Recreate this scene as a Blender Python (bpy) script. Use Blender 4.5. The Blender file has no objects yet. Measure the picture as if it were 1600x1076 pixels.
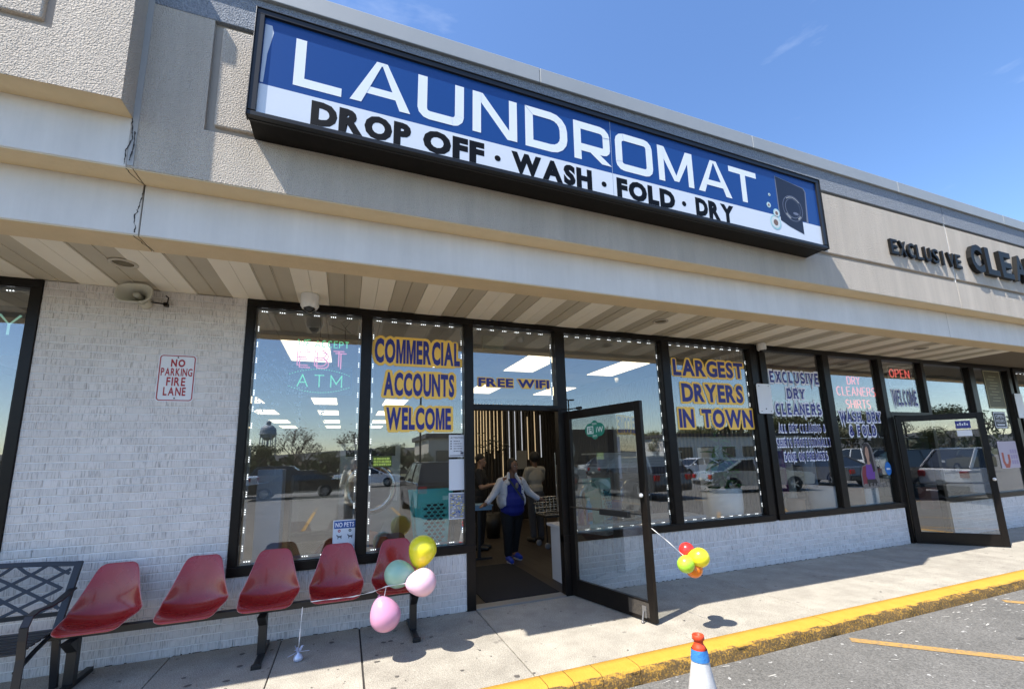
import bpy, bmesh, math, random
from mathutils import Vector, Matrix, noise as mnoise
random.seed(7)
PI = math.pi
scn = bpy.context.scene
COL = scn.collection

# ------------------------------------------------------------------ camera
# calibrated from the facade's vanishing points: x runs along the shopfront, +y into the shop, z up
D_, H_, YAW, PITCH, ROLL, F_ = 4.95724, 1.61470, 0.364848, 0.170824, -0.0273171, 680.178
cy_, sy_ = math.cos(YAW), math.sin(YAW)
fw = Vector((sy_*math.cos(PITCH), cy_*math.cos(PITCH), math.sin(PITCH)))
rt = Vector((cy_, -sy_, 0)); up = rt.cross(fw)
r2 = math.cos(ROLL)*rt + math.sin(ROLL)*up
u2 = -math.sin(ROLL)*rt + math.cos(ROLL)*up
cam_d = bpy.data.cameras.new('camera'); cam = bpy.data.objects.new('camera', cam_d); COL.objects.link(cam)
m = Matrix.Identity(4)
for i in range(3):
    m[i][0] = r2[i]; m[i][1] = u2[i]; m[i][2] = -fw[i]
m[0][3], m[1][3], m[2][3] = 0, -D_, H_
cam.matrix_world = m
cam_d.sensor_width = 36; cam_d.lens = F_*36/1600
cam_d.shift_y = 62/1600
cam_d.clip_start = 0.05; cam_d.clip_end = 6000
scn.camera = cam

# ------------------------------------------------------------------ world and sun
SUN = Vector((0.585, 0.213, -1.0)).normalized()      # direction the light travels
elev = math.asin(-SUN.z); az = math.atan2(-SUN.x, -SUN.y)   # azimuth of the sun measured from +y, clockwise
w = bpy.data.worlds.new('World'); scn.world = w; w.use_nodes = True
nt = w.node_tree; nt.nodes.clear()
sky = nt.nodes.new('ShaderNodeTexSky'); sky.sky_type = 'NISHITA'; sky.sun_disc = False
sky.sun_elevation = elev; sky.sun_rotation = az % (2*PI)
sky.air_density = 1.0; sky.dust_density = 0.6; sky.ozone_density = 2.0; sky.altitude = 100
bg = nt.nodes.new('ShaderNodeBackground'); bg.inputs[1].default_value = 0.145
out = nt.nodes.new('ShaderNodeOutputWorld')
# thin fair-weather clouds, stretched along the horizon
tc = nt.nodes.new('ShaderNodeTexCoord'); mp = nt.nodes.new('ShaderNodeMapping'); mp.inputs['Scale'].default_value = (3.0, 3.0, 12.0)
nz = nt.nodes.new('ShaderNodeTexNoise'); nz.inputs['Scale'].default_value = 1.6; nz.inputs['Detail'].default_value = 6; nz.inputs['Roughness'].default_value = 0.52
cr = nt.nodes.new('ShaderNodeValToRGB'); cr.color_ramp.elements[0].position = 0.60; cr.color_ramp.elements[0].color = (0, 0, 0, 1)
cr.color_ramp.elements[1].position = 0.82; cr.color_ramp.elements[1].color = (0.20, 0.20, 0.20, 1)
mx = nt.nodes.new('ShaderNodeMix'); mx.data_type = 'RGBA'; mx.inputs[7].default_value = (6.5, 6.9, 7.4, 1)
nt.links.new(tc.outputs['Generated'], mp.inputs[0]); nt.links.new(mp.outputs[0], nz.inputs[0]); nt.links.new(nz.outputs[0], cr.inputs[0])
hsv = nt.nodes.new('ShaderNodeHueSaturation'); hsv.inputs['Saturation'].default_value = 1.15; hsv.inputs['Value'].default_value = 1.2; hsv.inputs['Hue'].default_value = 0.505
nt.links.new(sky.outputs[0], hsv.inputs['Color']); nt.links.new(cr.outputs[0], mx.inputs[0]); nt.links.new(hsv.outputs[0], mx.inputs[6]); nt.links.new(mx.outputs[2], bg.inputs[0]); nt.links.new(bg.outputs[0], out.inputs[0])
sl = bpy.data.lights.new('sun', 'SUN'); sun = bpy.data.objects.new('sun', sl); COL.objects.link(sun)
sl.energy = 5.0; sl.angle = math.radians(0.53); sl.color = (1.0, 0.955, 0.88)
sun.rotation_mode = 'QUATERNION'; sun.rotation_quaternion = SUN.to_track_quat('-Z', 'Y'); sun.location = (-6, -8, 14)
scn.view_settings.view_transform = 'Standard'; scn.view_settings.look = 'None'
scn.view_settings.exposure = 0.76; scn.view_settings.gamma = 1
scn.view_settings.use_curve_mapping = False
scn.render.engine = 'CYCLES'
scn.cycles.max_bounces = 8; scn.cycles.transparent_max_bounces = 16; scn.cycles.glossy_bounces = 4
scn.cycles.sample_clamp_indirect = 6; scn.cycles.caustics_reflective = False; scn.cycles.caustics_refractive = False

# ------------------------------------------------------------------ materials
MATS = {}
def mat(name, base=(.5, .5, .5), rough=.6, metal=0.0, spec=.5, var=None, bump=None, emis=None, estr=0.0, rnd=0.0, rand_tex=None, coat=0.0):
    """var=(scale, colour2, contrast) position noise; bump=(scale, strength, detail); rnd = per-object value variation"""
    if name in MATS: return MATS[name]
    M = bpy.data.materials.new(name); MATS[name] = M; M.use_nodes = True
    t = M.node_tree; N = t.nodes; L = t.links; b = N['Principled BSDF']
    b.inputs['Base Color'].default_value = (*base, 1); b.inputs['Roughness'].default_value = rough
    b.inputs['Metallic'].default_value = metal; b.inputs['Specular IOR Level'].default_value = spec
    if coat: b.inputs['Coat Weight'].default_value = coat; b.inputs['Coat Roughness'].default_value = .06
    geo = N.new('ShaderNodeNewGeometry')
    src = None
    if var:
        n = N.new('ShaderNodeTexNoise'); n.inputs['Scale'].default_value = var[0]; n.inputs['Detail'].default_value = 6; n.inputs['Roughness'].default_value = .65
        L.new(geo.outputs['Position'], n.inputs['Vector'])
        r = N.new('ShaderNodeValToRGB'); c = var[2] if len(var) > 2 else .2
        r.color_ramp.elements[0].position = .5-c; r.color_ramp.elements[1].position = .5+c
        r.color_ramp.elements[0].color = (*base, 1); r.color_ramp.elements[1].color = (*var[1], 1)
        L.new(n.outputs[0], r.inputs[0]); src = r.outputs[0]
    if rnd:
        oi = N.new('ShaderNodeObjectInfo'); hs = N.new('ShaderNodeHueSaturation')
        mr = N.new('ShaderNodeMapRange'); mr.inputs['To Min'].default_value = 1-rnd; mr.inputs['To Max'].default_value = 1+rnd
        L.new(oi.outputs['Random'], mr.inputs['Value']); L.new(mr.outputs[0], hs.inputs['Value'])
        if src: L.new(src, hs.inputs['Color'])
        else: hs.inputs['Color'].default_value = (*base, 1)
        src = hs.outputs[0]
    if src: L.new(src, b.inputs['Base Color'])
    if bump:
        n2 = N.new('ShaderNodeTexNoise'); n2.inputs['Scale'].default_value = bump[0]; n2.inputs['Detail'].default_value = bump[2] if len(bump) > 2 else 4
        L.new(geo.outputs['Position'], n2.inputs['Vector'])
        bp = N.new('ShaderNodeBump'); bp.inputs['Strength'].default_value = bump[1]; bp.inputs['Distance'].default_value = (bump[3] if len(bump) > 3 else .01)
        L.new(n2.outputs[0], bp.inputs['Height']); L.new(bp.outputs[0], b.inputs['Normal'])
    if emis:
        b.inputs['Emission Color'].default_value = (*emis, 1); b.inputs['Emission Strength'].default_value = estr
    return M
def nodes_of(M):
    t = M.node_tree
    return t, t.nodes, t.links, t.nodes['Principled BSDF']

def streaks(M, lo=.86, hi=1.06, sx=5.0, sz=.45):
    """faint vertical weathering"""
    t, N, L, b = nodes_of(M); geo = N.new('ShaderNodeNewGeometry'); v = N.new('ShaderNodeVectorMath'); v.operation = 'MULTIPLY'; v.inputs[1].default_value = (sx, sx, sz)
    n = N.new('ShaderNodeTexNoise'); n.inputs['Scale'].default_value = 1; n.inputs['Detail'].default_value = 7; n.inputs['Roughness'].default_value = .7
    r = N.new('ShaderNodeMapRange'); r.inputs['From Min'].default_value = .3; r.inputs['From Max'].default_value = .7; r.inputs['To Min'].default_value = lo; r.inputs['To Max'].default_value = hi
    h = N.new('ShaderNodeHueSaturation'); L.new(geo.outputs['Position'], v.inputs[0]); L.new(v.outputs[0], n.inputs['Vector']); L.new(n.outputs[0], r.inputs['Value']); L.new(r.outputs[0], h.inputs['Value'])
    L.new(b.inputs['Base Color'].links[0].from_socket, h.inputs['Color']); L.new(h.outputs[0], b.inputs['Base Color'])
def pane_mat(name, tint, k):
    M = bpy.data.materials.new(name); MATS[name] = M; M.use_nodes = True
    t = M.node_tree; N = t.nodes; L = t.links; N.clear()
    o = N.new('ShaderNodeOutputMaterial'); mixs = N.new('ShaderNodeMixShader'); tr = N.new('ShaderNodeBsdfTransparent'); gl = N.new('ShaderNodeBsdfGlossy')
    tr.inputs[0].default_value = (*tint, 1); gl.inputs['Roughness'].default_value = 0.0
    gl.inputs['Color'].default_value = (1, 1, 1, 1)
    fr = N.new('ShaderNodeLayerWeight'); fr.inputs[0].default_value = .5; pw_n = N.new('ShaderNodeMath'); pw_n.operation = 'POWER'; pw_n.inputs[1].default_value = 4.5
    geo = N.new('ShaderNodeNewGeometry')
    nzz = N.new('ShaderNodeTexNoise'); nzz.inputs['Scale'].default_value = 1.1; nzz.inputs['Detail'].default_value = 1
    bp = N.new('ShaderNodeBump'); bp.inputs['Strength'].default_value = .05; bp.inputs['Distance'].default_value = .01
    L.new(geo.outputs['Position'], nzz.inputs['Vector']); L.new(nzz.outputs[0], bp.inputs['Height']); L.new(bp.outputs[0], gl.inputs['Normal'])
    mu = N.new('ShaderNodeMath'); mu.operation = 'MULTIPLY_ADD'; mu.inputs[1].default_value = 1-k; mu.inputs[2].default_value = k; mu.use_clamp = True
    L.new(fr.outputs['Facing'], pw_n.inputs[0]); L.new(pw_n.outputs[0], mu.inputs[0]); L.new(mu.outputs[0], mixs.inputs[0]); L.new(tr.outputs[0], mixs.inputs[1]); L.new(gl.outputs[0], mixs.inputs[2]); L.new(mixs.outputs[0], o.inputs[0])
    return M

# ------------------------------------------------------------------ object helpers
def tag(o, label=None, cat=None, group=None, kind=None):
    if label: o['label'] = label
    if cat: o['category'] = cat
    if group: o['group'] = group
    if kind: o['kind'] = kind
    return o
def empty(name, loc=(0, 0, 0), rz=0, label=None, cat=None, group=None, kind=None):
    o = bpy.data.objects.new(name, None); COL.objects.link(o); o.location = loc; o.rotation_euler = (0, 0, rz); o.empty_display_size = .1
    return tag(o, label, cat, group, kind)
def place(me, name, parent=None, loc=(0, 0, 0), rot=(0, 0, 0), sc=(1, 1, 1)):
    o = bpy.data.objects.new(name, me); COL.objects.link(o); o.location = loc; o.rotation_euler = rot; o.scale = sc
    if parent: o.parent = parent
    return o
def copy_tree(o, parent=None):
    c = o.copy(); COL.objects.link(c); c.parent = parent
    for ch in list(o.children): copy_tree(ch, c)
    return c

class MB:
    """collects shapes for one mesh object"""
    def __init__(s): s.v = []; s.f = []; s.mi = []; s.sm = []
    def add(s, vs, fs, mi=0, smooth=False):
        b = len(s.v); s.v += [tuple(p) for p in vs]
        for f in fs: s.f.append(tuple(b+i for i in f)); s.mi.append(mi); s.sm.append(smooth)
    def box(s, x0, x1, y0, y1, z0, z1, mi=0, M=None):
        vs = [(x, y, z) for z in (z0, z1) for y in (y0, y1) for x in (x0, x1)]
        if M is not None: vs = [M @ Vector(p) for p in vs]
        s.add(vs, [(0, 2, 3, 1), (4, 5, 7, 6), (0, 1, 5, 4), (2, 6, 7, 3), (1, 3, 7, 5), (0, 4, 6, 2)], mi)
        return s
    def tube(s, pts, r, n=8, mi=0, cap=True, smooth=True, ry=None):
        pts = [Vector(p) for p in pts]; rings = []; k = len(pts)
        for i, p in enumerate(pts):
            d = (pts[min(i+1, k-1)]-pts[max(i-1, 0)])
            if d.length < 1e-9: d = Vector((0, 0, 1))
            d.normalize()
            if i == 0: a = d.orthogonal().normalized() if abs(d.z) > .95 else Vector((0, 0, 1)).cross(d).normalized()
            else: a = (a - d*a.dot(d)).normalized()
            b = d.cross(a); rr = r[i] if isinstance(r, (list, tuple)) else r
            r2_ = rr if ry is None else (ry[i] if isinstance(ry, (list, tuple)) else ry)
            rings.append([p + a*math.cos(2*PI*j/n)*rr + b*math.sin(2*PI*j/n)*r2_ for j in range(n)])
        vs = [q for R in rings for q in R]; fs = []
        for i in range(k-1):
            for j in range(n): fs.append((i*n+j, i*n+(j+1) % n, (i+1)*n+(j+1) % n, (i+1)*n+j))
        s.add(vs, fs, mi, smooth)
        if cap:
            s.add(rings[0], [tuple(range(n))[::-1]], mi); s.add(rings[-1], [tuple(range(n))], mi)
        return s
    def bar(s, a, b, w, h, mi=0, upv=(0, 0, 1)):
        a = Vector(a); b = Vector(b); d = (b-a).normalized(); u = Vector(upv)
        if abs(d.dot(u)) > .99: u = Vector((0, 1, 0))
        sd = d.cross(u).normalized(); u = sd.cross(d)
        vs = [p + sd*sx*w/2 + u*sz*h/2 for p in (a, b) for sx, sz in ((-1, -1), (1, -1), (1, 1), (-1, 1))]
        s.add(vs, [(0, 3, 2, 1), (4, 5, 6, 7), (0, 1, 5, 4), (1, 2, 6, 5), (2, 3, 7, 6), (3, 0, 4, 7)], mi); return s
    def lathe(s, prof, n=24, c=(0, 0, 0), mi=0, smooth=True, M=None, cap=True):
        vs = []
        for r, z in prof:
            for j in range(n):
                p = Vector((r*math.cos(2*PI*j/n), r*math.sin(2*PI*j/n), z))
                if M is not None: p = M @ p
                vs.append(p+Vector(c))
        fs = [(i*n+j, i*n+(j+1) % n, (i+1)*n+(j+1) % n, (i+1)*n+j) for i in range(len(prof)-1) for j in range(n)]
        s.add(vs, fs, mi, smooth)
        if cap:
            s.add(vs[:n], [tuple(range(n))[::-1]], mi); s.add(vs[-n:], [tuple(range(n))], mi)
        return s
    def prism(s, poly, y0, y1, mi=0, M=None):
        """polygon in x,z extruded from y0 to y1"""
        n = len(poly); vs = [Vector((x, y0, z)) for x, z in poly] + [Vector((x, y1, z)) for x, z in poly]
        if M is not None: vs = [M @ p for p in vs]
        s.add(vs, [tuple(range(n)), tuple(range(2*n-1, n-1, -1))] + [(j, j+n, (j+1) % n+n, (j+1) % n) for j in range(n)], mi); return s
    def ball(s, c, r, n=10, mi=0, M=None):
        vs = []; fs = []; k = max(4, n//2)
        rr = r if isinstance(r, (tuple, list)) else (r, r, r)
        for i in range(k+1):
            th = PI*i/k
            for j in range(n):
                p = Vector((rr[0]*math.sin(th)*math.cos(2*PI*j/n), rr[1]*math.sin(th)*math.sin(2*PI*j/n), rr[2]*math.cos(th)))
                if M is not None: p = M @ p
                vs.append(p+Vector(c))
        for i in range(k):
            for j in range(n): fs.append((i*n+j, (i+1)*n+j, (i+1)*n+(j+1) % n, i*n+(j+1) % n))
        s.add(vs, fs, mi, True); return s
    def mesh(s, name, mats):
        me = bpy.data.meshes.new(name); me.from_pydata([tuple(p) for p in s.v], [], s.f)
        if not isinstance(mats, (list, tuple)): mats = [mats]
        for q in mats: me.materials.append(q)
        me.polygons.foreach_set('material_index', s.mi); me.polygons.foreach_set('use_smooth', s.sm)
        me.update(); me.validate(verbose=False); return me
    def build(s, name, mats, parent=None, loc=(0, 0, 0), rot=(0, 0, 0), bevel=0, recalc=True):
        me = s.mesh(name, mats)
        if recalc:
            bm = bmesh.new(); bm.from_mesh(me); bmesh.ops.recalc_face_normals(bm, faces=bm.faces); bm.to_mesh(me); bm.free()
        o = place(me, name, parent, loc, rot)
        if bevel:
            bv = o.modifiers.new('bevel', 'BEVEL'); bv.width = bevel; bv.segments = 2; bv.limit_method = 'ANGLE'; bv.angle_limit = .6
        return o
def boxobj(name, x0, x1, y0, y1, z0, z1, m_, parent=None, bevel=0):
    return MB().box(x0, x1, y0, y1, z0, z1).build(name, m_, parent, bevel=bevel, recalc=False)

# ------------------------------------------------------------------ lettering
_G = {}
def glyph(ch, off):
    """verts2d, faces, xmin, xmax with the capital height set to 1"""
    k = (ch, off)
    if k in _G: return _G[k]
    if ch == 'M':                                                    # the built-in M folds over itself when emboldened
        s_ = .11+off*1.7; W_ = .96; o_ = off
        vs = [(-o_, -o_), (s_, -o_), (s_, .66), (W_/2-s_*.50, -o_), (W_/2+s_*.50, -o_), (W_-s_, .66), (W_-s_, -o_), (W_+o_, -o_), (W_+o_, 1+o_), (W_-s_*1.25, 1+o_), (W_/2, .36), (s_*1.25, 1+o_), (-o_, 1+o_)]
        _G[k] = (vs, [tuple(range(13))], -o_, W_+o_); return _G[k]
    def get(c, of):
        cu = bpy.data.curves.new('glyph', 'FONT'); cu.body = c; cu.size = 1.0; cu.offset = of; cu.resolution_u = 3; cu.fill_mode = 'FRONT'
        o = bpy.data.objects.new('glyph', cu); COL.objects.link(o); bpy.context.view_layer.update()
        me = bpy.data.meshes.new_from_object(o.evaluated_get(bpy.context.evaluated_depsgraph_get()))
        vs = [tuple(p.co[:2]) for p in me.vertices]; fs = [tuple(p.vertices) for p in me.polygons]
        bpy.data.objects.remove(o); bpy.data.curves.remove(cu); bpy.data.meshes.remove(me)
        return vs, fs
    if 'H' not in _G:
        vs, _ = get('H', 0); _G['H'] = max(p[1] for p in vs)-min(p[1] for p in vs)
    h = _G['H']; vs, fs = get(ch, off*h)
    vs = [(x/h, y/h) for x, y in vs]
    xs = [p[0] for p in vs] or [0]
    _G[k] = (vs, fs, min(xs), max(xs)); return _G[k]
def layout(text, off, gap, space):
    x = 0; pos = []; widths = 0
    for c in text:
        if c == ' ': x += space; continue
        vs, fs, a, b = glyph(c, off)
        pos.append((c, x-a)); x += b-a+gap
    return pos, x-gap
def flat_text(text, x0, x1, z0, z1, y, off=0.0, gap=.12, space=.42, thick=.0008, grow=0.0, mb=None, mi=0, shear=0.0, ux=(1, 0, 0), uz=(0, 0, 1), un=(0, -1, 0), org=(0, 0, 0), stretch=1):
    """lettering whose capitals span z0..z1 and whose ink spans x0..x1, in the plane org + x*ux + z*uz, y along un"""
    mb = mb or MB(); pos, W = layout(text, off, gap, space)
    sx = (x1-x0)/W; sz = z1-z0; ux = Vector(ux); uz = Vector(uz); un = Vector(un); org = Vector(org)
    base = 0.0
    for i, (c, px) in enumerate(pos):
        vs, fs, a, b = glyph(c, off+grow) if grow else glyph(c, off)
        d = y + (i % 2)*.0004
        P = [org + ux*(x0+(vx+px)*sx + shear*vy*sz) + uz*(z0+vy*sz) + un*d for vx, vy in vs]
        mb.add(P, fs, mi)
    return mb
def hull(P):
    P = sorted(set((round(a, 4), round(b, 4)) for a, b in P)); lo = []; hi = []
    for seq, H in ((P, lo), (P[::-1], hi)):
        for p in seq:
            while len(H) > 1 and (H[-1][0]-H[-2][0])*(p[1]-H[-2][1])-(H[-1][1]-H[-2][1])*(p[0]-H[-2][0]) <= 0: H.pop()
            H.append(p)
    return lo[:-1]+hi[:-1]
def backing(text, x0, x1, z0, z1, y, off, gap, space, g, mb):
    """contour-cut backing that fills the counters of each capital"""
    pos, W = layout(text, off, gap, space); sx = (x1-x0)/W; sz = z1-z0
    for i, (c, px) in enumerate(pos):
        vs, fs, a, b = glyph(c, off); pts = [(x0+(vx+px)*sx, z0+vy*sz) for vx, vy in vs]
        X0 = x0+(a+px)*sx; X1 = x0+(b+px)*sx
        if c == 'L': groups = [[(X0, z0), (X0, z1), (X0+(X1-X0)*.3, z1), (X0+(X1-X0)*.3, z0)], [(X0, z0), (X1, z0), (X1, z0+sz*.2), (X0, z0+sz*.2)]]
        elif c == 'T': groups = [[(X0, z1), (X1, z1), (X1, z1-sz*.2), (X0, z1-sz*.2)], [(X0+(X1-X0)*.35, z0), (X0+(X1-X0)*.65, z0), (X0+(X1-X0)*.65, z1), (X0+(X1-X0)*.35, z1)]]
        else: groups = [pts]
        for j, G in enumerate(groups):
            Hh = hull([(p[0]+g*math.cos(PI*k/4+.39), p[1]+g*math.sin(PI*k/4+.39)) for p in G for k in range(8)])
            mb.add([(p[0], y-(i % 3)*.0004-j*.0002, p[1]) for p in Hh], [tuple(range(len(Hh)))])
    return mb
def ribbon(pts, w, closed=False):
    """mitred flat stroke polygon pieces along a 2D polyline -> list of quads"""
    n = len(pts); L_, R_ = [], []
    P = [Vector(p) for p in pts]
    for i in range(n):
        a = P[i-1] if (i > 0 or closed) else None; b = P[i]; c = P[(i+1) % n] if (i < n-1 or closed) else None
        d1 = (b-a).normalized() if a is not None else None; d2 = (c-b).normalized() if c is not None else None
        if d1 is None: d1 = d2
        if d2 is None: d2 = d1
        t = (d1+d2).normalized(); nrm = Vector((-t.y, t.x)); k = max(.35, nrm.dot(Vector((-d1.y, d1.x))))
        L_.append(b+nrm*w/2/k); R_.append(b-nrm*w/2/k)
    q = []
    for i in range(n if closed else n-1):
        j = (i+1) % n; q.append((L_[i], L_[j], R_[j], R_[i]))
    return q
def rc(x0, x1, y0, y1, r, n=3, which=(1, 1, 1, 1)):
    """rounded rectangle points, counter-clockwise from bottom left"""
    o = []
    for (cx, cy, a0, k) in ((x0+r, y0+r, PI, 0), (x1-r, y0+r, 1.5*PI, 1), (x1-r, y1-r, 0, 2), (x0+r, y1-r, .5*PI, 3)):
        if which[k]: o += [(cx+r*math.cos(a0+PI/2*i/n), cy+r*math.sin(a0+PI/2*i/n)) for i in range(n+1)]
        else: o.append(((x0, y0), (x1, y0), (x1, y1), (x0, y1))[k])
    return o
# single-stroke capitals on a unit-high grid: (width, [polylines])
def _arc(cx, cy, rx, ry, a0, a1, n=8): return [(cx+rx*math.cos(math.radians(a0+(a1-a0)*i/n)), cy+ry*math.sin(math.radians(a0+(a1-a0)*i/n))) for i in range(n+1)]
STK = {
 'A': (.7, [[(0, 0), (.35, 1), (.7, 0)], [(.13, .34), (.57, .34)]]),
 'B': (.6, [[(0, 0), (0, 1), (.4, 1)] + _arc(.38, .76, .2, .24, 90, -90, 5) + [(.0, .52)], [(.38, .52)] + _arc(.38, .26, .22, .26, 90, -90, 5) + [(0, 0)]]),
 'C': (.64, [_arc(.34, .5, .32, .5, 50, 310, 12)]),
 'D': (.64, [[(0, 0), (0, 1), (.3, 1)] + _arc(.3, .5, .34, .5, 90, -90, 8) + [(0, 0)]]),
 'E': (.54, [[(.54, 1), (0, 1), (0, 0), (.54, 0)], [(0, .52), (.44, .52)]]),
 'F': (.52, [[(.52, 1), (0, 1), (0, 0)], [(0, .52), (.42, .52)]]),
 'G': (.68, [_arc(.34, .5, .32, .5, 50, 330, 12) + [(.64, .45), (.38, .45)]]),
 'H': (.62, [[(0, 0), (0, 1)], [(.62, 0), (.62, 1)], [(0, .5), (.62, .5)]]),
 'I': (.0, [[(0, 0), (0, 1)]]),
 'L': (.5, [[(0, 1), (0, 0), (.5, 0)]]),
 'M': (.8, [[(0, 0), (0, 1), (.4, .25), (.8, 1), (.8, 0)]]),
 'N': (.64, [[(0, 0), (0, 1), (.64, 0), (.64, 1)]]),
 'O': (.68, [_arc(.34, .5, .34, .5, 0, 360, 16)]),
 'P': (.56, [[(0, 0), (0, 1), (.34, 1)] + _arc(.34, .74, .22, .26, 90, -90, 5) + [(0, .48)]]),
 'R': (.6, [[(0, 0), (0, 1), (.34, 1)] + _arc(.34, .74, .22, .26, 90, -90, 5) + [(0, .48)], [(.3, .48), (.6, 0)]]),
 'S': (.56, [_arc(.28, .74, .26, .26, 40, 230, 8) + _arc(.28, .25, .28, .25, 60, -140, 8)]),
 'T': (.6, [[(0, 1), (.6, 1)], [(.3, 1), (.3, 0)]]),
 'U': (.62, [[(0, 1), (0, .3)] + _arc(.31, .31, .31, .31, 180, 360, 8) + [(.62, 1)]]),
 'V': (.66, [[(0, 1), (.33, 0), (.66, 1)]]),
 'W': (.95, [[(0, 1), (.24, 0), (.475, .8), (.71, 0), (.95, 1)]]),
 'X': (.62, [[(0, 0), (.62, 1)], [(0, 1), (.62, 0)]]),
 'Y': (.62, [[(0, 1), (.31, .5), (.62, 1)], [(.31, .5), (.31, 0)]]),
 '&': (.7, [[(.7, 0), (.15, .72)] + _arc(.32, .8, .18, .2, 200, -20, 7) + _arc(.26, .27, .26, .27, 70, 270, 7) + [(.5, .1), (.66, .45)]]),
 ',': (.05, [[(.05, .08), (0, -.14)]]), '.': (.04, [[(0, 0), (.04, .02)]]),
}
def stroke_layout(text, gap=.26, space=.4):
    x = 0; o = []
    for c in text:
        if c == ' ': x += space; continue
        wd, ls = STK[c]; o.append((c, x, ls)); x += wd+gap
    return o, x-gap
def serif_text(text, x0, x1, z0, z1, y, w=.2, gap=.34, grow=0, mb=None, mi=0):
    """bold serif capitals: ribbons plus slab serifs at every stroke end"""
    mb = mb or MB(); lay, W = stroke_layout(text, gap, .5)
    sx = (x1-x0)/(W+w); sz = (z1-z0)/(1.0); k = 0
    def q2(quad, d):
        vs = [(x0+(w/2+p[0])*sx, -1*0+d, z0+p[1]*sz) for p in quad]
        mb.add(vs, [(0, 1, 2, 3)], mi)
    for c, px, ls in lay:
        for pl in ls:
            pts = [(px+a, .06+b*.88) for a, b in pl]
            for quad in ribbon(pts, w+grow): k += 1; q2(quad, y-(k % 5)*.00025)
            if c not in 'SCGO&,.':
                for (a, b), (a2, b2) in ((pl[0], pl[1]), (pl[-1], pl[-2])):
                    if abs(b-b2) > .3 and b in (0, 1):
                        k += 1; zz = .03 if b == 0 else .97
                        q2([(px+a-w*.95-grow/2, zz-.05-grow/3), (px+a+w*.95+grow/2, zz-.05-grow/3), (px+a+w*.95+grow/2, zz+.05+grow/3), (px+a-w*.95-grow/2, zz+.05+grow/3)], y-(k % 5)*.00025)
    return mb
def neon(text, x0, x1, z0, z1, y, r, mb=None, mi=0, gap=.3):
    mb = mb or MB(); lay, W = stroke_layout(text, gap, .45); sx = (x1-x0)/W; sz = z1-z0
    for c, px, ls in lay:
        for pl in ls: mb.tube([(x0+(px+a)*sx, y, z0+b*sz) for a, b in pl], r, 5, mi)
    return mb
# ------------------------------------------------------------------ surface materials
m_stucco = mat('sand_stucco', (.56, .485, .395), .9, var=(98, (.66, .58, .48), .25), bump=(98, 1.0, 2, .020)); streaks(m_stucco, .84, 1.06)
m_stucco_grey = mat('grey_stucco', (.17, .19, .22), .9, var=(98, (.36, .38, .41), .16), bump=(98, 1.0, 2, .020))
m_smooth = mat('white_render', (.70, .655, .585), .85, var=(2.2, (.78, .73, .66), .25), bump=(25, .15)); streaks(m_smooth, .91, 1.03)
m_tan = mat('tan_paint', (.62, .50, .31), .8, var=(5, (.70, .57, .37), .3), bump=(30, .3))
m_groove = mat('groove_render', (.34, .30, .25), .9, var=(6, (.4, .35, .3), .3))
m_coping = mat('grey_coping_metal', (.36, .37, .36), .5, metal=0.25, var=(1.5, (.42, .42, .40), .3), bump=(6, .08))
m_crack = mat('crack_black', (.035, .03, .028), .9)
m_seal = mat('pale_sealant', (.72, .69, .64), .7)
m_brick = mat('painted_brick', (.70, .665, .63), .75, rnd=.06)
t, N, L, b = nodes_of(m_brick)
geo = N.new('ShaderNodeNewGeometry'); oi = N.new('ShaderNodeObjectInfo')
va = N.new('ShaderNodeVectorMath'); va.operation = 'MULTIPLY'; va.inputs[1].default_value = (120, 1, 9)
n1 = N.new('ShaderNodeTexNoise'); n1.inputs['Scale'].default_value = 1; n1.inputs['Detail'].default_value = 4
sx_ = N.new('ShaderNodeSeparateXYZ'); L.new(geo.outputs['Position'], sx_.inputs[0]); fl_ = N.new('ShaderNodeMath'); fl_.operation = 'SNAP'; fl_.inputs[1].default_value = .0702; L.new(sx_.outputs[2], fl_.inputs[0])
ad_ = N.new('ShaderNodeMath'); ad_.operation = 'MULTIPLY_ADD'; ad_.inputs[1].default_value = 97.0; L.new(fl_.outputs[0], ad_.inputs[0]); L.new(sx_.outputs[2], ad_.inputs[2]); cb_ = N.new('ShaderNodeCombineXYZ'); L.new(sx_.outputs[0], cb_.inputs[0]); L.new(ad_.outputs[0], cb_.inputs[2])
L.new(cb_.outputs[0], va.inputs[0]); L.new(va.outputs[0], n1.inputs['Vector'])
n3 = N.new('ShaderNodeTexNoise'); n3.inputs['Scale'].default_value = 5; n3.inputs['Detail'].default_value = 3; L.new(geo.outputs['Position'], n3.inputs['Vector'])
r1 = N.new('ShaderNodeValToRGB'); r1.color_ramp.elements[0].position = .50; r1.color_ramp.elements[1].position = .62
L.new(n1.outputs[0], r1.inputs[0])
r3 = N.new('ShaderNodeValToRGB'); r3.color_ramp.elements[0].position = .28; r3.color_ramp.elements[1].position = .54; L.new(n3.outputs[0], r3.inputs[0])
ml = N.new('ShaderNodeMath'); ml.operation = 'MULTIPLY'; L.new(r1.outputs[0], ml.inputs[0]); L.new(r3.outputs[0], ml.inputs[1])
mc = N.new('ShaderNodeMix'); mc.data_type = 'RGBA'; mc.inputs[7].default_value = (.36, .335, .315, 1)
old = b.inputs['Base Color'].links[0].from_socket
mm = N.new('ShaderNodeMath'); mm.operation = 'MULTIPLY'; mm.inputs[1].default_value = .72; L.new(ml.outputs[0], mm.inputs[0]); L.new(mm.outputs[0], mc.inputs[0])
L.new(old, mc.inputs[6]); L.new(mc.outputs[2], b.inputs['Base Color'])
bp = N.new('ShaderNodeBump'); bp.inputs['Strength'].default_value = .5; bp.inputs['Distance'].default_value = .004; bp.invert = True
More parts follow.
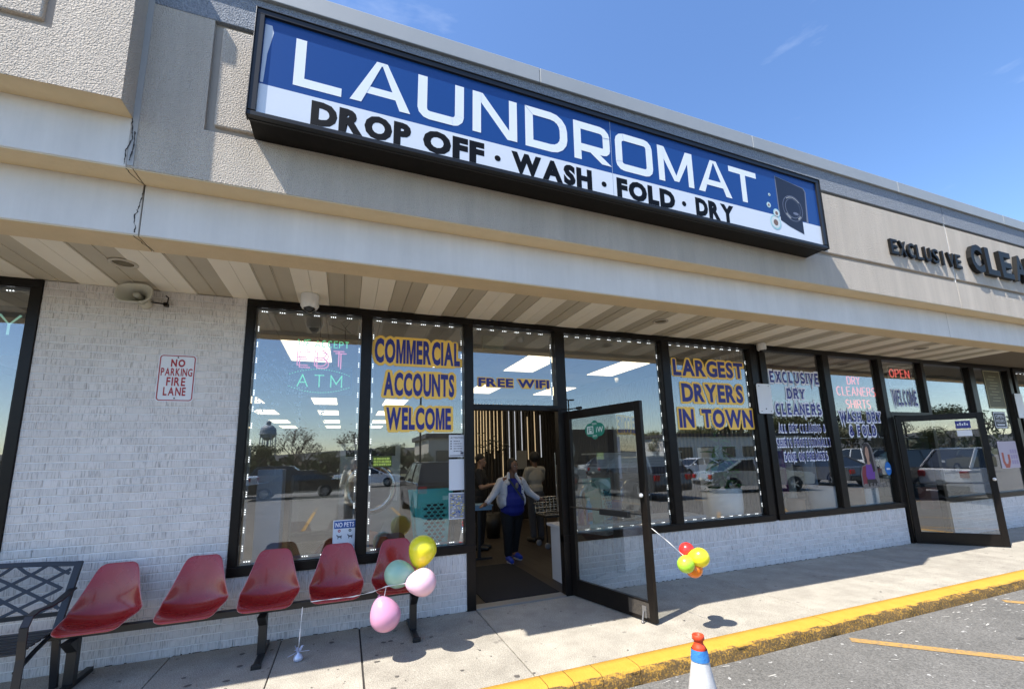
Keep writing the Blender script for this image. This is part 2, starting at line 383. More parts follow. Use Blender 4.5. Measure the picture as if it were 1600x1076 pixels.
L.new(ml.outputs[0], bp.inputs['Height']); L.new(bp.outputs[0], b.inputs['Normal'])
m_mortar = mat('painted_mortar', (.90, .88, .86), .8, var=(9, (.74, .72, .69), .25), bump=(60, .3))
m_frame = mat('dark_bronze_aluminium', (.007, .006, .0055), .32, spec=.2, var=(14, (.014, .011, .009), .3), bump=(60, .03))
m_conc = mat('sidewalk_concrete', (.30, .27, .22), .9, var=(3.2, (.46, .42, .345), .22), bump=(90, .5), rnd=.05)
t, N, L, b = nodes_of(m_conc)                                    # dark gum spots and grime
geo = N.new('ShaderNodeNewGeometry'); vo = N.new('ShaderNodeTexVoronoi'); vo.inputs['Scale'].default_value = 6.5; L.new(geo.outputs['Position'], vo.inputs['Vector'])
nn = N.new('ShaderNodeTexNoise'); nn.inputs['Scale'].default_value = 38; nn.inputs['Detail'].default_value = 3; L.new(geo.outputs['Position'], nn.inputs['Vector'])
nb = N.new('ShaderNodeTexNoise'); nb.inputs['Scale'].default_value = 2.1; nb.inputs['Detail'].default_value = 2; L.new(geo.outputs['Position'], nb.inputs['Vector'])
rb = N.new('ShaderNodeMapRange'); rb.inputs['From Min'].default_value = .40; rb.inputs['From Max'].default_value = .72; rb.inputs['To Min'].default_value = .015; rb.inputs['To Max'].default_value = .23; L.new(nb.outputs[0], rb.inputs['Value'])
ad = N.new('ShaderNodeMath'); ad.operation = 'MULTIPLY_ADD'; ad.inputs[1].default_value = .16; L.new(nn.outputs[0], ad.inputs[0]); L.new(vo.outputs['Distance'], ad.inputs[2])
sb = N.new('ShaderNodeMath'); sb.operation = 'SUBTRACT'; sb.inputs[1].default_value = .08; L.new(ad.outputs[0], sb.inputs[0])
lt = N.new('ShaderNodeMath'); lt.operation = 'LESS_THAN'; L.new(sb.outputs[0], lt.inputs[0]); L.new(rb.outputs[0], lt.inputs[1])
ms = N.new('ShaderNodeMath'); ms.operation = 'MULTIPLY'; ms.inputs[1].default_value = .5; L.new(lt.outputs[0], ms.inputs[0])
fn = N.new('ShaderNodeTexNoise'); fn.inputs['Scale'].default_value = 120; fn.inputs['Detail'].default_value = 2; L.new(geo.outputs['Position'], fn.inputs['Vector'])
fr_ = N.new('ShaderNodeMapRange'); fr_.inputs['From Min'].default_value = .3; fr_.inputs['From Max'].default_value = .7; fr_.inputs['To Min'].default_value = .62; fr_.inputs['To Max'].default_value = 1.3; L.new(fn.outputs[0], fr_.inputs['Value'])
old = b.inputs['Base Color'].links[0].from_socket
h2 = N.new('ShaderNodeHueSaturation'); L.new(old, h2.inputs['Color']); L.new(fr_.outputs[0], h2.inputs['Value'])
mc = N.new('ShaderNodeMix'); mc.data_type = 'RGBA'; mc.inputs[7].default_value = (.13, .115, .10, 1); L.new(ms.outputs[0], mc.inputs[0]); L.new(h2.outputs[0], mc.inputs[6]); L.new(mc.outputs[2], b.inputs['Base Color'])
m_joint = mat('joint_dirt', (.05, .045, .04), .95)
m_asph = mat('asphalt', (.12, .115, .104), .9, var=(1.3, (.18, .172, .156), .25), bump=(120, .8))
t, N, L, b = nodes_of(m_asph)
geo = N.new('ShaderNodeNewGeometry'); fn = N.new('ShaderNodeTexVoronoi'); fn.inputs['Scale'].default_value = 90; L.new(geo.outputs['Position'], fn.inputs['Vector'])
hs = N.new('ShaderNodeHueSaturation'); mr = N.new('ShaderNodeMapRange'); mr.inputs['To Min'].default_value = .7; mr.inputs['To Max'].default_value = 1.35
sp = N.new('ShaderNodeSeparateColor'); L.new(fn.outputs['Color'], sp.inputs[0]); L.new(sp.outputs[0], mr.inputs['Value'])
old = b.inputs['Base Color'].links[0].from_socket; L.new(old, hs.inputs['Color']); L.new(mr.outputs[0], hs.inputs['Value'])
vo = N.new('ShaderNodeTexNoise'); vo.inputs['Scale'].default_value = 17; vo.inputs['Detail'].default_value = 5; L.new(geo.outputs['Position'], vo.inputs['Vector'])
rr = N.new('ShaderNodeValToRGB'); rr.color_ramp.elements[0].position = .675; rr.color_ramp.elements[1].position = .70; L.new(vo.outputs[0], rr.inputs[0])
mc = N.new('ShaderNodeMix'); mc.data_type = 'RGBA'; mc.inputs[7].default_value = (.48, .47, .44, 1); L.new(rr.outputs[0], mc.inputs[0]); L.new(hs.outputs[0], mc.inputs[6]); L.new(mc.outputs[2], b.inputs['Base Color'])
m_yel = mat('kerb_yellow_paint', (.56, .29, .028), .75, var=(7, (.64, .36, .045), .25), bump=(80, .6))
t, N, L, b = nodes_of(m_yel)                                      # chips through to dark concrete, most on the broken front face
geo = N.new('ShaderNodeNewGeometry'); sz_ = N.new('ShaderNodeSeparateXYZ'); L.new(geo.outputs['True Normal'], sz_.inputs[0])
nn = N.new('ShaderNodeTexNoise'); nn.inputs['Scale'].default_value = 55; nn.inputs['Detail'].default_value = 5; nn.inputs['Roughness'].default_value = .7; L.new(geo.outputs['Position'], nn.inputs['Vector'])
mr = N.new('ShaderNodeMapRange'); mr.inputs['From Min'].default_value = .45; mr.inputs['From Max'].default_value = .93; mr.inputs['To Min'].default_value = .71; mr.inputs['To Max'].default_value = .31; L.new(sz_.outputs[2], mr.inputs['Value'])
sb = N.new('ShaderNodeMath'); sb.operation = 'SUBTRACT'; L.new(mr.outputs[0], sb.inputs[0]); L.new(nn.outputs[0], sb.inputs[1])
sc_ = N.new('ShaderNodeMath'); sc_.operation = 'MULTIPLY'; sc_.inputs[1].default_value = 4.5; sc_.use_clamp = True; L.new(sb.outputs[0], sc_.inputs[0])
old = b.inputs['Base Color'].links[0].from_socket
mc = N.new('ShaderNodeMix'); mc.data_type = 'RGBA'; mc.inputs[7].default_value = (.13, .082, .03, 1); L.new(sc_.outputs[0], mc.inputs[0]); L.new(old, mc.inputs[6]); L.new(mc.outputs[2], b.inputs['Base Color'])
m_line = mat('faded_yellow_line', (.55, .30, .05), .85, var=(30, (.20, .16, .11), .22))
m_soff_l = mat('cream_soffit_panel', (.88, .82, .68), .55, rnd=.03, var=(3, (.82, .76, .62), .3))
m_soff_d = mat('dun_soffit_panel', (.53, .475, .36), .6, rnd=.05, var=(3, (.47, .42, .32), .3))
m_soff_g = mat('soffit_gap', (.16, .13, .09), .9)
m_pane = pane_mat('tinted_shop_glass', (.91, .925, .915), .165)
m_led = mat('white_led', (.9, .9, .9), .5, emis=(.95, .97, 1.0), estr=3.2)
m_white = mat('white_plastic', (.78, .78, .76), .45)
m_black = mat('black_paint', (.012, .012, .012), .45)
m_blackpl = mat('black_plastic', (.02, .02, .02), .35)

# ------------------------------------------------------------------ ground
RZ = -.11
road = MB(); road.add([(-400, -1500, RZ), (900, -1500, RZ), (900, -1.85, RZ), (-400, -1.85, RZ)], [(0, 1, 2, 3)]); road = road.build('road', m_asph, recalc=False); tag(road, kind='structure')
lines = empty('road_markings', kind='structure')
def stripe(a, b_, wd, name='painted_line'):
    a = Vector((*a, RZ+.004)); b_ = Vector((*b_, RZ+.004)); n = Vector((-(b_-a).y, (b_-a).x, 0)).normalized()*wd/2
    MB().add([a-n, b_-n, b_+n, a+n], [(0, 1, 2, 3)]) or None
    q = MB(); q.add([a-n, b_-n, b_+n, a+n], [(0, 1, 2, 3)]); return q.build(name, m_line, lines, recalc=False)
stripe((4.42, -1.96), (8.0, -5.45), .10)
stripe((7.0, -1.98), (10.6, -5.5), .10)
stripe((1.86, -1.96), (5.4, -5.45), .10)
stripe((9.6, -1.98), (13.2, -5.5), .10)
for k in range(10): stripe((-12+k*2.75, -8.2), (-12+k*2.75, -13.2), .10)
side = empty('sidewalk', kind='structure')
xs_ = [-7.5, -6, -4.5, -2.95, -1.369, -.503, .191, 1.398, 2.93, 4.6, 6.1, 7.6, 9.1, 10.6, 12.1, 13.6, 15.1, 16.6, 18.1, 20]
for a, c in zip(xs_, xs_[1:]):
    g = .005 if abs(c-.191) > .01 else .011
    o = boxobj('concrete_slab', a+.004, c-g, -1.622, .10, -.12, random.uniform(-.0015, .0015), m_conc, side, bevel=.004)
boxobj('joint_bed', -7.5, 20, -1.62, .09, -.13, -.012, m_joint, side)
kerb = empty('kerb', kind='structure')
def kerb_stone(x0, x1, last):
    n = max(2, int((x1-x0)/.045)); prof = [(-1.630, -.11), (-1.630, .002), (-1.70, .004), (-1.785, .002), (-1.812, -.004), (-1.824, -.018), (-1.831, -.043), (-1.838, -.075), (-1.846, -.118)]
    mb = MB(); vs = []; k = len(prof)
    for i in range(n+1):
        x = x0+(x1-x0)*i/n
        for j, (y, z) in enumerate(prof):
            if j >= 4:
                d = mnoise.fractal(Vector((x*7, y*30, z*30)), 1, 2, 4)*.016*(1 if j > 4 else .45)
                e = max(0, mnoise.noise(Vector((x*2.3, 3, 0))))*(.014 if j in (4, 5) else 0)
                y += d+e; z += d*.25-e
            vs.append((x, y, z))
    fs = [(i*k+j, (i+1)*k+j, (i+1)*k+j+1, i*k+j+1) for i in range(n) for j in range(k-1)]
    mb.add(vs, fs, 0, True); mb.add(vs[:k], [tuple(range(k))]); mb.add(vs[-k:], [tuple(range(k))[::-1]])
    return mb.build('kerb_stone', m_yel, kerb)
ks = [-6.0, -3.1, -.9, 1.42, 1.62, 1.86, 2.2, 4.4, 6.6, 8.8, 11.0, 13.2, 16, 19]
for a, c in zip(ks, ks[1:]): kerb_stone(a+.003, c-.003, False)

# ------------------------------------------------------------------ upper facade
fas = empty('facade_parapet', kind='structure')
XL, XR = -9.0, 20.0
YB = -1.307; YP = -1.5; YK = -1.68
SEAM = -1.452                                                     # where the left block's masonry meets the shop's
boxobj('beam', SEAM+.004, XR, YB, -1.05, 3.277, 3.672, m_smooth, fas, bevel=.006)
boxobj('beam', XL, SEAM-.004, YB, -1.05, 3.277, 3.672, m_smooth, fas, bevel=.006)
boxobj('beam_soffit', SEAM+.004, XR, YB+.004, -1.051, 3.268, 3.276, m_tan, fas)
boxobj('beam_soffit', XL, SEAM-.004, YB+.004, -1.051, 3.268, 3.276, m_tan, fas)
boxobj('parapet_soffit', SEAM+.004, XR, YP+.004, YB+.10, 3.668, 3.676, m_tan, fas)
boxobj('parapet_soffit', XL, SEAM-.004, YP+.004, YB+.10, 3.668, 3.676, m_tan, fas)
# backing of the sand stucco wall; raised strips leave the reveals open
boxobj('groove_backing', SEAM, XR, YP+.032, YP+.5, 3.70, 5.45, m_groove, fas)
segs = [(-1.49, 8.60), (8.615, XR)]
for a, c in segs:
    boxobj('lower_stucco_strip', a, c, YP, YP+.06, 3.677, 4.081, m_stucco, fas)
    boxobj('top_stucco_band', a, c, YP-.004, YP+.06, 5.040, 5.42, m_stucco_grey, fas, bevel=.006)
boxobj('raised_stucco_panel', -1.012, 8.60, YP, YP+.06, 4.137, 5.000, m_stucco, fas, bevel=.01)
boxobj('raised_stucco_panel', 8.615, XR, YP, YP+.06, 4.137, 5.000, m_stucco, fas, bevel=.01)
boxobj('stucco_strip', -1.49, -1.068, YP, YP+.06, 4.081, 5.040, m_stucco, fas)
boxobj('seam_sealant', 8.601, 8.614, YP+.004, YP+.05, 3.68, 5.42, m_seal, fas)
boxobj('beam_seam', 8.60, 8.606, YB-.001, YB+.01, 3.28, 3.67, m_groove, fas)
for a, c in ((SEAM, 1.70), (1.704, 4.60), (4.604, 7.50), (7.504, 10.4), (10.404, 13.3), (13.304, XR)):
    boxobj('coping_section', a, c, YP-.034, YP+.45, 5.343, 5.512, m_coping, fas, bevel=.006)
boxobj('parapet_back', XL, XR, YP+.10, YP+.4, 3.70, 5.33, m_stucco, fas)
boxobj('roof_deck', XL, XR, YP+.3, 9.5, 3.52, 3.6, m_soff_g, fas)
# the taller projecting block on the left
blk = empty('projecting_block', kind='structure')
boxobj('white_band', XL, -1.492, YP, YP+.5, 3.677, 4.06, m_smooth, blk, bevel=.006)
boxobj('block_soffit', XL, -1.492, YK+.004, YP+.02, 4.056, 4.064, m_tan, blk)
boxobj('block_core', XL, -1.496, YK+.034, YP+.9, 4.065, 5.60, m_groove, blk)
boxobj('block_stucco', XL, -1.89, YK, YK+.06, 4.057, 4.46, m_stucco, blk)
boxobj('block_stucco', -1.89, -1.487, YK, YP+.6, 4.057, 5.60, m_stucco, blk)
boxobj('block_panel', XL, -1.95, YK, YK+.06, 4.52, 5.45, m_stucco, blk, bevel=.01)
boxobj('block_band', XL, -1.89, YK, YK+.06, 5.47, 5.60, m_stucco_grey, blk)
boxobj('block_coping', XL, -1.442, YK-.018, YP+.9, 5.602, 5.765, m_coping, blk, bevel=.006)
boxobj('return_flashing', -1.488, -1.452, YP-.006, YP+.01, 3.69, 5.33, mat('return_strip', (.42, .41, .39), .8), blk)
# cracks down the seam
def crack(pts, y, wd, name='crack', jit=.0035, horiz=False):
    mb = MB(); P = []
    for (x0, z0), (x1, z1) in zip(pts, pts[1:]):
        for i in range(7): t_ = i/7; P.append((x0+(x1-x0)*t_+random.uniform(-jit, jit), z0+(z1-z0)*t_))
    P.append(pts[-1])
    for i in range(len(P)-1):
        wa = wd*random.uniform(.3, 1.3); wb = wd*random.uniform(.3, 1.3)
        (xa, za), (xb, zb) = P[i], P[i+1]
        mb.add([(xa-wa/2, y, za), (xa+wa/2, y, za), (xb+wb/2, y, zb), (xb-wb/2, y, zb)], [(0, 1, 2, 3)])
    return mb.build(name, m_crack, fas, recalc=False)
crack([(-1.49, 4.05), (-1.472, 3.9), (-1.498, 3.8), (-1.50, 3.69)], YP-.009, .007)
crack([(-1.462, 3.95), (-1.458, 3.85), (-1.472, 3.72)], YP-.0135, .008, jit=.002)
crack([(-1.447, 3.66), (-1.462, 3.5), (-1.485, 3.42), (-1.475, 3.29)], YB-.002, .007, jit=.006)
for x0, x1, ya, yb, z in ((-1.50, -1.45, YP, YB, 3.6665), (-1.485, -1.44, YB, -1.07, 3.2665)):
    mb = MB(); P = [(x0+(x1-x0)*i/8+random.uniform(-.008, .008), ya+(yb-ya)*i/8) for i in range(9)]
    for (xa, y1_), (xb, y2_) in zip(P, P[1:]): mb.add([(xa-.003, y1_, z), (xa+.003, y1_, z), (xb+.003, y2_, z), (xb-.003, y2_, z)], [(0, 1, 2, 3)])
    mb.build('crack', m_crack, fas, recalc=False)

# soffit: 6 inch planks, two cream and two dun in turn
sof = empty('soffit', kind='structure')
PW = .1525; x = -.83-PW*4*6
pl = {}
for k in range(0, 108):
    x0 = -.83-PW*28+k*PW
    dark = (k % 4) in (0, 1)
    key = dark
    if key not in pl:
        q = MB()
        if dark:
            q.box(.002, PW-.002, -1.06, .02, 0.006, .02)
            q.box(.004, .012, -1.06, .02, .0, .008)
        else: q.box(.0015, PW-.0015, -1.06, .02, 0, .02)
        pl[key] = q.mesh('soffit_plank', m_soff_d if dark else m_soff_l)
    place(pl[key], 'soffit_plank', sof, (x0, 0, 3.321))
boxobj('soffit_backing', XL, XR, -1.06, .3, 3.342, 3.36, m_soff_g, sof)

# ------------------------------------------------------------------ brick walls
def brick_mesh(wd, h, dpt, name):
    q = MB(); e = .0035; y0 = -dpt
    fr = [(e, e), (wd-e, e), (wd-e, h-e), (e, h-e)]; bk = [(0, 0), (wd, 0), (wd, h), (0, h)]
    vs = [(x, y0, z) for x, z in fr]+[(x, y0+e, z) for x, z in bk]+[(x, .02, z) for x, z in bk]
    q.add(vs, [(0, 1, 2, 3)]+[(4+i, 4+(i+1) % 4, (i+1) % 4, i) for i in range(4)]+[(8+i, 8+(i+1) % 4, 4+(i+1) % 4, 4+i) for i in range(4)])
    me = q.mesh(name, m_brick); return me
BM = {}
def add_brick(parent, x, z, wd, h, stuff=None):
    dp = .0065+random.uniform(-.0012, .0020)
    if stuff is not None:
        e = .0035; fr = [(e, e), (wd-e, e), (wd-e, h-e), (e, h-e)]; bk = [(0, 0), (wd, 0), (wd, h), (0, h)]
        vs = [(x+a, -dp, z+c) for a, c in fr]+[(x+a, -dp+e, z+c) for a, c in bk]+[(x+a, .02, z+c) for a, c in bk]
        stuff.add(vs, [(0, 1, 2, 3)]+[(4+i, 4+(i+1) % 4, (i+1) % 4, i) for i in range(4)]+[(8+i, 8+(i+1) % 4, 4+(i+1) % 4, 4+i) for i in range(4)]); return
    k = (round(wd, 3), round(h, 3))
    if k not in BM: BM[k] = brick_mesh(wd, h, .0065, 'brick')
    place(BM[k], 'brick', parent, (x, -dp+.0065+random.uniform(-.0008, .0008), z+random.uniform(-.0006, .0006)), (0, 0, random.uniform(-.004, .004)))
CO = .0703; BH = .0615; BL = .196; HJ = .0052
def brick_wall(x0, x1, z0, z1, soldier, limit=300, nm='brick_wall'):
    wroot = empty(nm, kind='structure')
    boxobj('mortar', x0, x1, 0, .10, z0-.1, z1, m_mortar, wroot)
    cnt = 0; st = MB(); todo = []
    top = z1
    if soldier:
        top = z1-.195; x = x0+.002
        while x < x1-.03:
            wd = min(.0625, x1-x-.002); todo.append((x, top+.006, wd, .186)); x += .0625+HJ+.001
    nrow = int(round((top-z0)/CO)); c = (top-z0)/nrow
    for r in range(nrow-1, -1, -1):
        x = x0+.002 - (0 if r % 2 else (BL+HJ)/2)*1.0; z = z0+r*c+.004
        while x < x1-.01:
            a = max(x, x0+.002); e_ = min(x+BL, x1-.002)
            if e_-a > .025: todo.append((a, z, e_-a, min(BH, c-.008)))
            x += BL+HJ
    # those nearest the eye first
    todo.sort(key=lambda q: (q[0]+q[2]/2-0)**2+(q[1]-1.0)**2)
    for q in todo:
        if cnt < limit: add_brick(wroot, *q); cnt += 1
        else: add_brick(wroot, *q, stuff=st)
    if st.v:
        o = st.build('brickwork', m_brick, wroot, recalc=False); o['kind'] = 'stuff'
    return wroot
brick_wall(-2.60, -1.0, 0, 3.32, False)
brick_wall(-5.4, -2.60, 0, .605, True)
boxobj('brick_wall_plain', -9.0, -5.405, 0, .1, 0, 3.32, m_brick); tag(bpy.data.objects['brick_wall_plain'], kind='structure')
brick_wall(-1.0, 1.30, 0, .605, True)
brick_wall(2.63, 6.10, 0, .605, True)
brick_wall(6.10, 9.18, 0, .605, True)
brick_wall(10.48, 18.0, 0, .605, True)
# ragged dirt and bare patches where paint stops at the pavement
q = MB()
for a, c in ((-5.4, 1.30), (2.63, 9.18), (10.48, 15)):
    x = a
    while x < c:
        l = random.uniform(.02, .12)
        if random.random() < .62: q.box(x, x+l*.6, -.006-random.uniform(0, .002), 0, .0005, random.uniform(.002, .010))
        x += l+random.uniform(0, .05)
tag(q.build('wall_foot_dirt', m_joint, recalc=False), kind='stuff')
tag(bpy.data.objects['wall_foot_dirt'], 'black dirt and flaked paint along the foot of the brick wall', 'dirt')

# ------------------------------------------------------------------ shop windows
ZS, ZT, ZG0, ZG1 = .605, 3.320, .690, 3.250
YF0, YF1, YG = -.022, .085, .045
def led_run(q, a, b_, y=.036):
    a = Vector(a); b_ = Vector(b_); Ln = (b_-a).length; d = (b_-a).normalized(); n = int(Ln/.168); st = (Ln-n*.168)/2+.05
    for i in range(n):
        for j in (-1, 0, 1):
            p = a+d*(st+i*.168+j*.021); q.ball((p.x, y, p.z), (.0043, .004, .0043), 6, 0)
def window_unit(name, label, cat, bars, panes, leds=True, transoms=()):
    """bars: x ranges of uprights standing on the sill; panes: (x0,x1,z0,z1)"""
    root = empty(name, (0, 0, 0), 0, label, cat)
    q = MB(); xa = min(b_[0] for b_ in bars); xb = max(b_[1] for b_ in bars)
    q.box(xa, xb, YF0, YF1, ZG1, ZT)
    q.box(xa, xb, YF0-.003, YF1, ZS, ZG0)
    for b_ in bars:
        zb = ZG0 if len(b_) == 2 else 0.0
        q.box(b_[0], b_[1], YF0+.002, YF1-.002, zb, ZG1)
    q.build('frame', m_frame, root, bevel=.004, recalc=False)
    for (x0, x1, z0, z1) in panes:
        boxobj('pane', x0-.004, x1+.004, YG, YG+.006, z0-.004, z1+.004, m_pane, root)
        g = MB()
        for (a, c) in (((x0, z0), (x1, z0)), ((x0, z1), (x1, z1)), ((x0, z0), (x0, z1)), ((x1, z0), (x1, z1))):
            hz = a[1] == c[1]
            if hz: g.box(a[0], c[0], YF0+.012, YG, a[1]-.010, a[1]+.010)
            else: g.box(a[0]-.010, a[0]+.010, YF0+.013, YG, a[1], c[1])
        g.build('glazing_bead', m_frame, root, recalc=False)
        if leds:
            s_ = MB(); y_ = YG+.022
            for (a, c) in (((x0+.02, y_, z1-.03), (x1-.02, y_, z1-.03)), ((x0+.02, y_, z0+.03), (x1-.02, y_, z0+.03)), ((x0+.028, y_, z0+.05), (x0+.028, y_, z1-.05)), ((x1-.028, y_, z0+.05), (x1-.028, y_, z1-.05))):
                led_run(s_, a, c, y_-.006)
                hz = abs(a[2]-c[2]) < 1e-6
                if hz: s_.box(a[0], c[0], y_, y_+.006, a[2]-.012, a[2]+.012, 1)
                else: s_.box(a[0]-.012, a[0]+.012, y_, y_+.006, a[2], c[2], 1)
            o = s_.build('led_strip', [m_led, mat('led_tape', (.22, .23, .24), .5)], root, recalc=False); o['kind'] = 'stuff'
    return root
window_unit('shop_window', 'left shopfront window pair beside the brick pier, rimmed with white LED dots, above the red chairs', 'window',
            [(-1.0, -.925), (.128, .222), (1.296, 1.398, 0)], [(-.925, .128, ZG0, ZG1), (.222, 1.296, ZG0, ZG1)])
window_unit('shop_window', 'shopfront window left of the brick pier, cut by the left edge of the photo', 'window', [(-5.4, -5.32), (-2.675, -2.60)], [(-5.32, -2.675, ZG0, ZG1)])
window_unit('shop_window', 'laundromat window pair right of the open door, LED rimmed, with the potted plant behind it', 'window',
            [(2.50, 2.63, 0), (4.205, 4.34), (5.925, 6.05)], [(2.63, 4.205, ZG0, ZG1), (4.34, 5.925, ZG0, ZG1)])
window_unit('shop_window', 'dry cleaner window pair with white outlined lettering and a paper cut-out of a woman', 'window',
            [(6.13, 6.26), (7.60, 7.755), (9.09, 9.22)], [(6.26, 7.60, ZG0, ZG1), (7.755, 9.09, ZG0, ZG1)], leds=False)
boxobj('filler_post', 6.052, 6.128, YF0+.03, YF1, .0, ZT, m_frame, bevel=.003); tag(bpy.data.objects['filler_post'], 'narrow dark post between the laundromat and the dry cleaner windows', 'post')
window_unit('shop_window', 'far right dry cleaner window pair beyond its open door, with a brown notice sticker', 'window',
            [(10.40, 10.50, 0), (12.05, 12.24), (13.55, 13.68)], [(10.50, 12.05, ZG0, ZG1), (12.24, 13.55, ZG0, ZG1)], leds=False)
window_unit('shop_window', 'last window at the right edge of the photo', 'window', [(13.80, 13.92), (16.0, 16.1)], [(13.92, 16.0, ZG0, ZG1)])
# entrance frames: head, transom bar and transom light
tr = empty('entrance_frame', (0, 0, 0), 0, 'black aluminium entrance frame of the laundromat with a transom light over the doorway', 'door frame')
q = MB(); q.box(1.398, 2.50, YF0, YF1, ZG1, ZT); q.box(1.398, 2.50, YF0, YF1, 2.205, 2.272); q.build('frame', m_frame, tr, bevel=.004, recalc=False)
boxobj('pane', 1.394, 2.504, YG, YG+.006, 2.268, 3.254, m_pane, tr)
s_ = MB(); led_run(s_, (1.42, 0, 3.22), (2.48, 0, 3.22), YG+.016); led_run(s_, (2.47, 0, 2.32), (2.47, 0, 3.2), YG+.016)
s_.box(1.42, 2.48, YG+.022, YG+.028, 3.208, 3.232, 1); s_.box(2.458, 2.482, YG+.022, YG+.028, 2.3, 3.2, 1)
o = s_.build('led_strip', [m_led, MATS['led_tape']], tr, recalc=False); o['kind'] = 'stuff'
boxobj('threshold', 1.398, 2.50, -.03, .12, .002, .016, mat('threshold_metal', (.32, .32, .31), .45, .6), tr)
tr = empty('entrance_frame', (0, 0, 0), 0, 'black entrance frame of the dry cleaner with the OPEN neon in its transom light', 'door frame')
q = MB(); q.box(9.22, 10.40, YF0, YF1, ZG1, ZT); q.box(9.22, 10.40, YF0, YF1, 2.21, 2.28); q.box(9.22, 9.30, YF0, YF1, 0, 2.21); q.build('frame', m_frame, tr, bevel=.004, recalc=False)
boxobj('pane', 9.216, 10.404, YG, YG+.006, 2.276, 3.254, m_pane, tr)

# ------------------------------------------------------------------ door leaves
def door_leaf(hinge, ang, wd, label, hgt=2.19, z0=.012, closer=True):
    """leaf lies along local +x from the hinge, its outside face at -y"""
    r = empty('door_leaf', (hinge[0], hinge[1], 0), ang, label, 'door')
    q = MB(); T = .022
    q.box(0, .085, -T, T, z0, hgt); q.box(wd-.085, wd, -T, T, z0, hgt)
    q.box(.085, wd-.085, -T+.001, T-.001, hgt-.10, hgt); q.box(.085, wd-.085, -T+.001, T-.001, z0, z0+.19)
    q.build('frame', m_frame, r, bevel=.004, recalc=False)
    boxobj('pane', .082, wd-.082, -.003, .003, z0+.186, hgt-.096, m_pane, r)
    return r
door = door_leaf((2.60, -.035), math.radians(-76.5), 1.19, 'open glass laundromat door with black frame, swung out over the sidewalk')
# push bar and rod on the inside, round pull, kick stop, worn bottom corner
q = MB(); q.tube([(.06, -.045, 1.03), (1.13, -.045, 1.03)], .008, 8)
q.build('push_rod', m_blackpl, door)
boxobj('push_bar', .56, .98, -.075, -.03, .985, 1.05, m_blackpl, door, bevel=.008)
MB().ball((1.145, -.05, 1.22), .022, 12).build('round_pull', m_white, door)
MB().ball((1.145, .045, 1.22), .024, 12).build('round_pull', m_white, door)
MB().tube([(1.145, -.04, 1.22), (1.145, .04, 1.22)], .008, 8).build('pull_spindle', m_frame, door)
q = MB(); q.box(1.04, 1.09, -.034, -.02, .045, .15); q.tube([(1.065, -.045, .11), (1.065, -.07, .015)], .009, 8); q.ball((1.065, -.07, .012), (.017, .017, .011), 8)
q.build('kick_stop', mat('worn_steel', (.30, .29, .28), .5, .7), door)
m_scuff = mat('scuffed_bronze', (.05, .045, .04), .6, .2, var=(60, (.09, .075, .06), .12))
MB().box(.86, 1.12, -.0245, -.0222, .05, .185).build('scuff_plate', m_scuff, door, recalc=False)
q = MB(); q.tube([(2.30, .0, 2.235), (2.585, -.11, 2.215), (2.64, -.30, 2.21)], .008, 6); q.box(2.62, 2.665, -.34, -.27, 2.195, 2.225)
tag(q.build('door_closer_arm', m_frame), 'thin metal closer arm between the laundromat door top and its frame', 'door closer')
# wifi sticker on the door glass, printed on its inside so it reads mirrored from here
m_green = mat('wifi_green', (.01, .20, .13), .5); m_pale = mat('pale_print', (.62, .70, .66), .5)
st = empty('wifi_sticker', (0, 0, 0), 0, 'green cloud-shaped Wi-Fi sticker reading backwards on the open door glass', 'sticker')
st.matrix_world = door.matrix_world
st.location = door.location; st.rotation_euler = door.rotation_euler
q = MB()
def disc(q, cx, cz, rx, rz_, y, n=20, mi=0): q.add([(cx+rx*math.cos(2*PI*i/n), y, cz+rz_*math.sin(2*PI*i/n)) for i in range(n)], [tuple(range(n))], mi)
cx = .50; cz = 1.93
disc(q, cx, cz, .13, .085, -.0045); disc(q, cx-.075, cz, .085, .078, -.0048); disc(q, cx+.075, cz, .085, .078, -.0051); disc(q, cx, cz+.05, .06, .06, -.0054); disc(q, cx, cz-.05, .06, .06, -.0057)
q.build('backing', m_green, st, recalc=False)
q = MB()
q.add([(cx-.125, -.0060, cz-.045), (cx-.02, -.0060, cz-.045), (cx-.02, -.0060, cz+.045), (cx-.125, -.0060, cz+.045)], [(0, 1, 2, 3)], 0)
flat_text('Wi', 0, .11, 0, .06, 0, off=.03, mb=q, mi=0, ux=(-1, 0, 0), org=(cx+.135, -.0062, cz-.03))
flat_text('Fi', 0, .075, 0, .06, 0, off=.03, mb=q, mi=1, ux=(-1, 0, 0), org=(cx-.032, -.0066, cz-.03))
flat_text('FREE', 0, .07, 0, .022, 0, off=.02, mb=q, mi=0, ux=(-1, 0, 0), org=(cx+.035, -.0068, cz+.058))
flat_text('ZONE', 0, .07, 0, .022, 0, off=.02, mb=q, mi=0, ux=(-1, 0, 0), org=(cx+.035, -.0068, cz-.082))
q.build('lettering', [m_pale, m_green], st, recalc=False)
door2 = door_leaf((9.27, -.04), math.radians(-46.5), 1.17, 'open glass door of the dry cleaner at the right, standing half across the sidewalk')
MB().ball((1.13, -.05, 1.08), .026, 12).build('round_pull', m_white, door2)
boxobj('push_bar', .1, 1.08, .03, .05, 1.0, 1.03, m_frame, door2)
m_stick = mat('white_sticker', (.72, .72, .72), .5); m_stick_b = mat('blue_sticker', (.03, .035, .20), .5)
q = MB(); q.box(.80, .99, -.0065, -.0035, 1.93, 2.06, 1); q.box(.80, .99, -.0065, -.0035, 1.80, 1.90, 0); [q.box(.82+i*.03, .838+i*.03, -.0075, -.0066, 1.98, 2.01+.02*(i % 2), 0) for i in range(5)]
s2 = q.build('door_sticker', [m_stick, m_stick_b], recalc=False) ; s2.location = door2.location; s2.rotation_euler = door2.rotation_euler
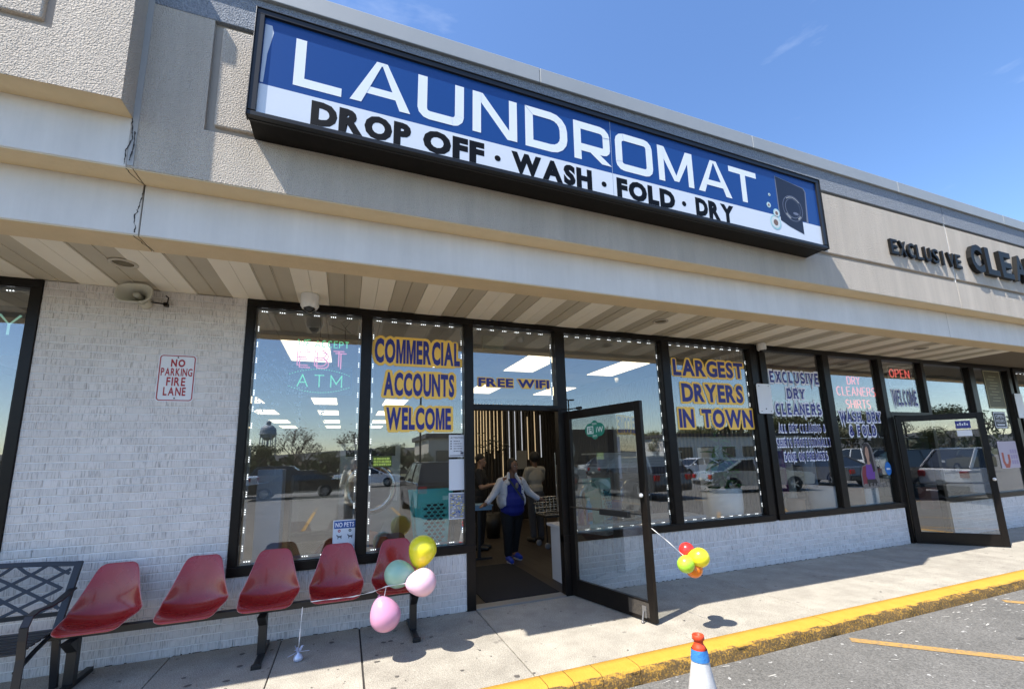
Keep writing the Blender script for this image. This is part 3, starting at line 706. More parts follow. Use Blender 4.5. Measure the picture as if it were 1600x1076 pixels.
tag(s2, 'small blue and white stickers at the top right of the dry cleaner door glass', 'sticker')

# chewing gum, spills and scraped paint on the ground
random.seed(31)
def blob(q, x, y, z, r, mi=0):
    n = 9; a0 = random.uniform(0, 6); e = random.uniform(.5, 1); q.add([(x+r*random.uniform(.6, 1.1)*math.cos(a0+2*PI*i/n), y+r*e*random.uniform(.6, 1.1)*math.sin(a0+2*PI*i/n), z) for i in range(n)], [tuple(range(n))], mi)
q = MB()
for i in range(190):
    x = random.uniform(-2.4, 1.3) if i < 120 else random.uniform(1.3, 10); y = random.uniform(-1.58, -.08); blob(q, x, y, .0030+.00001*i, random.choice((.006, .008, .01, .012, .02, .028)) if i < 120 else random.choice((.006, .01, .014)))
o = q.build('gum_spots', mat('gum_stain', (.085, .075, .065), .85, var=(9, (.17, .15, .125), .3)), recalc=False); tag(o, 'dark trodden gum spots and small stains scattered over the sidewalk', 'stains', kind='stuff')
q = MB()
for i in range(60):
    x = random.gauss(6.6, .7) if i < 34 else random.uniform(2, 10); y = random.uniform(-2.12, -1.87) if i < 34 else random.uniform(-2.4, -1.87); l = random.uniform(.015, .09); a = random.uniform(-.5, .3); w_ = random.uniform(.003, .012)
    q.add([(x, y, RZ+.003), (x+l*math.cos(a), y+l*math.sin(a)-w_*.3, RZ+.003), (x+l*math.cos(a)*.9, y+l*math.sin(a)+w_, RZ+.003), (x-.01, y+w_*.7, RZ+.003)], [(0, 1, 2, 3)])
o = q.build('paint_scrapes', mat('scraped_white', (.55, .53, .48), .8), recalc=False); tag(o, 'small white paint scrapes on the asphalt along the kerb', 'scrapes', kind='stuff')
q = MB()
for i in range(26): blob(q, random.uniform(1.5, 9), random.uniform(-4.5, -2.1), RZ+.0025+.00001*i, random.uniform(.015, .06))
o = q.build('oil_spots', mat('oil_stain', (.06, .057, .052), .7, var=(14, (.12, .115, .105), .3)), recalc=False); tag(o, 'dark oil and gum spots on the asphalt', 'stains', kind='stuff')
# ------------------------------------------------------------------ big lit sign
SA = math.radians(-.8495)
sg = empty('sign_cabinet', (-.743, -1.76, 4.084), 0, 'long blue and white LAUNDROMAT sign box over the laundromat windows', 'sign')
sg.rotation_euler = (0, -SA, 0)
m_cab = mat('sign_black', (.005, .0042, .0035), .6, spec=.2, var=(20, (.010, .008, .007), .15))
m_blue = mat('sign_blue', (.012, .062, .235), .25, spec=.4)
m_sw = mat('sign_white', (.68, .72, .77), .25)
m_sk = mat('sign_black_print', (.003, .0035, .005), .5, spec=.15)
m_trimg = mat('sign_frame_grey', (.02, .02, .02), .35, .3)
LW, LH = 6.06, .90
q = MB(); q.box(0.004, LW-.004, .03, .262, .004, LH-.004, 0)
q.build('cabinet', m_cab, sg, recalc=False)
q = MB(); q.box(0, LW, -.012, .034, 0, .034); q.box(0, LW, -.012, .034, LH-.042, LH); q.box(0, .05, -.0115, .034, .042, LH-.042); q.box(LW-.055, LW, -.0115, .034, .042, LH-.042)
q.box(.002, LW-.002, .0345, .05, -.006, .004); q.box(-.008, -.0005, -.02, .05, -.008, LH+.008); q.box(LW+.0005, LW+.008, -.02, .05, -.008, LH+.008); q.box(-.008, LW+.008, -.02, .05, LH+.0005, LH+.008)
q.build('trim_frame', m_trimg, sg, bevel=.002, recalc=False)
ZB = .287
for a, c in ((.05, 3.068), (3.073, LW-.055)):
    q = MB(); q.box(a, c, .010, .02, ZB, LH-.042, 0); q.box(a, c, .010, .02, .042, ZB-.0002, 1)
    q.build('face_panel', [m_blue, m_sw], sg, recalc=False)
boxobj('panel_seam', 3.068, 3.073, .0095, .02, .042, LH-.042, mat('seam_grey', (.3, .36, .45), .5), sg)
# LAUNDROMAT, drawn letter by letter: squared techno capitals
T_ = .078; Z0, Z1 = .352, .755; hh = T_/2
q = MB(); kk = [0]
def stroke(pts, w_=T_, closed=False):
    for quad in ribbon(pts, w_, closed):
        kk[0] += 1; q.add([(a, .0090-(kk[0] % 6)*.0004, c) for a, c in quad], [(0, 1, 2, 3)], 0)
def poly(pts): kk[0] += 1; q.add([(a, .0090-(kk[0] % 6)*.0004, c) for a, c in pts], [tuple(range(len(pts)))], 0)
stroke([(.305, Z1), (.305, Z0+.03), (.607, Z0+.03)], .074)
def bigA(x0, x1):
    xm = (x0+x1)/2; f = .042
    poly([(x0, Z0), (x0+.086, Z0), (xm+.008, Z1), (xm-f, Z1)]); poly([(x1-.086, Z0), (x1, Z0), (xm+f, Z1), (xm-.008, Z1)]); poly([(xm-.03, Z1), (xm+.03, Z1), (xm, Z1-.035)])
    stroke([(x0+.09, Z0+.125), (x1-.09, Z0+.125)], .066)
bigA(.668, 1.134)
stroke([(1.23, Z1), (1.23, Z0+.10)]+[(1.23+.062-.062*math.cos(t_*PI/6), Z0+.10-.062*math.sin(t_*PI/6)) for t_ in (1, 2, 3)]+[(1.545-.062, Z0+.038)]+[(1.545-.062+.062*math.sin(t_*PI/6), Z0+.10-.062*math.cos(t_*PI/6)) for t_ in (1, 2, 3)]+[(1.545, Z1)])
poly([(1.662, Z0), (1.738, Z0), (1.738, Z1), (1.662, Z1)]); poly([(2.0, Z0), (2.076, Z0), (2.076, Z1), (2.0, Z1)]); poly([(1.662, Z1), (1.755, Z1), (2.076, Z0), (1.983, Z0)])
stroke(rc(2.157+hh, 2.585-hh, Z0+hh-.006, Z1-hh+.006, .13, 4, (0, 1, 1, 0)), closed=True)
stroke([(2.655+hh, Z0), (2.655+hh, Z1-.034)]+[(3.015-.07+.07*math.sin(t_*PI/6), Z1-.034-.07+.07*math.cos(t_*PI/6)) for t_ in (0, 1, 2, 3)]+[(3.015-.04+.04*math.cos(t_*PI/6), Z0+.175-.04*math.sin(t_*PI/6)) for t_ in (0, 1, 2, 3)]+[(2.72, Z0+.135)])
poly([(2.80, Z0+.12), (2.905, Z0+.12), (3.065, Z0), (2.955, Z0)])
stroke(rc(3.118+hh, 3.562-hh, Z0+hh-.006, Z1-hh+.006, .06, 3), closed=True)
poly([(3.632, Z0), (3.706, Z0), (3.706, Z1), (3.632, Z1)]); poly([(4.012, Z0), (4.084, Z0), (4.084, Z1), (4.012, Z1)])
poly([(3.632, Z1), (3.720, Z1), (3.888, Z0+.03), (3.828, Z0+.03)]); poly([(3.996, Z1), (4.084, Z1), (3.888, Z0+.03), (3.828, Z0+.03)])
bigA(4.146, 4.614)
stroke([(4.60, Z1-.034), (5.012, Z1-.034)], .068); poly([(4.768, Z0), (4.842, Z0), (4.842, Z1-.04), (4.768, Z1-.04)])
q.build('title_lettering', mat('sign_letter_white', (.78, .82, .85), .3), sg, recalc=False)
q = MB()
for tx, a, c in (('DROP', .405, 1.146), ('OFF', 1.243, 1.768), ('WASH', 2.018, 2.834), ('FOLD', 3.110, 3.812), ('DRY', 4.080, 4.612)):
    q = MB(); flat_text(tx, a, c, .067, .240, 0, off=.095, gap=.065, mb=q, org=(0, .0094, 0)); q.build('word', m_sk, sg, recalc=False)
q = MB()
for a in (1.889, 2.966, 3.927): q.add([(a+.028*math.cos(PI*i/9), .0088, .145+.028*math.sin(PI*i/9)) for i in range(18)], [tuple(range(18))])
q.build('dot', m_sk, sg, recalc=False); sg.children[-1]['kind'] = 'stuff'
# printed washing machine and bubbles at the right end
m_wd = mat('print_dark_machine', (.012, .010, .016), .3); m_wg = mat('print_grey_edge', (.16, .17, .22), .4); m_wh = mat('print_highlight', (.55, .55, .52), .4)
m_b1 = mat('print_bubble_aqua', (.32, .58, .60), .4); m_b2 = mat('print_bubble_core', (.62, .66, .64), .4); m_b3 = mat('print_bubble_brown', (.20, .12, .08), .4)
q = MB()
def pf(pts, y, mi): q.add([(a, y, c) for a, c in pts], [tuple(range(len(pts)))], mi)
pf([(5.318, .30), (5.318, .805), (5.345, .80), (5.79, .745), (5.822, .70), (5.80, .29), (5.70, .30)], .0094, 1)
pf([(5.335, .24), (5.330, .795), (5.780, .738), (5.806, .70), (5.770, .30), (5.70, .30), (5.70, .125), (5.47, .185)], .0088, 0)
def pd(cx, cz, rx, rz_, y, mi, a0=0, a1=360, w_=None):
    if w_ is None: pf([(cx+rx*math.cos(2*PI*i/22), cz+rz_*math.sin(2*PI*i/22)) for i in range(22)], y, mi)
    else:
        for i in range(14):
            t0 = math.radians(a0+(a1-a0)*i/14); t1 = math.radians(a0+(a1-a0)*(i+.55)/14)
            pf([(cx+rx*math.cos(t0), cz+rz_*math.sin(t0)), (cx+rx*math.cos(t1), cz+rz_*math.sin(t1)), (cx+(rx-w_)*math.cos(t1), cz+(rz_-w_)*math.sin(t1)), (cx+(rx-w_)*math.cos(t0), cz+(rz_-w_)*math.sin(t0))], y, mi)
pd(5.56, .43, .165, .165, .0084, 1); pd(5.56, .43, .158, .158, .0082, 0); pd(5.56, .43, .150, .150, .0080, 2, 40, 130, .012); pd(5.56, .43, .125, .125, .0078, 1); pd(5.562, .432, .119, .119, .0076, 0); pd(5.56, .43, .155, .155, .0074, 2, 215, 250, .024); pd(5.56, .43, .155, .155, .0074, 2, 300, 325, .024)
pd(5.60, .37, .045, .018, .0073, 1)
for cx_, cz_, r_ in ((5.245, .195, .085), (5.275, .315, .052), (5.165, .395, .034), (5.195, .53, .019)):
    pd(cx_, cz_, r_, r_*1.05, .0076, 3); pd(cx_, cz_, r_*.82, r_*.86, .0070, 4); pd(cx_, cz_-r_*.05, r_*.42, r_*.45, .0064, 5)
q.build('washer_picture', [m_wd, m_wg, m_wh, m_b1, m_b2, m_b3], sg, recalc=False)
q = MB(); pf([(.055, .30), (.055, .80), (.10, .80), (.115, .74), (.085, .55), (.075, .30)], .0092, 0); q.build('print_corner', mat('print_pale_corner', (.5, .55, .62), .4), sg, recalc=False)

# ------------------------------------------------------------------ channel letters of the cleaner
m_chan = mat('channel_letter_black', (.005, .0047, .0045), .5, spec=.25)
def channel(word, xs_list, z0, z1, depth, label, off, y0=YP):
    r = empty('channel_letters', (0, 0, 0), 0, label, 'sign letters')
    for c, (a, b_) in zip(word, xs_list):
        vs, fs, xa, xb = glyph(c, off); sx = (b_-a)/(xb-xa); sz_ = z1-z0; q = MB()
        P0 = [(a+(x-xa)*sx, y0-depth, z0+y_*sz_) for x, y_ in vs]; P1 = [(p[0], y0-.006, p[2]) for p in P0]; n = len(vs)
        ed = {}
        for f in fs:
            for i in range(len(f)):
                e = (f[i], f[(i+1) % len(f)]); ed[e] = 1
        side_ = [(e[0], e[1], e[1]+n, e[0]+n) for e in ed if (e[1], e[0]) not in ed]
        q.add(P0+P1, list(fs)+[tuple(i+n for i in f)[::-1] for f in fs]+side_, 0)
        q.box(a+(b_-a)*.45, a+(b_-a)*.55, y0-.02, y0, (z0+z1)/2-.01, (z0+z1)/2+.01)
        q.build('letter', m_chan, r)
    return r
w9 = [(7.05+i*.1965, 7.05+i*.1965+.155) for i in range(9)]; w9 = [(a, b_) for a, b_ in w9]; w9[6] = (w9[6][0]+.05, w9[6][0]+.09)
channel('EXCLUSIVE', w9, 4.315, 4.528, .040, 'small black raised EXCLUSIVE letters on the stucco parapet', .02)
channel('CLEANERS', [(9.02+i*.43, 9.02+i*.43+.345) for i in range(8)], 4.325, 4.745, .065, 'large black raised CLEANERS letters cut by the right edge of the photo', .045)

# ------------------------------------------------------------------ wall fittings
m_red = mat('sign_red', (.36, .012, .018), .5); m_alu = mat('reflective_white', (.74, .75, .76), .45)
ns = empty('no_parking_sign', (-1.54, -.004, 2.466), 0, 'white metal NO PARKING FIRE LANE sign with red letters on the brick pier', 'sign')
q = MB(); q.prism(rc(-.152, .152, -.229, .229, .03, 4), -.006, -.003, 0); q.build('plate', m_alu, ns)
q = MB(); P_ = rc(-.138, .138, -.215, .215, .024, 4)
for quad in ribbon(P_, .009, True): q.add([(a, -.0072, c) for a, c in quad], [(0, 1, 2, 3)])
flat_text('NO', -.053, .060, .112, .178, 0, off=.06, gap=.22, mb=q, org=(0, -.0072, 0)); flat_text('PARKING', -.125, .125, .022, .092, 0, off=.035, gap=.16, mb=q, org=(0, -.0072, 0))
flat_text('FIRE', -.075, .075, -.074, .004, 0, off=.035, gap=.2, mb=q, org=(0, -.0072, 0)); flat_text('LANE', -.092, .085, -.168, -.092, 0, off=.035, gap=.2, mb=q, org=(0, -.0072, 0))
q.build('lettering', m_red, ns, recalc=False)
q = MB(); q.ball((0, -.008, .200), .007, 8); q.ball((0, -.008, -.195), .007, 8); q.build('bolt', m_frame, ns)
# horn loudspeaker
hs_ = empty('horn_loudspeaker', (-1.715, -.02, 3.155), 0, 'beige horn loudspeaker mounted high on the brick pier', 'loudspeaker')
m_horn = mat('horn_beige', (.52, .50, .41), .5); 
MH = Matrix.Rotation(math.radians(-8), 4, 'Z') @ Matrix.Rotation(math.radians(-8), 4, 'X') @ Matrix.Rotation(math.radians(90), 4, 'X')
def sup(rx, ry_, z, n=28, p_=2.9): 
    o = []
    for i in range(n):
        a = 2*PI*i/n; c, s_ = math.cos(a), math.sin(a); o.append((rx*abs(c)**(2/p_)*(1 if c > 0 else -1), ry_*abs(s_)**(2/p_)*(1 if s_ > 0 else -1), z))
    return o
q = MB(); rings = [(.035, .035, -.02, 2), (.045, .042, .03, 2), (.085, .06, .08, 2.3), (.125, .078, .12, 2.8), (.140, .088, .135, 2.9), (.148, .095, .137, 2.9), (.148, .095, .125, 2.9), (.142, .090, .122, 2.9)]
vs = []; 
for rx, ry_, z_, p_ in rings: vs += [MH @ Vector(p) for p in sup(rx, ry_, z_, 28, p_)]
q.add(vs, [(i*28+j, i*28+(j+1) % 28, (i+1)*28+(j+1) % 28, (i+1)*28+j) for i in range(len(rings)-1) for j in range(28)], 0, True)
o = q.build('horn', m_horn, hs_, loc=(-.13, -.07, .035)); so = o.modifiers.new('s', 'SOLIDIFY'); so.thickness = .004
q = MB(); q.lathe([(.0, .10), (.026, .10), (.026, .07), (.02, .0), (.02, -.02)], 16, M=MH); q.build('driver_cone', m_horn, hs_, loc=(-.13, -.07, .035))
q = MB(); q.lathe([(.05, -.09), (.055, -.08), (.055, -.03), (.03, -.02)], 16, M=MH); q.build('driver_housing', m_horn, hs_, loc=(-.13, -.07, .035))
q = MB(); q.bar((-.10, -.03, .03), (.06, -.03, .02), .03, .006); q.bar((.04, -.04, .02), (.04, .015, .02), .03, .03); q.tube([(.05, -.02, .02), (.055, -.02, .09), (.03, -.01, .11)], .006, 6); q.build('bracket', m_frame, hs_)
# dome cameras
def dome(x, y, s, label):
    r = empty('dome_camera', (x, y, 3.32), 0, label, 'security camera'); 
    MB().lathe([(.0, 0), (.060*s, 0), (.062*s, -.012*s), (.062*s, -.085*s), (.050*s, -.105*s)], 20).build('housing', m_white, r)
    q = MB(); q.ball((0, 0, 0), (.041*s, .041*s, .040*s), 16); q.build('lens_dome', mat('camera_dome', (.015, .015, .018), .12), r, loc=(0, -.008*s, -.098*s))
    MB().lathe([(.02*s, 0), (.021*s, .02*s), (.012*s, .02*s)], 12, M=Matrix.Rotation(math.radians(115), 4, 'X')).build('lens', m_blackpl, r, loc=(0, -.03*s, -.115*s))
dome(-.395, -.30, 1.4, 'white dome security camera under the soffit above the left window'); dome(6.10, -.10, 1.1, 'small white dome camera under the soffit between the laundromat and the cleaner')
def can(x, y, label):
    r = empty('recessed_light', (x, y, 3.321), 0, label, 'ceiling light')
    MB().lathe([(.10, 0), (.10, -.008), (.078, -.010), (.070, .012)], 24, cap=False).build('trim_ring', mat('aged_trim', (.50, .45, .36), .5), r)
    MB().lathe([(.0, -.001), (.071, -.001), (.06, -.003), (.0, -.003)], 20, cap=False).build('bulb_well', mat('dark_well', (.10, .08, .05), .8, var=(40, (.2, .17, .1), .2)), r)
can(-1.80, -.62, 'recessed soffit light above the brick pier'); can(3.75, -.585, 'recessed soffit light above the open laundromat door'); can(9.3, -.6, 'recessed soffit light in front of the dry cleaner')
# blank metal plate on the post
pb = empty('blank_sign_plate', (6.11, -.035, 2.445), 0, 'blank white metal plate screwed to the post left of the dry cleaner window', 'sign plate')
q = MB(); q.prism(rc(-.152, .152, -.235, .235, .03, 4), -.006, 0); q.build('plate', m_alu, pb)
q = MB(); [q.ball((a, -.007, c), .007, 8) for a in (-.1, .1) for c in (-.2, .2)]; q.ball((0, -.007, -.16), .01, 8); q.build('bolt', m_frame, pb)
pb = empty('blank_sign_plate', (13.74, -.035, 2.5), 0, 'white plate on the post at the right edge of the photo', 'sign plate')
q = MB(); q.prism(rc(-.152, .152, -.3, .235, .03, 4), -.006, 0); q.build('plate', m_alu, pb)

# ------------------------------------------------------------------ red shell seats on a beam
m_shell = mat('red_fibreglass', (.345, .014, .016), .24, spec=.5, var=(2.5, (.30, .018, .014), .3), coat=.35)
t, N, L, b = nodes_of(m_shell)                                   # sun-faded, rubbed and lightly scratched
geo = N.new('ShaderNodeNewGeometry'); nn = N.new('ShaderNodeTexNoise'); nn.inputs['Scale'].default_value = 9; nn.inputs['Detail'].default_value = 7; L.new(geo.outputs['Position'], nn.inputs['Vector'])
mr = N.new('ShaderNodeMapRange'); mr.inputs['From Min'].default_value = .3; mr.inputs['From Max'].default_value = .7; mr.inputs['To Min'].default_value = .20; mr.inputs['To Max'].default_value = .36; L.new(nn.outputs[0], mr.inputs['Value']); L.new(mr.outputs[0], b.inputs['Roughness'])
vm = N.new('ShaderNodeVectorMath'); vm.operation = 'MULTIPLY'; vm.inputs[1].default_value = (160, 22, 22); n4 = N.new('ShaderNodeTexNoise'); n4.inputs['Scale'].default_value = 1; n4.inputs['Detail'].default_value = 3; L.new(geo.outputs['Position'], vm.inputs[0]); L.new(vm.outputs[0], n4.inputs['Vector'])
r4 = N.new('ShaderNodeValToRGB'); r4.color_ramp.elements[0].position = .70; r4.color_ramp.elements[1].position = .76; r4.color_ramp.elements[1].color = (.35, .35, .35, 1); L.new(n4.outputs[0], r4.inputs[0]); mc = N.new('ShaderNodeMix'); mc.data_type = 'RGBA'; mc.inputs[7].default_value = (.62, .30, .28, 1)
old = b.inputs['Base Color'].links[0].from_socket; L.new(r4.outputs[0], mc.inputs[0]); L.new(old, mc.inputs[6]); L.new(mc.outputs[2], b.inputs['Base Color'])
m_edge = mat('red_shell_edge', (.55, .25, .24), .5)
SHELL = []
def shell_mesh():
    # rows from front lip to back top: (y, z, half width, side curl, dish)
    rows = [(-.600, .432, .150, .000, .0), (-.598, .445, .195, .000, .0), (-.580, .455, .214, .004, .004), (-.535, .458, .224, .012, .010), (-.475, .450, .232, .026, .018), (-.41, .438, .243, .038, .024),
            (-.34, .432, .249, .052, .026), (-.28, .442, .252, .066, .024), (-.235, .475, .248, .078, .020), (-.212, .525, .236, .078, .017), (-.200, .585, .217, .066, .015),
            (-.190, .645, .196, .048, .013), (-.178, .705, .178, .030, .011), (-.165, .765, .160, .016, .008), (-.153, .815, .142, .008, .004), (-.146, .838, .118, .004, .001), (-.143, .848, .085, .0, .0)]
    nx = 16; vs = []
    for i, (y, z, hw, curl, dish) in enumerate(rows):
        # local surface normal in yz for curling the sides forward/up
        a = rows[max(i-1, 0)]; b_ = rows[min(i+1, len(rows)-1)]; ty, tz = b_[0]-a[0], b_[1]-a[1]; l = math.hypot(ty, tz); ny, nz_ = -tz/l, ty/l
        for j in range(nx+1):
            u = -1+2*j/nx; k = abs(u)**2.6
            off = curl*k + dish*(abs(u)**1.5) - dish*.4
            vs.append((u*hw*(1-.04*k), y+ny*off, z+nz_*off))
    n = nx+1; fs = [(i*n+j, i*n+j+1, (i+1)*n+j+1, (i+1)*n+j) for i in range(len(rows)-1) for j in range(nx)]
    q = MB(); q.add(vs, fs, 0, True); return q.mesh('seat_shell', [m_shell, m_edge])
sm = shell_mesh()
def shell_obj(parent, x):
    o = place(sm, 'seat_shell', parent, (x, 0, 0)); so = o.modifiers.new('s', 'SOLIDIFY'); so.thickness = .007; so.offset = 0; so.material_offset_rim = 1
    sb_ = o.modifiers.new('sub', 'SUBSURF'); sb_.levels = 1; sb_.render_levels = 1
    return o
bench = empty('beam_seating', (0, 0, 0), 0, 'row of five red fibreglass shell seats on a black steel beam against the wall', 'beam seats')
for x in (-1.75, -1.145, -.585, -.035, .51):
    shell_obj(bench, x)
    q = MB(); q.box(x-.13, x+.13, -.42, -.26, .412, .420); q.box(x-.11, x-.08, -.47, -.25, .4205, .43); q.box(x+.08, x+.11, -.47, -.25, .4205, .43); q.build('seat_bracket', m_black, bench, recalc=False)
boxobj('beam', -2.05, .72, -.385, -.325, .358, .411, m_black, bench, bevel=.004)
for x in (-1.90, -.62, .665):
    q = MB(); q.box(x-.032, x+.032, -.385, -.325, .03, .3575); q.box(x-.024, x+.024, -.60, -.06, .0, .038)
    q.add([(x-.033, -.50, .357), (x+.033, -.50, .357), (x+.033, -.386, .357), (x-.033, -.386, .357), (x-.033, -.386, .26), (x+.033, -.386, .26)], [(0, 1, 2, 3), (0, 4, 5, 1), (0, 3, 4), (1, 5, 2), (2, 5, 4, 3)])
    q.box(x-.036, x+.036, -.615, -.58, 0, .034); q.build('leg', m_black, bench, bevel=.003)
q = MB(); q.box(.46, .545, -.532, -.529, .4655, .467); 
mk = MB()
for quad in ribbon([(.44, -.50), (.455, -.515), (.475, -.47)], .007)+ribbon([(.48, -.52), (.56, -.515)], .006): mk.add([(a, c, .4695+(c+.5)*-.02) for a, c in quad], [(0, 1, 2, 3)])
tag(mk.build('paint_scratch', mat('scratch_white', (.7, .66, .62), .7), recalc=False), 'white tick-shaped scratch on the rightmost red seat', 'scratch')

# ------------------------------------------------------------------ black metal garden bench at the left
gb = empty('garden_bench', (0, 0, 0), 0, 'black metal garden bench with a diamond lattice back at the left edge', 'bench')
m_gb = mat('powder_black_steel', (.012, .013, .016), .38)
XB0, XB1 = -3.25, -2.015
def bk(x, t_): return (x, -.36+.19*t_, .44+.43*t_)
q = MB(); top = [bk(XB0+(XB1-XB0)*i/12, 1+.07*math.sin(PI*i/12)) for i in range(13)]
for a, c in zip(top, top[1:]): q.bar(a, c, .02, .035, upv=(0, .4, 1))
q.bar(bk(XB0, .22), bk(XB1, .22), .018, .03)
q.build('top_rail', m_gb, gb)
q = MB()
for k in range(-3, 9):
    for sgn in (1, -1):
        pts = []
        for i in range(11):
            t_ = .22+.78*i/10; xx = XB0+.21*k+sgn*(i/10)*.62+(0 if sgn > 0 else .42)
            xx += .02*math.sin(i/10*PI)
            if XB0 <= xx <= XB1-.03: pts.append(bk(xx, t_+(.05*math.sin(PI*(xx-XB0)/(XB1-XB0)) if t_ > .95 else 0)))
        for a, c in zip(pts, pts[1:]): q.bar(a, c, .006+.003*(sgn > 0), .022, upv=(0, .4, 1))
q.build('lattice', m_gb, gb)
for xx in (XB0, XB1):
    q = MB(); q.bar(bk(xx, 1.04), bk(xx, 0), .045, .028, upv=(0, 1, .4)); q.bar(bk(xx, 0), (xx-.0, -.30, .0), .045, .028, upv=(0, 1, 0)); q.build('back_leg', m_gb, gb)
    arm = [bk(xx+.0, .60), (xx, -.42, .655), (xx, -.55, .645), (xx, -.68, .655), (xx, -.76, .64), (xx, -.80, .58), (xx, -.80, .50), (xx, -.79, .38), (xx, -.80, .2), (xx, -.83, 0)]
    arm = [(a+(.018 if a > -2.5 else -.018), b_, c) for a, b_, c in arm]
    q = MB()
    for a, c in zip(arm, arm[1:]): q.bar(a, c, .046, .012, upv=(0, .5, .7))
    q.build('arm_leg', m_gb, gb)
    q = MB(); q.bar((xx, -.37, .43), (xx, -.60, .37), .03, .012); q.bar((xx, -.60, .37), (xx, -.79, .30), .03, .012); q.build('brace', m_gb, gb)
for i in range(7):
    y_ = -.37-i*.065; boxobj('seat_slat', XB0, XB1, y_-.024, y_+.024, .425-.003*i, .437-.003*i, m_gb, gb, bevel=.003)

# ------------------------------------------------------------------ balloons
def balloon(c, d, r, col, label, grp, tail=.0):
    """c centre, d pointing from the crown to the neck"""
    mt = mat('balloon_'+label.split()[0], col, .28, spec=.5, coat=.25)
    t, N, L, b = nodes_of(mt); b.inputs['Subsurface Weight'].default_value = .25; b.inputs['Subsurface Radius'].default_value = (.05, .05, .05)
    d = Vector(d).normalized(); M_ = d.to_track_quat('-Z', 'Y').to_matrix().to_4x4()
    prof = []
    for i in range(19):
        a = PI*i/18; z = math.cos(a); rr_ = math.sin(a)
        if z < 0: zz = z*1.28; rr_ *= (1-.20*abs(z)**1.2)
        else: zz = z
        prof.append((max(.0005, rr_*r), zz*r))
    prof[-1] = (r*.03, prof[-1][1]); prof += [(r*.05, prof[-1][1]-r*.035), (r*.09, prof[-1][1]-r*.08)]
    q = MB(); q.lathe(prof, 28, M=M_, cap=False); o = q.build('balloon', mt, None, loc=c); tag(o, label, 'balloon', grp); return o
G1 = 'balloons tied to the red seats'; G2 = 'balloons tied to the open door'
knot = Vector((.56, -.93, .61))
balloon((.68, -.80, .835), Vector((-.28, -.05, -.9)), .125, (.90, .80, .03), 'yellow balloon standing above the rightmost red seat', None)
balloon((.465, -.82, .655), Vector((.75, -.2, -.1)), .118, (.34, .56, .42), 'sage green balloon in front of the rightmost red seat', None)
balloon((.655, -.97, .60), Vector((-.8, .25, -.05)), .115, (.86, .55, .64), 'pale pink balloon beside the sage green one, right of the rightmost seat', None)
balloon((.355, -.93, .365), Vector((-.35, .1, 1)), .125, (.62, .30, .45), 'pink balloon hanging lowest beneath the rightmost red seat', None)
m_rib = mat('ribbon_white', (.8, .78, .74), .5)
def ribbon_obj(pts, r, label):
    P = []
    for a, c in zip(pts, pts[1:]):
        a = Vector(a); c = Vector(c); n = max(2, int((c-a).length/.02))
        for i in range(n): P.append(a+(c-a)*i/n)
    P.append(Vector(pts[-1])); q = MB()
    q.tube(P, [r*(1+.6*math.sin(i*.8)) for i in range(len(P))], 5); return tag(q.build('balloon_ribbon', m_rib), label, 'ribbon')
ribbon_obj([(-.235, -.625, .468), (.10, -.70, .485), (.26, -.80, .53), (.36, -.9, .585), (.555, -.95, .605)], .0032, 'white ribbon stretched across the fourth red seat to the balloons')
ribbon_obj([(.36, -.9, .585), (.34, -.93, .50)], .002, 'short white ribbon down to the lowest pink balloon')
ribbon_obj([(-.305, -.50, .40), (-.31, -.545, .25), (-.315, -.56, .10)], .0038, 'white ribbon hanging from the seat beam to the foil weight')
wt = empty('balloon_weight', (-.315, -.57, 0), 0, 'small white foil balloon weight on the sidewalk under the seats', 'balloon weight')
m_foil = mat('white_foil', (.60, .66, .82), .3, .35)
q = MB(); q.lathe([(.0, 0), (.034, .004), (.038, .02), (.030, .045), (.010, .062), (.008, .068)], 12); q.build('bag', m_foil, wt)
q = MB()
for i in range(11):
    a = 2*PI*i/11; rr_ = random.uniform(.028, .045); q.add([(0, 0, .064), (rr_*math.cos(a), rr_*math.sin(a), .09+random.uniform(-.01, .03)), (rr_*.8*math.cos(a+.5), rr_*.8*math.sin(a+.5), .085+random.uniform(0, .03))], [(0, 1, 2)])
q.bar((0, 0, .072), (.085, -.02, .075), .008, .002); q.bar((0, 0, .072), (-.075, -.05, .06), .008, .002); q.build('foil_frill', m_foil, wt)
balloon((3.105, -1.42, .71), (-.15, -.15, -.75), .072, (.75, .035, .03), 'red balloon at the back of the cluster by the open door', None)
balloon((3.13, -1.555, .665), (-.7, .5, -.1), .088, (.80, .66, .02), 'yellow balloon in front of the open door cluster', None)
balloon((2.985, -1.53, .615), (.6, .4, .4), .078, (.42, .72, .05), 'lime green balloon at the left of the door cluster', None)
balloon((3.10, -1.50, .555), (-.3, .25, .9), .078, (.85, .22, .01), 'orange balloon at the bottom of the door cluster', None)
ribbon_obj([(2.885, -1.20, .90), (2.95, -1.33, .80), (3.05, -1.45, .66)], .0026, 'white ribbon from the open door to the bright balloons')

# ------------------------------------------------------------------ traffic cone
CX, CY = 1.99, -2.72
cn = empty('traffic_cone', (CX, CY, RZ), .2, 'orange and white traffic cone with a blue band, beside the yellow kerb', 'traffic cone')
m_or = mat('cone_orange', (.80, .07, .015), .5, var=(12, (.62, .06, .02), .3)); m_cw = mat('cone_reflective_white', (.66, .65, .63), .5, var=(30, (.45, .44, .43), .25), bump=(200, .2)); m_cb = mat('cone_blue_tape', (.04, .20, .50), .5, bump=(30, .8))
H0 = .665
def cr_(z): return .145-(.145-.031)*z/.62
q = MB(); q.lathe([(cr_(.03), .03), (cr_(.62), .62), (.026, .625), (.026, .645), (.034, .65), (.034, .672), (.030, .676), (.020, .672), (.018, .62)], 28, cap=False)
q.lathe([(cr_(.60)+.002, .585), (cr_(.60)+.006, .592), (.037, .61)], 28, cap=False); q.build('cone_body', m_or, cn)
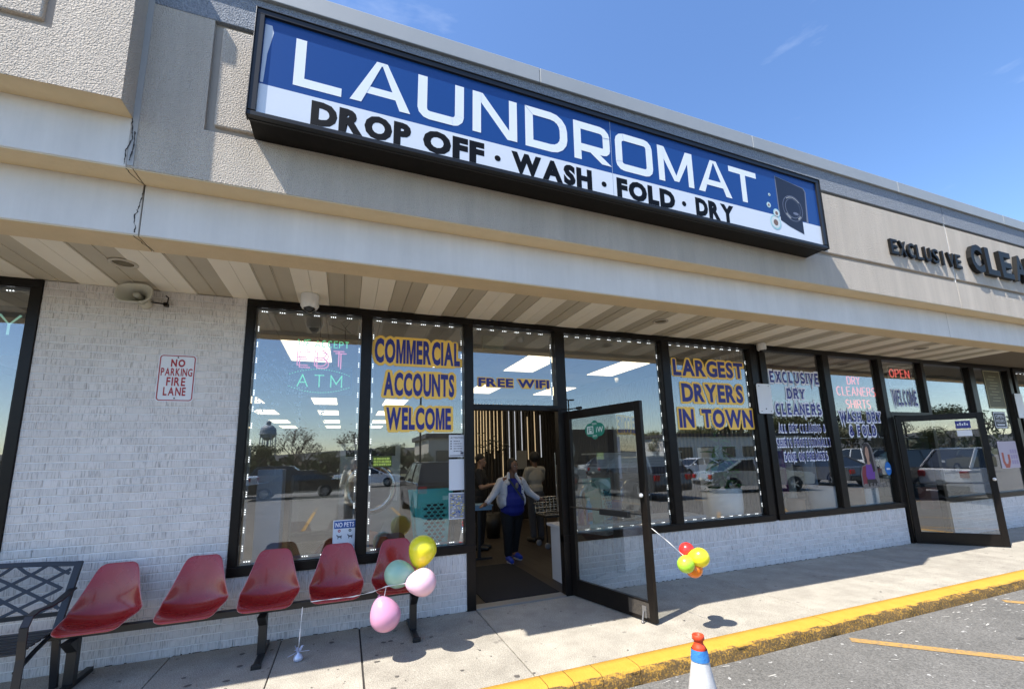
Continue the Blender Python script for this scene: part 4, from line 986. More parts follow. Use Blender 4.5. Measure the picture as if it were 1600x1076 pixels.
q = MB(); q.lathe([(cr_(.345)+.003, .345), (cr_(.57)+.003, .565)], 28, cap=False); q.build('reflective_collar', m_cw, cn)
q = MB(); q.lathe([(cr_(.53)+.005, .538), (cr_(.58)+.006, .598)], 28, cap=False); q.build('blue_tape_band', m_cb, cn)
q = MB(); q.prism(rc(-.185, .185, -.185, .185, .03, 3), 0, .032, M=Matrix.Rotation(PI/2, 4, 'X')); q.build('base_plate', m_or, cn)
bpz = cn.children[-1]; bpz.location = (0, 0, 0)

# ------------------------------------------------------------------ vinyl lettering on the glass
m_navy = mat('vinyl_navy', (.02, .02, .20), .4); m_gold = mat('vinyl_gold', (.98, .60, .10), .45); m_vwhite = mat('vinyl_white', (.82, .82, .88), .45)
YV = .042
DEC = []
def decal(text, x0, x1, z0, z1, label, grow=.13, off=.062, gap=.08, space=.35):
    r = empty('window_lettering', (0, 0, 0), 0, label, 'lettering')
    q = MB(); backing(text, x0, x1, z0, z1, YV, off, gap, space, grow*(z1-z0), q); q.build('gold_outline', m_gold, r, recalc=False)
    q = MB(); flat_text(text, x0, x1, z0, z1, 0, off=off, gap=gap, space=space, mb=q, org=(0, YV-.0022, 0)); q.build('navy_letters', m_navy, r, recalc=False)
decal('COMMERCIAL', .262, 1.235, 2.735, 2.985, 'blue COMMERCIAL lettering edged in gold at the top of the second window')
decal('ACCOUNTS', .368, 1.165, 2.365, 2.60, 'blue ACCOUNTS lettering edged in gold in the middle of the second window')
decal('WELCOME', .40, 1.125, 1.985, 2.205, 'blue WELCOME lettering edged in gold, lowest on the second window')
decal('FREE WIFI', 1.46, 2.40, 2.495, 2.59, 'blue FREE WIFI lettering edged in gold on the transom light over the doorway', grow=.11)
decal('LARGEST', 4.40, 5.76, 2.765, 2.985, 'blue LARGEST lettering edged in gold right of the open door')
decal('DRYERS', 4.52, 5.70, 2.385, 2.625, 'blue DRYERS lettering edged in gold right of the open door')
decal('IN TOWN', 4.43, 5.84, 2.01, 2.25, 'blue IN TOWN lettering edged in gold right of the open door', space=.7)
def sdecal(text, x0, x1, z0, z1, label, w_=.22, grow=.20, gap=.46):
    r = empty('window_lettering', (0, 0, 0), 0, label, 'lettering')
    serif_text(text, x0-.01, x1+.01, z0-.012, z1+.012, YV, w_, gap, grow).build('white_outline', m_vwhite, r, recalc=False)
    serif_text(text, x0, x1, z0, z1, YV-.003, w_, gap).build('navy_letters', m_navy, r, recalc=False)
sdecal('EXCLUSIVE', 6.32, 7.47, 2.73, 2.90, 'EXCLUSIVE in navy serif capitals outlined white, top of the first cleaner window')
sdecal('DRY', 6.66, 7.07, 2.47, 2.625, 'DRY in navy serif capitals outlined white, under EXCLUSIVE on the cleaner window')
sdecal('CLEANERS', 6.36, 7.42, 2.21, 2.375, 'CLEANERS in navy serif capitals outlined white on the first cleaner window')
sdecal('ALL DRY CLEANING &', 6.38, 7.45, 1.93, 2.03, 'ALL DRY CLEANING & line in small outlined serif capitals', .20, .14)
sdecal('SHIRTS PROFESSIONALLY', 6.30, 7.53, 1.70, 1.81, 'SHIRTS PROFESSIONALLY line in small outlined serif capitals', .20, .14)
sdecal('DONE ON PREMISES', 6.43, 7.41, 1.48, 1.59, 'DONE ON PREMISES line in small outlined serif capitals', .20, .14)
sdecal('WASH, DRY', 7.86, 8.94, 2.10, 2.26, 'WASH, DRY in outlined serif capitals under the red neon of the cleaner')
sdecal('& FOLD.', 8.05, 8.82, 1.86, 2.02, '& FOLD. in outlined serif capitals, lowest line on the second cleaner window')
sdecal('WELCOME', 9.40, 10.14, 2.42, 2.68, 'tall narrow WELCOME in outlined serif capitals over the cleaner door', .17, .12, .36)
# neon
m_nr = mat('neon_red', (.4, .08, .08), .4, emis=(1, .16, .14), estr=.7); m_ng = mat('neon_green', (.05, .4, .2), .4, emis=(.15, .9, .45), estr=.5); m_np = mat('neon_pink', (.4, .1, .2), .4, emis=(.9, .25, .42), estr=.55); m_nw = mat('neon_white_off', (.7, .72, .72), .4)
ne = empty('neon_sign', (0, 0, 0), 0, 'red DRY CLEANERS SHIRTS neon in the second cleaner window', 'neon sign')
q = MB(); neon('DRY', 8.15, 8.48, 2.75, 2.885, .09, .0075, q); neon('CLEANERS', 7.84, 8.86, 2.55, 2.70, .09, .0075, q); neon('SHIRTS', 8.03, 8.67, 2.33, 2.475, .09, .0075, q); q.build('tubing', m_nr, ne)
ne = empty('neon_sign', (0, 0, 0), 0, 'red OPEN neon framed by a white tube over the cleaner door', 'neon sign')
q = MB(); neon('OPEN', 9.40, 9.98, 2.93, 3.08, .10, .009, q); q.build('tubing', m_nr, ne)
q = MB(); P_ = rc(9.34, 10.05, 2.76, 3.13, .05, 4); q.tube([(a, .10, c) for a, c in P_+[P_[0]]], .008, 6); q.build('border_tube', m_nw, ne)
ne = empty('neon_sign', (0, 0, 0), 0, 'green and pink WE ACCEPT EBT neon hanging in the left window', 'neon sign')
q = MB(); neon('WE ACCEPT', -.51, -.01, 2.86, 2.93, .13, .006, q); q.build('green_tubing', m_ng, ne)
q = MB()
for dx, dz in ((0, 0),):
    lay, W_ = stroke_layout('EBT', .34); sx_ = .46/W_
    for c, px, ls in lay:
        for pl_ in ls:
            for sd in (-.011, .011):
                pts = [(-.50+(px+a)*sx_+sd, .13+sd*.3, 2.64+b_*.17-sd) for a, b_ in pl_]; q.tube(pts, .0065, 5)
q.build('pink_tubing', m_np, ne)
q = MB(); q.tube([(-.30, .13, 2.93), (-.31, .15, 3.3)], .003, 5); q.tube([(-.05, .13, 2.93), (-.05, .15, 3.1), (.03, .14, 3.22), (-.10, .12, 3.14), (-.02, .12, 3.05), (.05, .13, 3.02), (-.22, .14, 3.12), (-.24, .15, 3.2)], .004, 5)
q.build('cable', m_blackpl, ne)
ne = empty('led_sign', (0, 0, 0), 0, 'green dotted ATM sign hanging under the EBT neon', 'neon sign')
q = MB(); lay, W_ = stroke_layout('ATM', .55); sx_ = .43/W_
for c, px, ls in lay:
    for pl_ in ls:
        for a, c2 in zip(pl_, pl_[1:]):
            n_ = max(2, int(math.hypot((c2[0]-a[0])*sx_, (c2[1]-a[1])*.12)/.014))
            for i in range(n_+1): t_ = i/n_; q.ball((-.50+(px+a[0]+(c2[0]-a[0])*t_)*sx_, .13, 2.43+(a[1]+(c2[1]-a[1])*t_)*.12), .0075, 5)
for sgn in (1, -1):
    for i in range(24): t_ = -1+2*i/23; q.ball((-.285+t_*.29, .13, 2.49+sgn*(.125-.06*t_*t_)), .0055, 5)
q.build('led_dots', m_ng, ne); boxobj('backing', -.60, .04, .14, .15, 2.34, 2.65, mat('smoky_backing', (.02, .025, .035), .4), ne)
# left window neon Y at photo edge
ne = empty('neon_sign', (0, 0, 0), 0, 'pale green neon letter Y in the window at the left edge of the photo', 'neon sign')
q = MB(); neon('Y', -2.86, -2.72, 2.80, 2.98, .12, .009, q); q.build('tubing', mat('neon_pale_green', (.3, .6, .5), .4, emis=(.4, .8, .65), estr=.3), ne); boxobj('backing', -3.3, -2.70, .13, .14, 2.62, 3.06, MATS['smoky_backing'], ne)
# papers on the glass
m_pap = mat('paper_white', (.66, .68, .72), .7); m_ink = mat('paper_ink', (.06, .06, .08), .7); m_pb = mat('poster_blue', (.03, .09, .30), .6); m_py = mat('poster_yellow', (.55, .45, .10), .6); m_pg = mat('poster_grey', (.25, .26, .32), .6)
def paper(name, label, x0, x1, z0, z1, rows, y=YV-.002, head=None, mats=None, lean=0):
    r = empty(name, (0, 0, 0), 0, label, 'notice'); r.rotation_euler = (0, 0, 0)
    boxobj('sheet', x0, x1, y, y+.0012, z0, z1, m_pap, r); q = MB()
    for i, (za, zb, xa, xb) in enumerate(rows):
        x = xa
        while x < xb:
            l = min(random.uniform(.006, .03), xb-x); q.add([(x, y-.0006, za), (x+l, y-.0006, za), (x+l, y-.0006, zb), (x, y-.0006, zb)], [(0, 1, 2, 3)]); x += l+.005
    if q.v: q.build('print_lines', m_ink, r, recalc=False)
    return r
p1 = paper('notice_sheet', 'white ATTENTION notice with icons taped at the right of the second window', 1.10, 1.29, 1.66, 1.91, [(1.835-.028*i, 1.843-.028*i, 1.155, 1.155+random.uniform(.07, .11)) for i in range(5)])
q = MB(); flat_text('ATTENTION', 1.12, 1.27, 1.868, 1.888, 0, off=.01, mb=q, org=(0, YV-.003, 0)); [q.add([(1.118, YV-.0028, 1.832-.028*i), (1.132, YV-.0028, 1.832-.028*i), (1.132, YV-.0028, 1.846-.028*i), (1.118, YV-.0028, 1.846-.028*i)], [(0, 1, 2, 3)]) for i in range(4)]; q.add([(1.11, YV-.0028, 1.672), (1.28, YV-.0028, 1.672), (1.28, YV-.0028, 1.680), (1.11, YV-.0028, 1.680)], [(0, 1, 2, 3)]); q.add([(1.235, YV-.0028, 1.69), (1.27, YV-.0028, 1.69), (1.27, YV-.0028, 1.715), (1.235, YV-.0028, 1.715)], [(0, 1, 2, 3)])
q.build('heading', m_ink, p1, recalc=False)
paper('notice_sheet', 'plain lined white sheet taped below the ATTENTION notice', 1.10, 1.285, 1.29, 1.635, [])
p3 = paper('notice_sheet', 'busy blue and yellow flyer, lowest of the three papers on the second window', 1.098, 1.285, .975, 1.262, [])
q = MB(); random.seed(3)
q.add([(a, YV-.0028, c) for a, c in rc(1.105, 1.278, .985, 1.252, .002, 1)], [tuple(range(8))], 2)
for i in range(90):
    x = random.uniform(1.108, 1.255); z = random.uniform(.988, 1.235); l = random.uniform(.008, .028); h_ = random.uniform(.005, .014); q.add([(x, YV-.0032-.00002*i, z), (x+l, YV-.0032-.00002*i, z), (x+l, YV-.0032-.00002*i, z+h_), (x, YV-.0032-.00002*i, z+h_)], [(0, 1, 2, 3)], random.choice((0, 1, 1, 3)))
q.build('flyer_print', [m_pb, m_py, m_pg, m_pap], p3, recalc=False)
np_ = empty('no_pets_sign', (0, 0, 0), 0, 'blue and white NO PETS sign in the lower corner of the left window', 'sign')
boxobj('sheet', -.095, .128, YV-.003, YV-.001, .70, 1.052, m_pap, np_)
q = MB(); q.add([(-.085, YV-.0042, .968), (.118, YV-.0042, .968), (.118, YV-.0042, 1.042), (-.085, YV-.0042, 1.042)], [(0, 1, 2, 3)], 0)
flat_text('NO PETS', -.072, .106, .984, 1.026, 0, off=.03, gap=.14, mb=q, mi=1, org=(0, YV-.0052, 0))
for i in range(4): flat_text(('No dogs or pets are', 'allowed in the', 'store. Service', 'dogs welcome')[i], -.08, .11-(i % 2)*.03, .795-.024*i, .806-.024*i, 0, off=.02, mb=q, mi=2, org=(0, YV-.0045, 0))
for cxx, mm_ in ((-.035, 3), (.068, 4)):
    q.add([(cxx+.014*math.cos(2*PI*i/14), YV-.0044, .945+.014*math.sin(2*PI*i/14)) for i in range(14)], [tuple(range(14))], mm_)
    for quad in ribbon([(-.006, -.006), (.006, .006)], .003)+ribbon([(-.006, .006), (.006, -.006)], .003): q.add([(cxx+a, YV-.0050, .945+c) for a, c in quad], [(0, 1, 2, 3)], 1)
    dog = [(-.028, .02), (-.022, .026), (-.014, .022), (-.008, .012), (.018, .012), (.028, .022), (.024, .006), (.022, -.022), (.017, -.022), (.014, -.004), (-.006, -.004), (-.008, -.022), (-.013, -.022), (-.014, .006), (-.02, .012)]
    q.add([(cxx+a, YV-.0044, .885+c*.9) for a, c in dog], [tuple(range(len(dog)))], 2)
q.build('print', [m_pb, m_vwhite, m_ink, m_red, mat('print_dark_green', (.02, .06, .04), .6)], np_, recalc=False)
# stickers on the far right window
fs_ = empty('window_notice', (0, 0, 0), 0, 'tall dark brown notice sticker with thin cream border on the far right window', 'notice')
boxobj('sheet', 12.60, 13.26, YV-.003, YV-.001, 2.40, 3.22, mat('notice_brown', (.10, .085, .035), .5), fs_)
q = MB(); [q.add([(a, YV-.0042, c) for a, c in quad], [(0, 1, 2, 3)]) for quad in ribbon([(12.62, 2.42), (13.24, 2.42), (13.24, 3.20), (12.62, 3.20)], .02, True)]
for i in range(9): xa = 12.7+random.uniform(0, .12); q.add([(xa, YV-.0042, 3.08-i*.065), (xa+random.uniform(.2, .38), YV-.0042, 3.08-i*.065), (xa+.3, YV-.0042, 3.09-i*.065), (xa, YV-.0042, 3.09-i*.065)], [(0, 1, 2, 3)])
q.build('print', mat('print_cream', (.42, .38, .22), .6), fs_, recalc=False)
fs_ = empty('window_notice', (0, 0, 0), 0, 'small dark OPEN hours sticker with white border on the far right window', 'notice')
boxobj('sheet', 12.66, 13.13, YV-.003, YV-.001, 1.98, 2.33, mat('notice_dark', (.03, .03, .035), .5), fs_)
q = MB(); [q.add([(a, YV-.0042, c) for a, c in quad], [(0, 1, 2, 3)]) for quad in ribbon(rc(12.68, 13.11, 2.0, 2.31, .03), .022, True)]
flat_text('OPEN', 12.74, 13.05, 2.20, 2.27, 0, off=.02, mb=q, org=(0, YV-.0042, 0)); flat_text('HOURS', 12.74, 13.05, 2.11, 2.17, 0, off=.02, mb=q, org=(0, YV-.0042, 0)); q.box(12.75, 13.04, YV-.0048, YV-.0042, 2.04, 2.07)
q.build('print', m_pap, fs_, recalc=False)
fs_ = empty('window_poster', (0, 0, 0), 0, 'pale poster with a red curved garment print on the far right window', 'poster')
boxobj('sheet', 12.58, 13.30, YV-.003, YV-.001, 1.16, 1.71, mat('poster_pale', (.48, .42, .48), .6), fs_)
q = MB(); [q.add([(a, YV-.0042, c) for a, c in quad], [(0, 1, 2, 3)], 0) for quad in ribbon([(12.70, 1.48), (12.70, 1.30), (12.76, 1.21), (12.86, 1.21), (12.92, 1.30), (12.92, 1.44)], .08)]
for i in range(3):
    for j in range(3): q.add([(13.0+i*.09, YV-.0042, 1.24+j*.11), (13.07+i*.09, YV-.0042, 1.24+j*.11), (13.07+i*.09, YV-.0042, 1.32+j*.11), (13.0+i*.09, YV-.0042, 1.32+j*.11)], [(0, 1, 2, 3)], 1)
q.build('print', [mat('print_brick_red', (.42, .10, .06), .6), mat('print_lilac', (.35, .28, .42), .6)], fs_, recalc=False)
# paper cut-out of a woman on the second cleaner window
cu = empty('woman_cutout', (0, 0, 0), 0, 'printed cut-out of a woman in a purple top on the second cleaner window', 'poster')
q = MB(); 
def cp(pts, mi, y): q.add([(a, y, c) for a, c in pts], [tuple(range(len(pts)))], mi)
cp([(8.35, 1.30), (8.22, 1.25), (8.17, 1.10), (8.17, .86), (8.22, .80), (8.50, .80), (8.64, .86), (8.62, 1.20), (8.56, 1.62), (8.48, 1.74), (8.38, 1.74), (8.31, 1.65), (8.31, 1.45)], 4, YV)
cp([(8.24, 1.24), (8.20, 1.10), (8.20, .88), (8.34, .88), (8.36, 1.27)], 3, YV-.0005)
cp([(8.33, 1.28), (8.30, 1.05), (8.33, .98), (8.52, .98), (8.56, 1.25), (8.50, 1.30)], 0, YV-.0010)
cp([(8.33, 1.30), (8.32, 1.55), (8.35, 1.70), (8.42, 1.73), (8.50, 1.68), (8.53, 1.50), (8.56, 1.15), (8.50, 1.12), (8.47, 1.35)], 1, YV-.0015)
cp([(8.38, 1.38), (8.355, 1.50), (8.375, 1.62), (8.42, 1.66), (8.455, 1.60), (8.455, 1.46), (8.44, 1.36), (8.45, 1.28), (8.38, 1.28)], 2, YV-.0020)
cp([(8.30, .98), (8.30, .84), (8.60, .84), (8.54, .98)], 1, YV-.0022)
q.build('print', [mat('print_purple', (.14, .04, .26), .6), mat('print_hair', (.02, .012, .012), .6), mat('print_skin', (.42, .24, .16), .6), mat('print_maroon', (.20, .02, .03), .6), mat('print_edge', (.16, .14, .13), .6)], cu, recalc=False); cu.children[0].scale = (1, 1, .82); cu.children[0].location.z = 1.74*.18
q = MB(); flat_text('CLEANERS', 8.20, 8.86, .97, 1.05, 0, off=.01, mb=q, org=(0, YV-.003, 0)); tag(q.build('window_lettering', mat('faded_vinyl', (.22, .2, .18), .6), recalc=False), 'faint grey CLEANERS lettering low on the second cleaner window', 'lettering')
o = MB(); disc(o, 8.92, 1.28, .085, .115, YV, 20); o.add([(8.87, YV-.001, 1.26), (8.97, YV-.001, 1.26), (8.97, YV-.001, 1.29), (8.87, YV-.001, 1.29)], [(0, 1, 2, 3)], 1)
tag(o.build('round_sticker', [mat('sticker_blue', (.02, .16, .50), .5), m_pap], recalc=False), 'round blue sticker near the right edge of the second cleaner window', 'sticker')

# everything stuck to the glass sits 42 mm behind the facade plane it was measured on; hung signs further back
for o in list(scn.objects):
    if o.parent is None:
        st_ = o.name.split('.')[0]
        if st_ in ('window_lettering', 'notice_sheet', 'window_notice', 'window_poster', 'woman_cutout', 'no_pets_sign', 'round_sticker', 'neon_sign', 'led_sign'):
            k = 1.0085 if st_ not in ('neon_sign', 'led_sign') else 1.024
            o.scale = (k, 1, k); o.location.z = 1.6147*(1-k)
# ------------------------------------------------------------------ interior shells
random.seed(11)
m_wallin = mat('interior_paint', (.12, .14, .17), .8); m_ceil = mat('ceiling_tile', (.60, .60, .58), .85, rnd=.03, var=(20, (.55, .55, .53), .3)); m_tbar = mat('tile_gap', (.20, .20, .20), .8)
m_floor = mat('dark_wood_floor', (.022, .016, .012), .55, rnd=.18, var=(6, (.034, .025, .018), .3)); m_troff = mat('troffer_light', (.9, .85, .75), .5, emis=(1.0, .81, .54), estr=2.0)
m_slat = mat('black_slat', (.022, .020, .019), .5); m_slatb = mat('slat_backing', (.03, .022, .018), .8); m_slat2 = mat('brown_slat', (.075, .062, .052), .55)
inn = empty('interior_room', kind='structure')
boxobj('rear_wall', -5.6, 6.2, 18.0, 18.1, 0, 3.34, m_wallin, inn); boxobj('inner_wall', 2.56, 2.60, 6.55, 18.0, 0, 3.29, m_wallin, inn); boxobj('side_wall', -5.7, -5.6, .1, 18.0, 0, 3.34, m_wallin, inn)
boxobj('rear_wall', 6.25, 20, 5.0, 5.1, 0, 3.34, mat('cleaner_back_wall', (.06, .05, .045), .8), inn); boxobj('party_wall', 6.14, 6.24, .12, 9.1, 0, 3.34, m_wallin, inn)
boxobj('end_wall', 17.5, 17.6, .1, 5.1, 0, 3.34, m_wallin, inn)
boxobj('floor_slab', -5.6, 20, .10, 18.0, -.06, -.008, m_joint, inn)
PLK = {}
q = MB(); q.box(.002, .148, 0, 1.496, -.008, .001); pk = q.mesh('floor_plank', m_floor)
for i in range(24):
    for j in range(4): place(pk, 'floor_plank', inn, (1.0+i*.15, .102+j*1.5+(i % 3)*.0-.0, .0005))
boxobj('vinyl_floor', -5.6, .995, .102, 18.0, -.008, .001, mat('vinyl_floor', (.07, .058, .05), .5), inn); boxobj('vinyl_floor', 4.605, 20, .102, 9.0, -.008, .001, MATS['vinyl_floor'], inn)
boxobj('floor_rear', 1, 4.6, 6.105, 18.0, -.008, .001, m_floor, inn)
# suspended ceiling of 0.6 x 1.2 tiles with light troffers
tile = MB().box(.006, .604, .006, 1.264, 0, .015).mesh('ceiling_tile', m_ceil); lite = MB().box(.006, .604, .006, 1.264, -.002, .015).mesh('light_panel', m_troff)
boxobj('ceiling_grid', -5.6, 6.14, .12, 18.0, 3.312, 3.33, m_tbar, inn)
for i in range(-8, 10):
    for j in range(0, 14):
        x = -.88+i*.61; y = .23+j*1.27
        if x < -5.5 or x > 5.6: continue
        is_l = (i % 3 == 0) and j in (1, 3, 5, 6) or (i % 3 == 0 and j == 2 and i < 0)
        is_l = (i % 3 == 0) and j == 1
        if y > 6.5 and x > 2.5: continue
        if is_l:
            o = place(lite, 'ceiling_light_panel', None, (x, y, 3.296))
            tag(o, 'flat ceiling light panel in the laundromat ceiling', 'ceiling light', 'laundromat ceiling light panels')
        else: place(tile, 'ceiling_tile', inn, (x, y, 3.298))
for i in (-6, -3, 0, 3, 6, 9):
    for y in (4.3, 7.1, 9.95, 13.2, 15.9):
        if i > 3 and y > 5: continue
        o = place(lite, 'ceiling_light_panel', None, (-.88+i*.61, y, 3.290)); tag(o, 'flat ceiling light panel in the laundromat ceiling', 'ceiling light', 'laundromat ceiling light panels')
boxobj('cleaner_ceiling', 6.24, 20, .12, 5.0, 3.30, 3.33, mat('cleaner_ceiling', (.25, .25, .24), .8), inn)
# slatted black feature wall at the back with vertical light tubes
fw_ = empty('slat_wall', (0, 0, 0), 0, 'black vertical slat wall at the back of the laundromat seen through the doorway', 'slat wall')
boxobj('backing', 2.56, 6.13, 6.55, 6.6, 0, 3.29, m_slatb, fw_)
sl_ = MB().box(0, .05, 0, .045, .02, 3.28).mesh('slat', m_slat)
for i in range(38): place(sl_, 'slat', fw_, (2.60+i*.092, 6.50, 0))
pw_ = empty('slat_wall', (0, 0, 0), 0, 'brown vertical slat wall beside the potted plant at the right end of the laundromat', 'slat wall')
boxobj('backing', 6.12, 6.14, .14, 6.5, 0, 3.29, m_slatb, pw_)
sl2 = MB().box(0, .035, 0, .05, .02, 3.28).mesh('slat', m_slat2)
for i in range(68): place(sl2, 'slat', pw_, (6.085, .16+i*.092, 0))
m_tubeL = mat('warm_light_tube', (.9, .8, .6), .5, emis=(1, .74, .42), estr=.30); m_tubeW = mat('cool_light_tube', (.8, .85, .9), .5, emis=(.80, .85, .95), estr=.30)
tubes = [(3.25, 1.9, 3.2), (3.33, 1.75, 3.2), (3.42, 2.1, 3.2), (3.5, 2.0, 3.2), (3.58, 2.2, 3.2), (3.68, 2.15, 3.2), (3.80, 2.0, 3.2), (3.9, 2.2, 3.2), (4.04, .95, 3.2), (4.24, 1.75, 3.2), (4.42, 1.55, 3.2), (4.62, 1.72, 3.2), (4.80, 1.95, 2.85), (5.02, 1.7, 3.2), (5.2, 2.0, 2.9), (2.95, 1.7, 2.9), (3.0, 2.1, 2.8), (3.06, 1.9, 2.85)]
for i, (x, z0, z1) in enumerate(tubes):
    o = MB().box(x-.0065, x+.0065, 6.46, 6.49, z0-.35, z1-.05).build('light_tube', m_tubeW if i in (10, 11, 9, 14) else m_tubeL)
    tag(o, 'thin vertical light tube on the black slat wall', 'light tube', 'light tubes on the slat wall')
for i, (x, y, z0, z1) in enumerate(((3.72, 2.6, .85, 1.72), (3.88, 2.7, .95, 1.76))):
    tag(MB().tube([(x, y, z0), (x, y, z1)], .012, 8).build('cart_pole', mat('chrome', (.55, .55, .55), .15, 1.0)), ('left', 'right')[i]+' chrome hanging pole of the laundry cart in the doorway', 'pole')
m_chrome = MATS['chrome']; m_steel = mat('brushed_steel', (.38, .39, .40), .35, .85, var=(3, (.48, .48, .48), .3)); m_drum = mat('drum_dark', (.02, .02, .022), .15)
# washers
def washer():
    r = empty('washing_machine', (0, 0, 0)); boxobj('cabinet', -.44, .44, 0, .8, .06, 1.92, m_steel, r, bevel=.01); boxobj('plinth', -.42, .42, .04, .78, 0, .0595, m_black, r)
    R = Matrix.Rotation(PI/2, 4, 'X')
    MB().lathe([(.375, 0), (.385, .03), (.36, .055), (.30, .06), (.285, .03), (.285, .0)], 36, M=R, cap=False).build('door_ring', m_chrome, r, loc=(0, -.001, 1.25))
    MB().lathe([(.0, .065), (.15, .06), (.24, .04), (.285, .02)], 30, M=R, cap=False).build('door_glass', m_drum, r, loc=(0, -.001, 1.25))
    boxobj('control_panel', -.36, .36, -.012, -.001, 1.72, 1.87, m_blackpl, r); boxobj('coin_box', .24, .40, -.02, -.001, 1.05, 1.3, m_white, r); boxobj('door_handle', -.40, -.33, -.05, -.001, 1.18, 1.32, m_white, r)
    boxobj('soap_tray', -.36, -.1, -.02, -.001, 1.60, 1.70, m_steel, r)
    return r
w0 = washer(); G_W = 'front loading washing machines inside the laundromat'; first = True
for wi_, (x, y, rz) in enumerate(((.36, 2.1, 0), (4.62, 2.75, 0), (5.55, 2.75, 0))):
    o = w0 if first else copy_tree(w0); first = False; o.location = (x, y, 0 if x < 3 else -.45); o.rotation_euler = (0, 0, rz); tag(o, ('steel washing machine whose round chrome door shows beside the mullion of the second window', 'steel washing machine behind the open door glass, left of the pair', 'steel washing machine behind the open door, right of the pair')[wi_], 'washing machine', G_W)
# entrance mat
boxobj('door_mat', 1.56, 2.50, .16, 1.84, .002, .014, mat('black_mat', (.006, .006, .008), .95, bump=(200, .6)), bevel=.004); tag(bpy.data.objects['door_mat'], 'black entrance mat just inside the laundromat doorway', 'door mat')
# white counter right of the doorway, and things on it
ct = empty('white_counter', (0, 0, 0), 0, 'white laminate counter running from the doorway along the window', 'counter')
m_lam = mat('white_laminate', (.55, .57, .60), .4)
boxobj('top', 2.66, 5.0, .26, .80, .70, .735, m_lam, ct); boxobj('side_panel', 2.70, 2.73, .30, .76, 0, .6995, m_lam, ct); boxobj('front_panel', 2.73, 4.98, .32, .34, 0, .6995, m_lam, ct)
def bottle(x, y, h, col, capc, label, lab=None):
    r = empty('detergent_bottle', (x, y, .735), 0, label, 'bottle'); m_ = mat('bottle_'+col[0], col[1], .3)
    q = MB(); n = 14; pr = [(.045, .026, 0), (.047, .028, .02), (.047, .028, h*.55), (.040, .026, h*.7), (.018, .018, h*.86), (.018, .018, h*.9)]
    vs = [(a*math.cos(2*PI*j/n), b_*math.sin(2*PI*j/n), c) for a, b_, c in pr for j in range(n)]
    q.add(vs, [(i*n+j, i*n+(j+1) % n, (i+1)*n+(j+1) % n, (i+1)*n+j) for i in range(len(pr)-1) for j in range(n)], 0, True); q.add(vs[:n], [tuple(range(n))[::-1]]); q.build('body', m_, r)
    MB().lathe([(.021, h*.9), (.021, h), (.0, h)], 12).build('cap', mat('cap_'+capc[0], capc[1], .4), r)
    if lab: boxobj('front_label', -.034, .034, -.031, -.0285, h*.12, h*.45, mat('label_'+lab[0], lab[1], .5), r)
bottle(2.87, .36, .27, ('blue', (.03, .14, .42)), ('dark_blue', (.02, .05, .2)), 'blue detergent bottle nearest the door hinge', ('white', (.6, .6, .6)))
bottle(2.97, .37, .26, ('purple', (.12, .05, .20)), ('pale', (.5, .5, .5)), 'purple detergent bottle between the two blue ones')
bottle(3.09, .36, .34, ('bright_blue', (.06, .26, .60)), ('white', (.7, .7, .7)), 'tall bright blue detergent bottle with white cap and red label', ('red', (.5, .04, .04)))
bottle(2.70, .34, .30, ('violet', (.03, .02, .30)), ('violet', (.03, .02, .3)), 'slim violet bottle standing in the doorway on the counter corner')
# paper bag leaning
pb_ = empty('paper_bag', (3.28, .42, .737), 0, 'tall brown paper bag leaning on the counter behind the door glass', 'bag'); m_kraft = mat('kraft_paper', (.30, .235, .155), .85, bump=(18, .4))
q = MB(); M_ = Matrix.Rotation(math.radians(-16), 4, 'Y'); q.box(-.12, .14, -.06, .07, 0, .40, 0, M_ @ Matrix.Translation((.02, 0, .02)))
q.build('bag_body', m_kraft, pb_, bevel=.006); q = MB(); q.box(.142, .1425, -.05, .06, .03, .38, 0, M_ @ Matrix.Translation((.02, 0, .02))); q.build('fold', mat('kraft_fold', (.22, .17, .11), .9), pb_, recalc=False)
# blue tub with a white cap above it on a dark laundry bag
tb = empty('blue_tub', (3.62, .60, .737), 0, 'rounded blue laundry tub on the counter behind the paper bag', 'tub'); MB().lathe([(.0, 0), (.11, 0), (.14, .24), (.146, .245), (.146, .255), (.134, .255), (.10, .02), (.0, .02)], 24, cap=False).build('tub_body', mat('tub_blue', (.012, .05, .36), .4), tb)
lb = empty('laundry_bag', (3.56, .74, .737), 0, 'dark blue stuffed laundry bag with a white cap on top', 'bag'); q = MB(); q.ball((0, .05, .16), (.20, .12, .17), 14); q.ball((.04, .05, .30), (.13, .10, .10), 12); q.build('bag_body', mat('navy_cloth', (.015, .02, .06), .8, bump=(14, .8)), lb)
cpz = empty('baseball_hat', (3.56, .72, 1.19), .4, 'white baseball cap lying on the dark laundry bag behind the door glass', 'cap'); m_capw = mat('cap_cotton', (.68, .70, .76), .8, bump=(60, .3))
MC = Matrix.Rotation(math.radians(38), 4, 'Y'); q = MB(); q.lathe([(.105, -.02), (.106, .02), (.092, .065), (.055, .095), (.0, .105)], 20, M=MC, cap=False); q.build('crown', m_capw, cpz, loc=(0, .0, 0))
q = MB(); P_ = [(-.06, .09), (-.14, .07), (-.19, 0), (-.14, -.07), (-.06, -.09)]; q.add([MC @ Vector((a, b_, -.02)) for a, b_ in P_]+[MC @ Vector((a, b_, -.026)) for a, b_ in P_], [(0, 1, 2, 3, 4), (9, 8, 7, 6, 5)]+[(i, i+5, (i+1) % 5+5, (i+1) % 5) for i in range(5)]); q.build('brim', m_capw, cpz)
cbx = boxobj('cardboard_box', 3.60, 3.80, .34, .46, .737, .87, mat('cardboard', (.32, .19, .11), .8)); tag(cbx, 'small tan cardboard box on the counter under the blue tub', 'box')
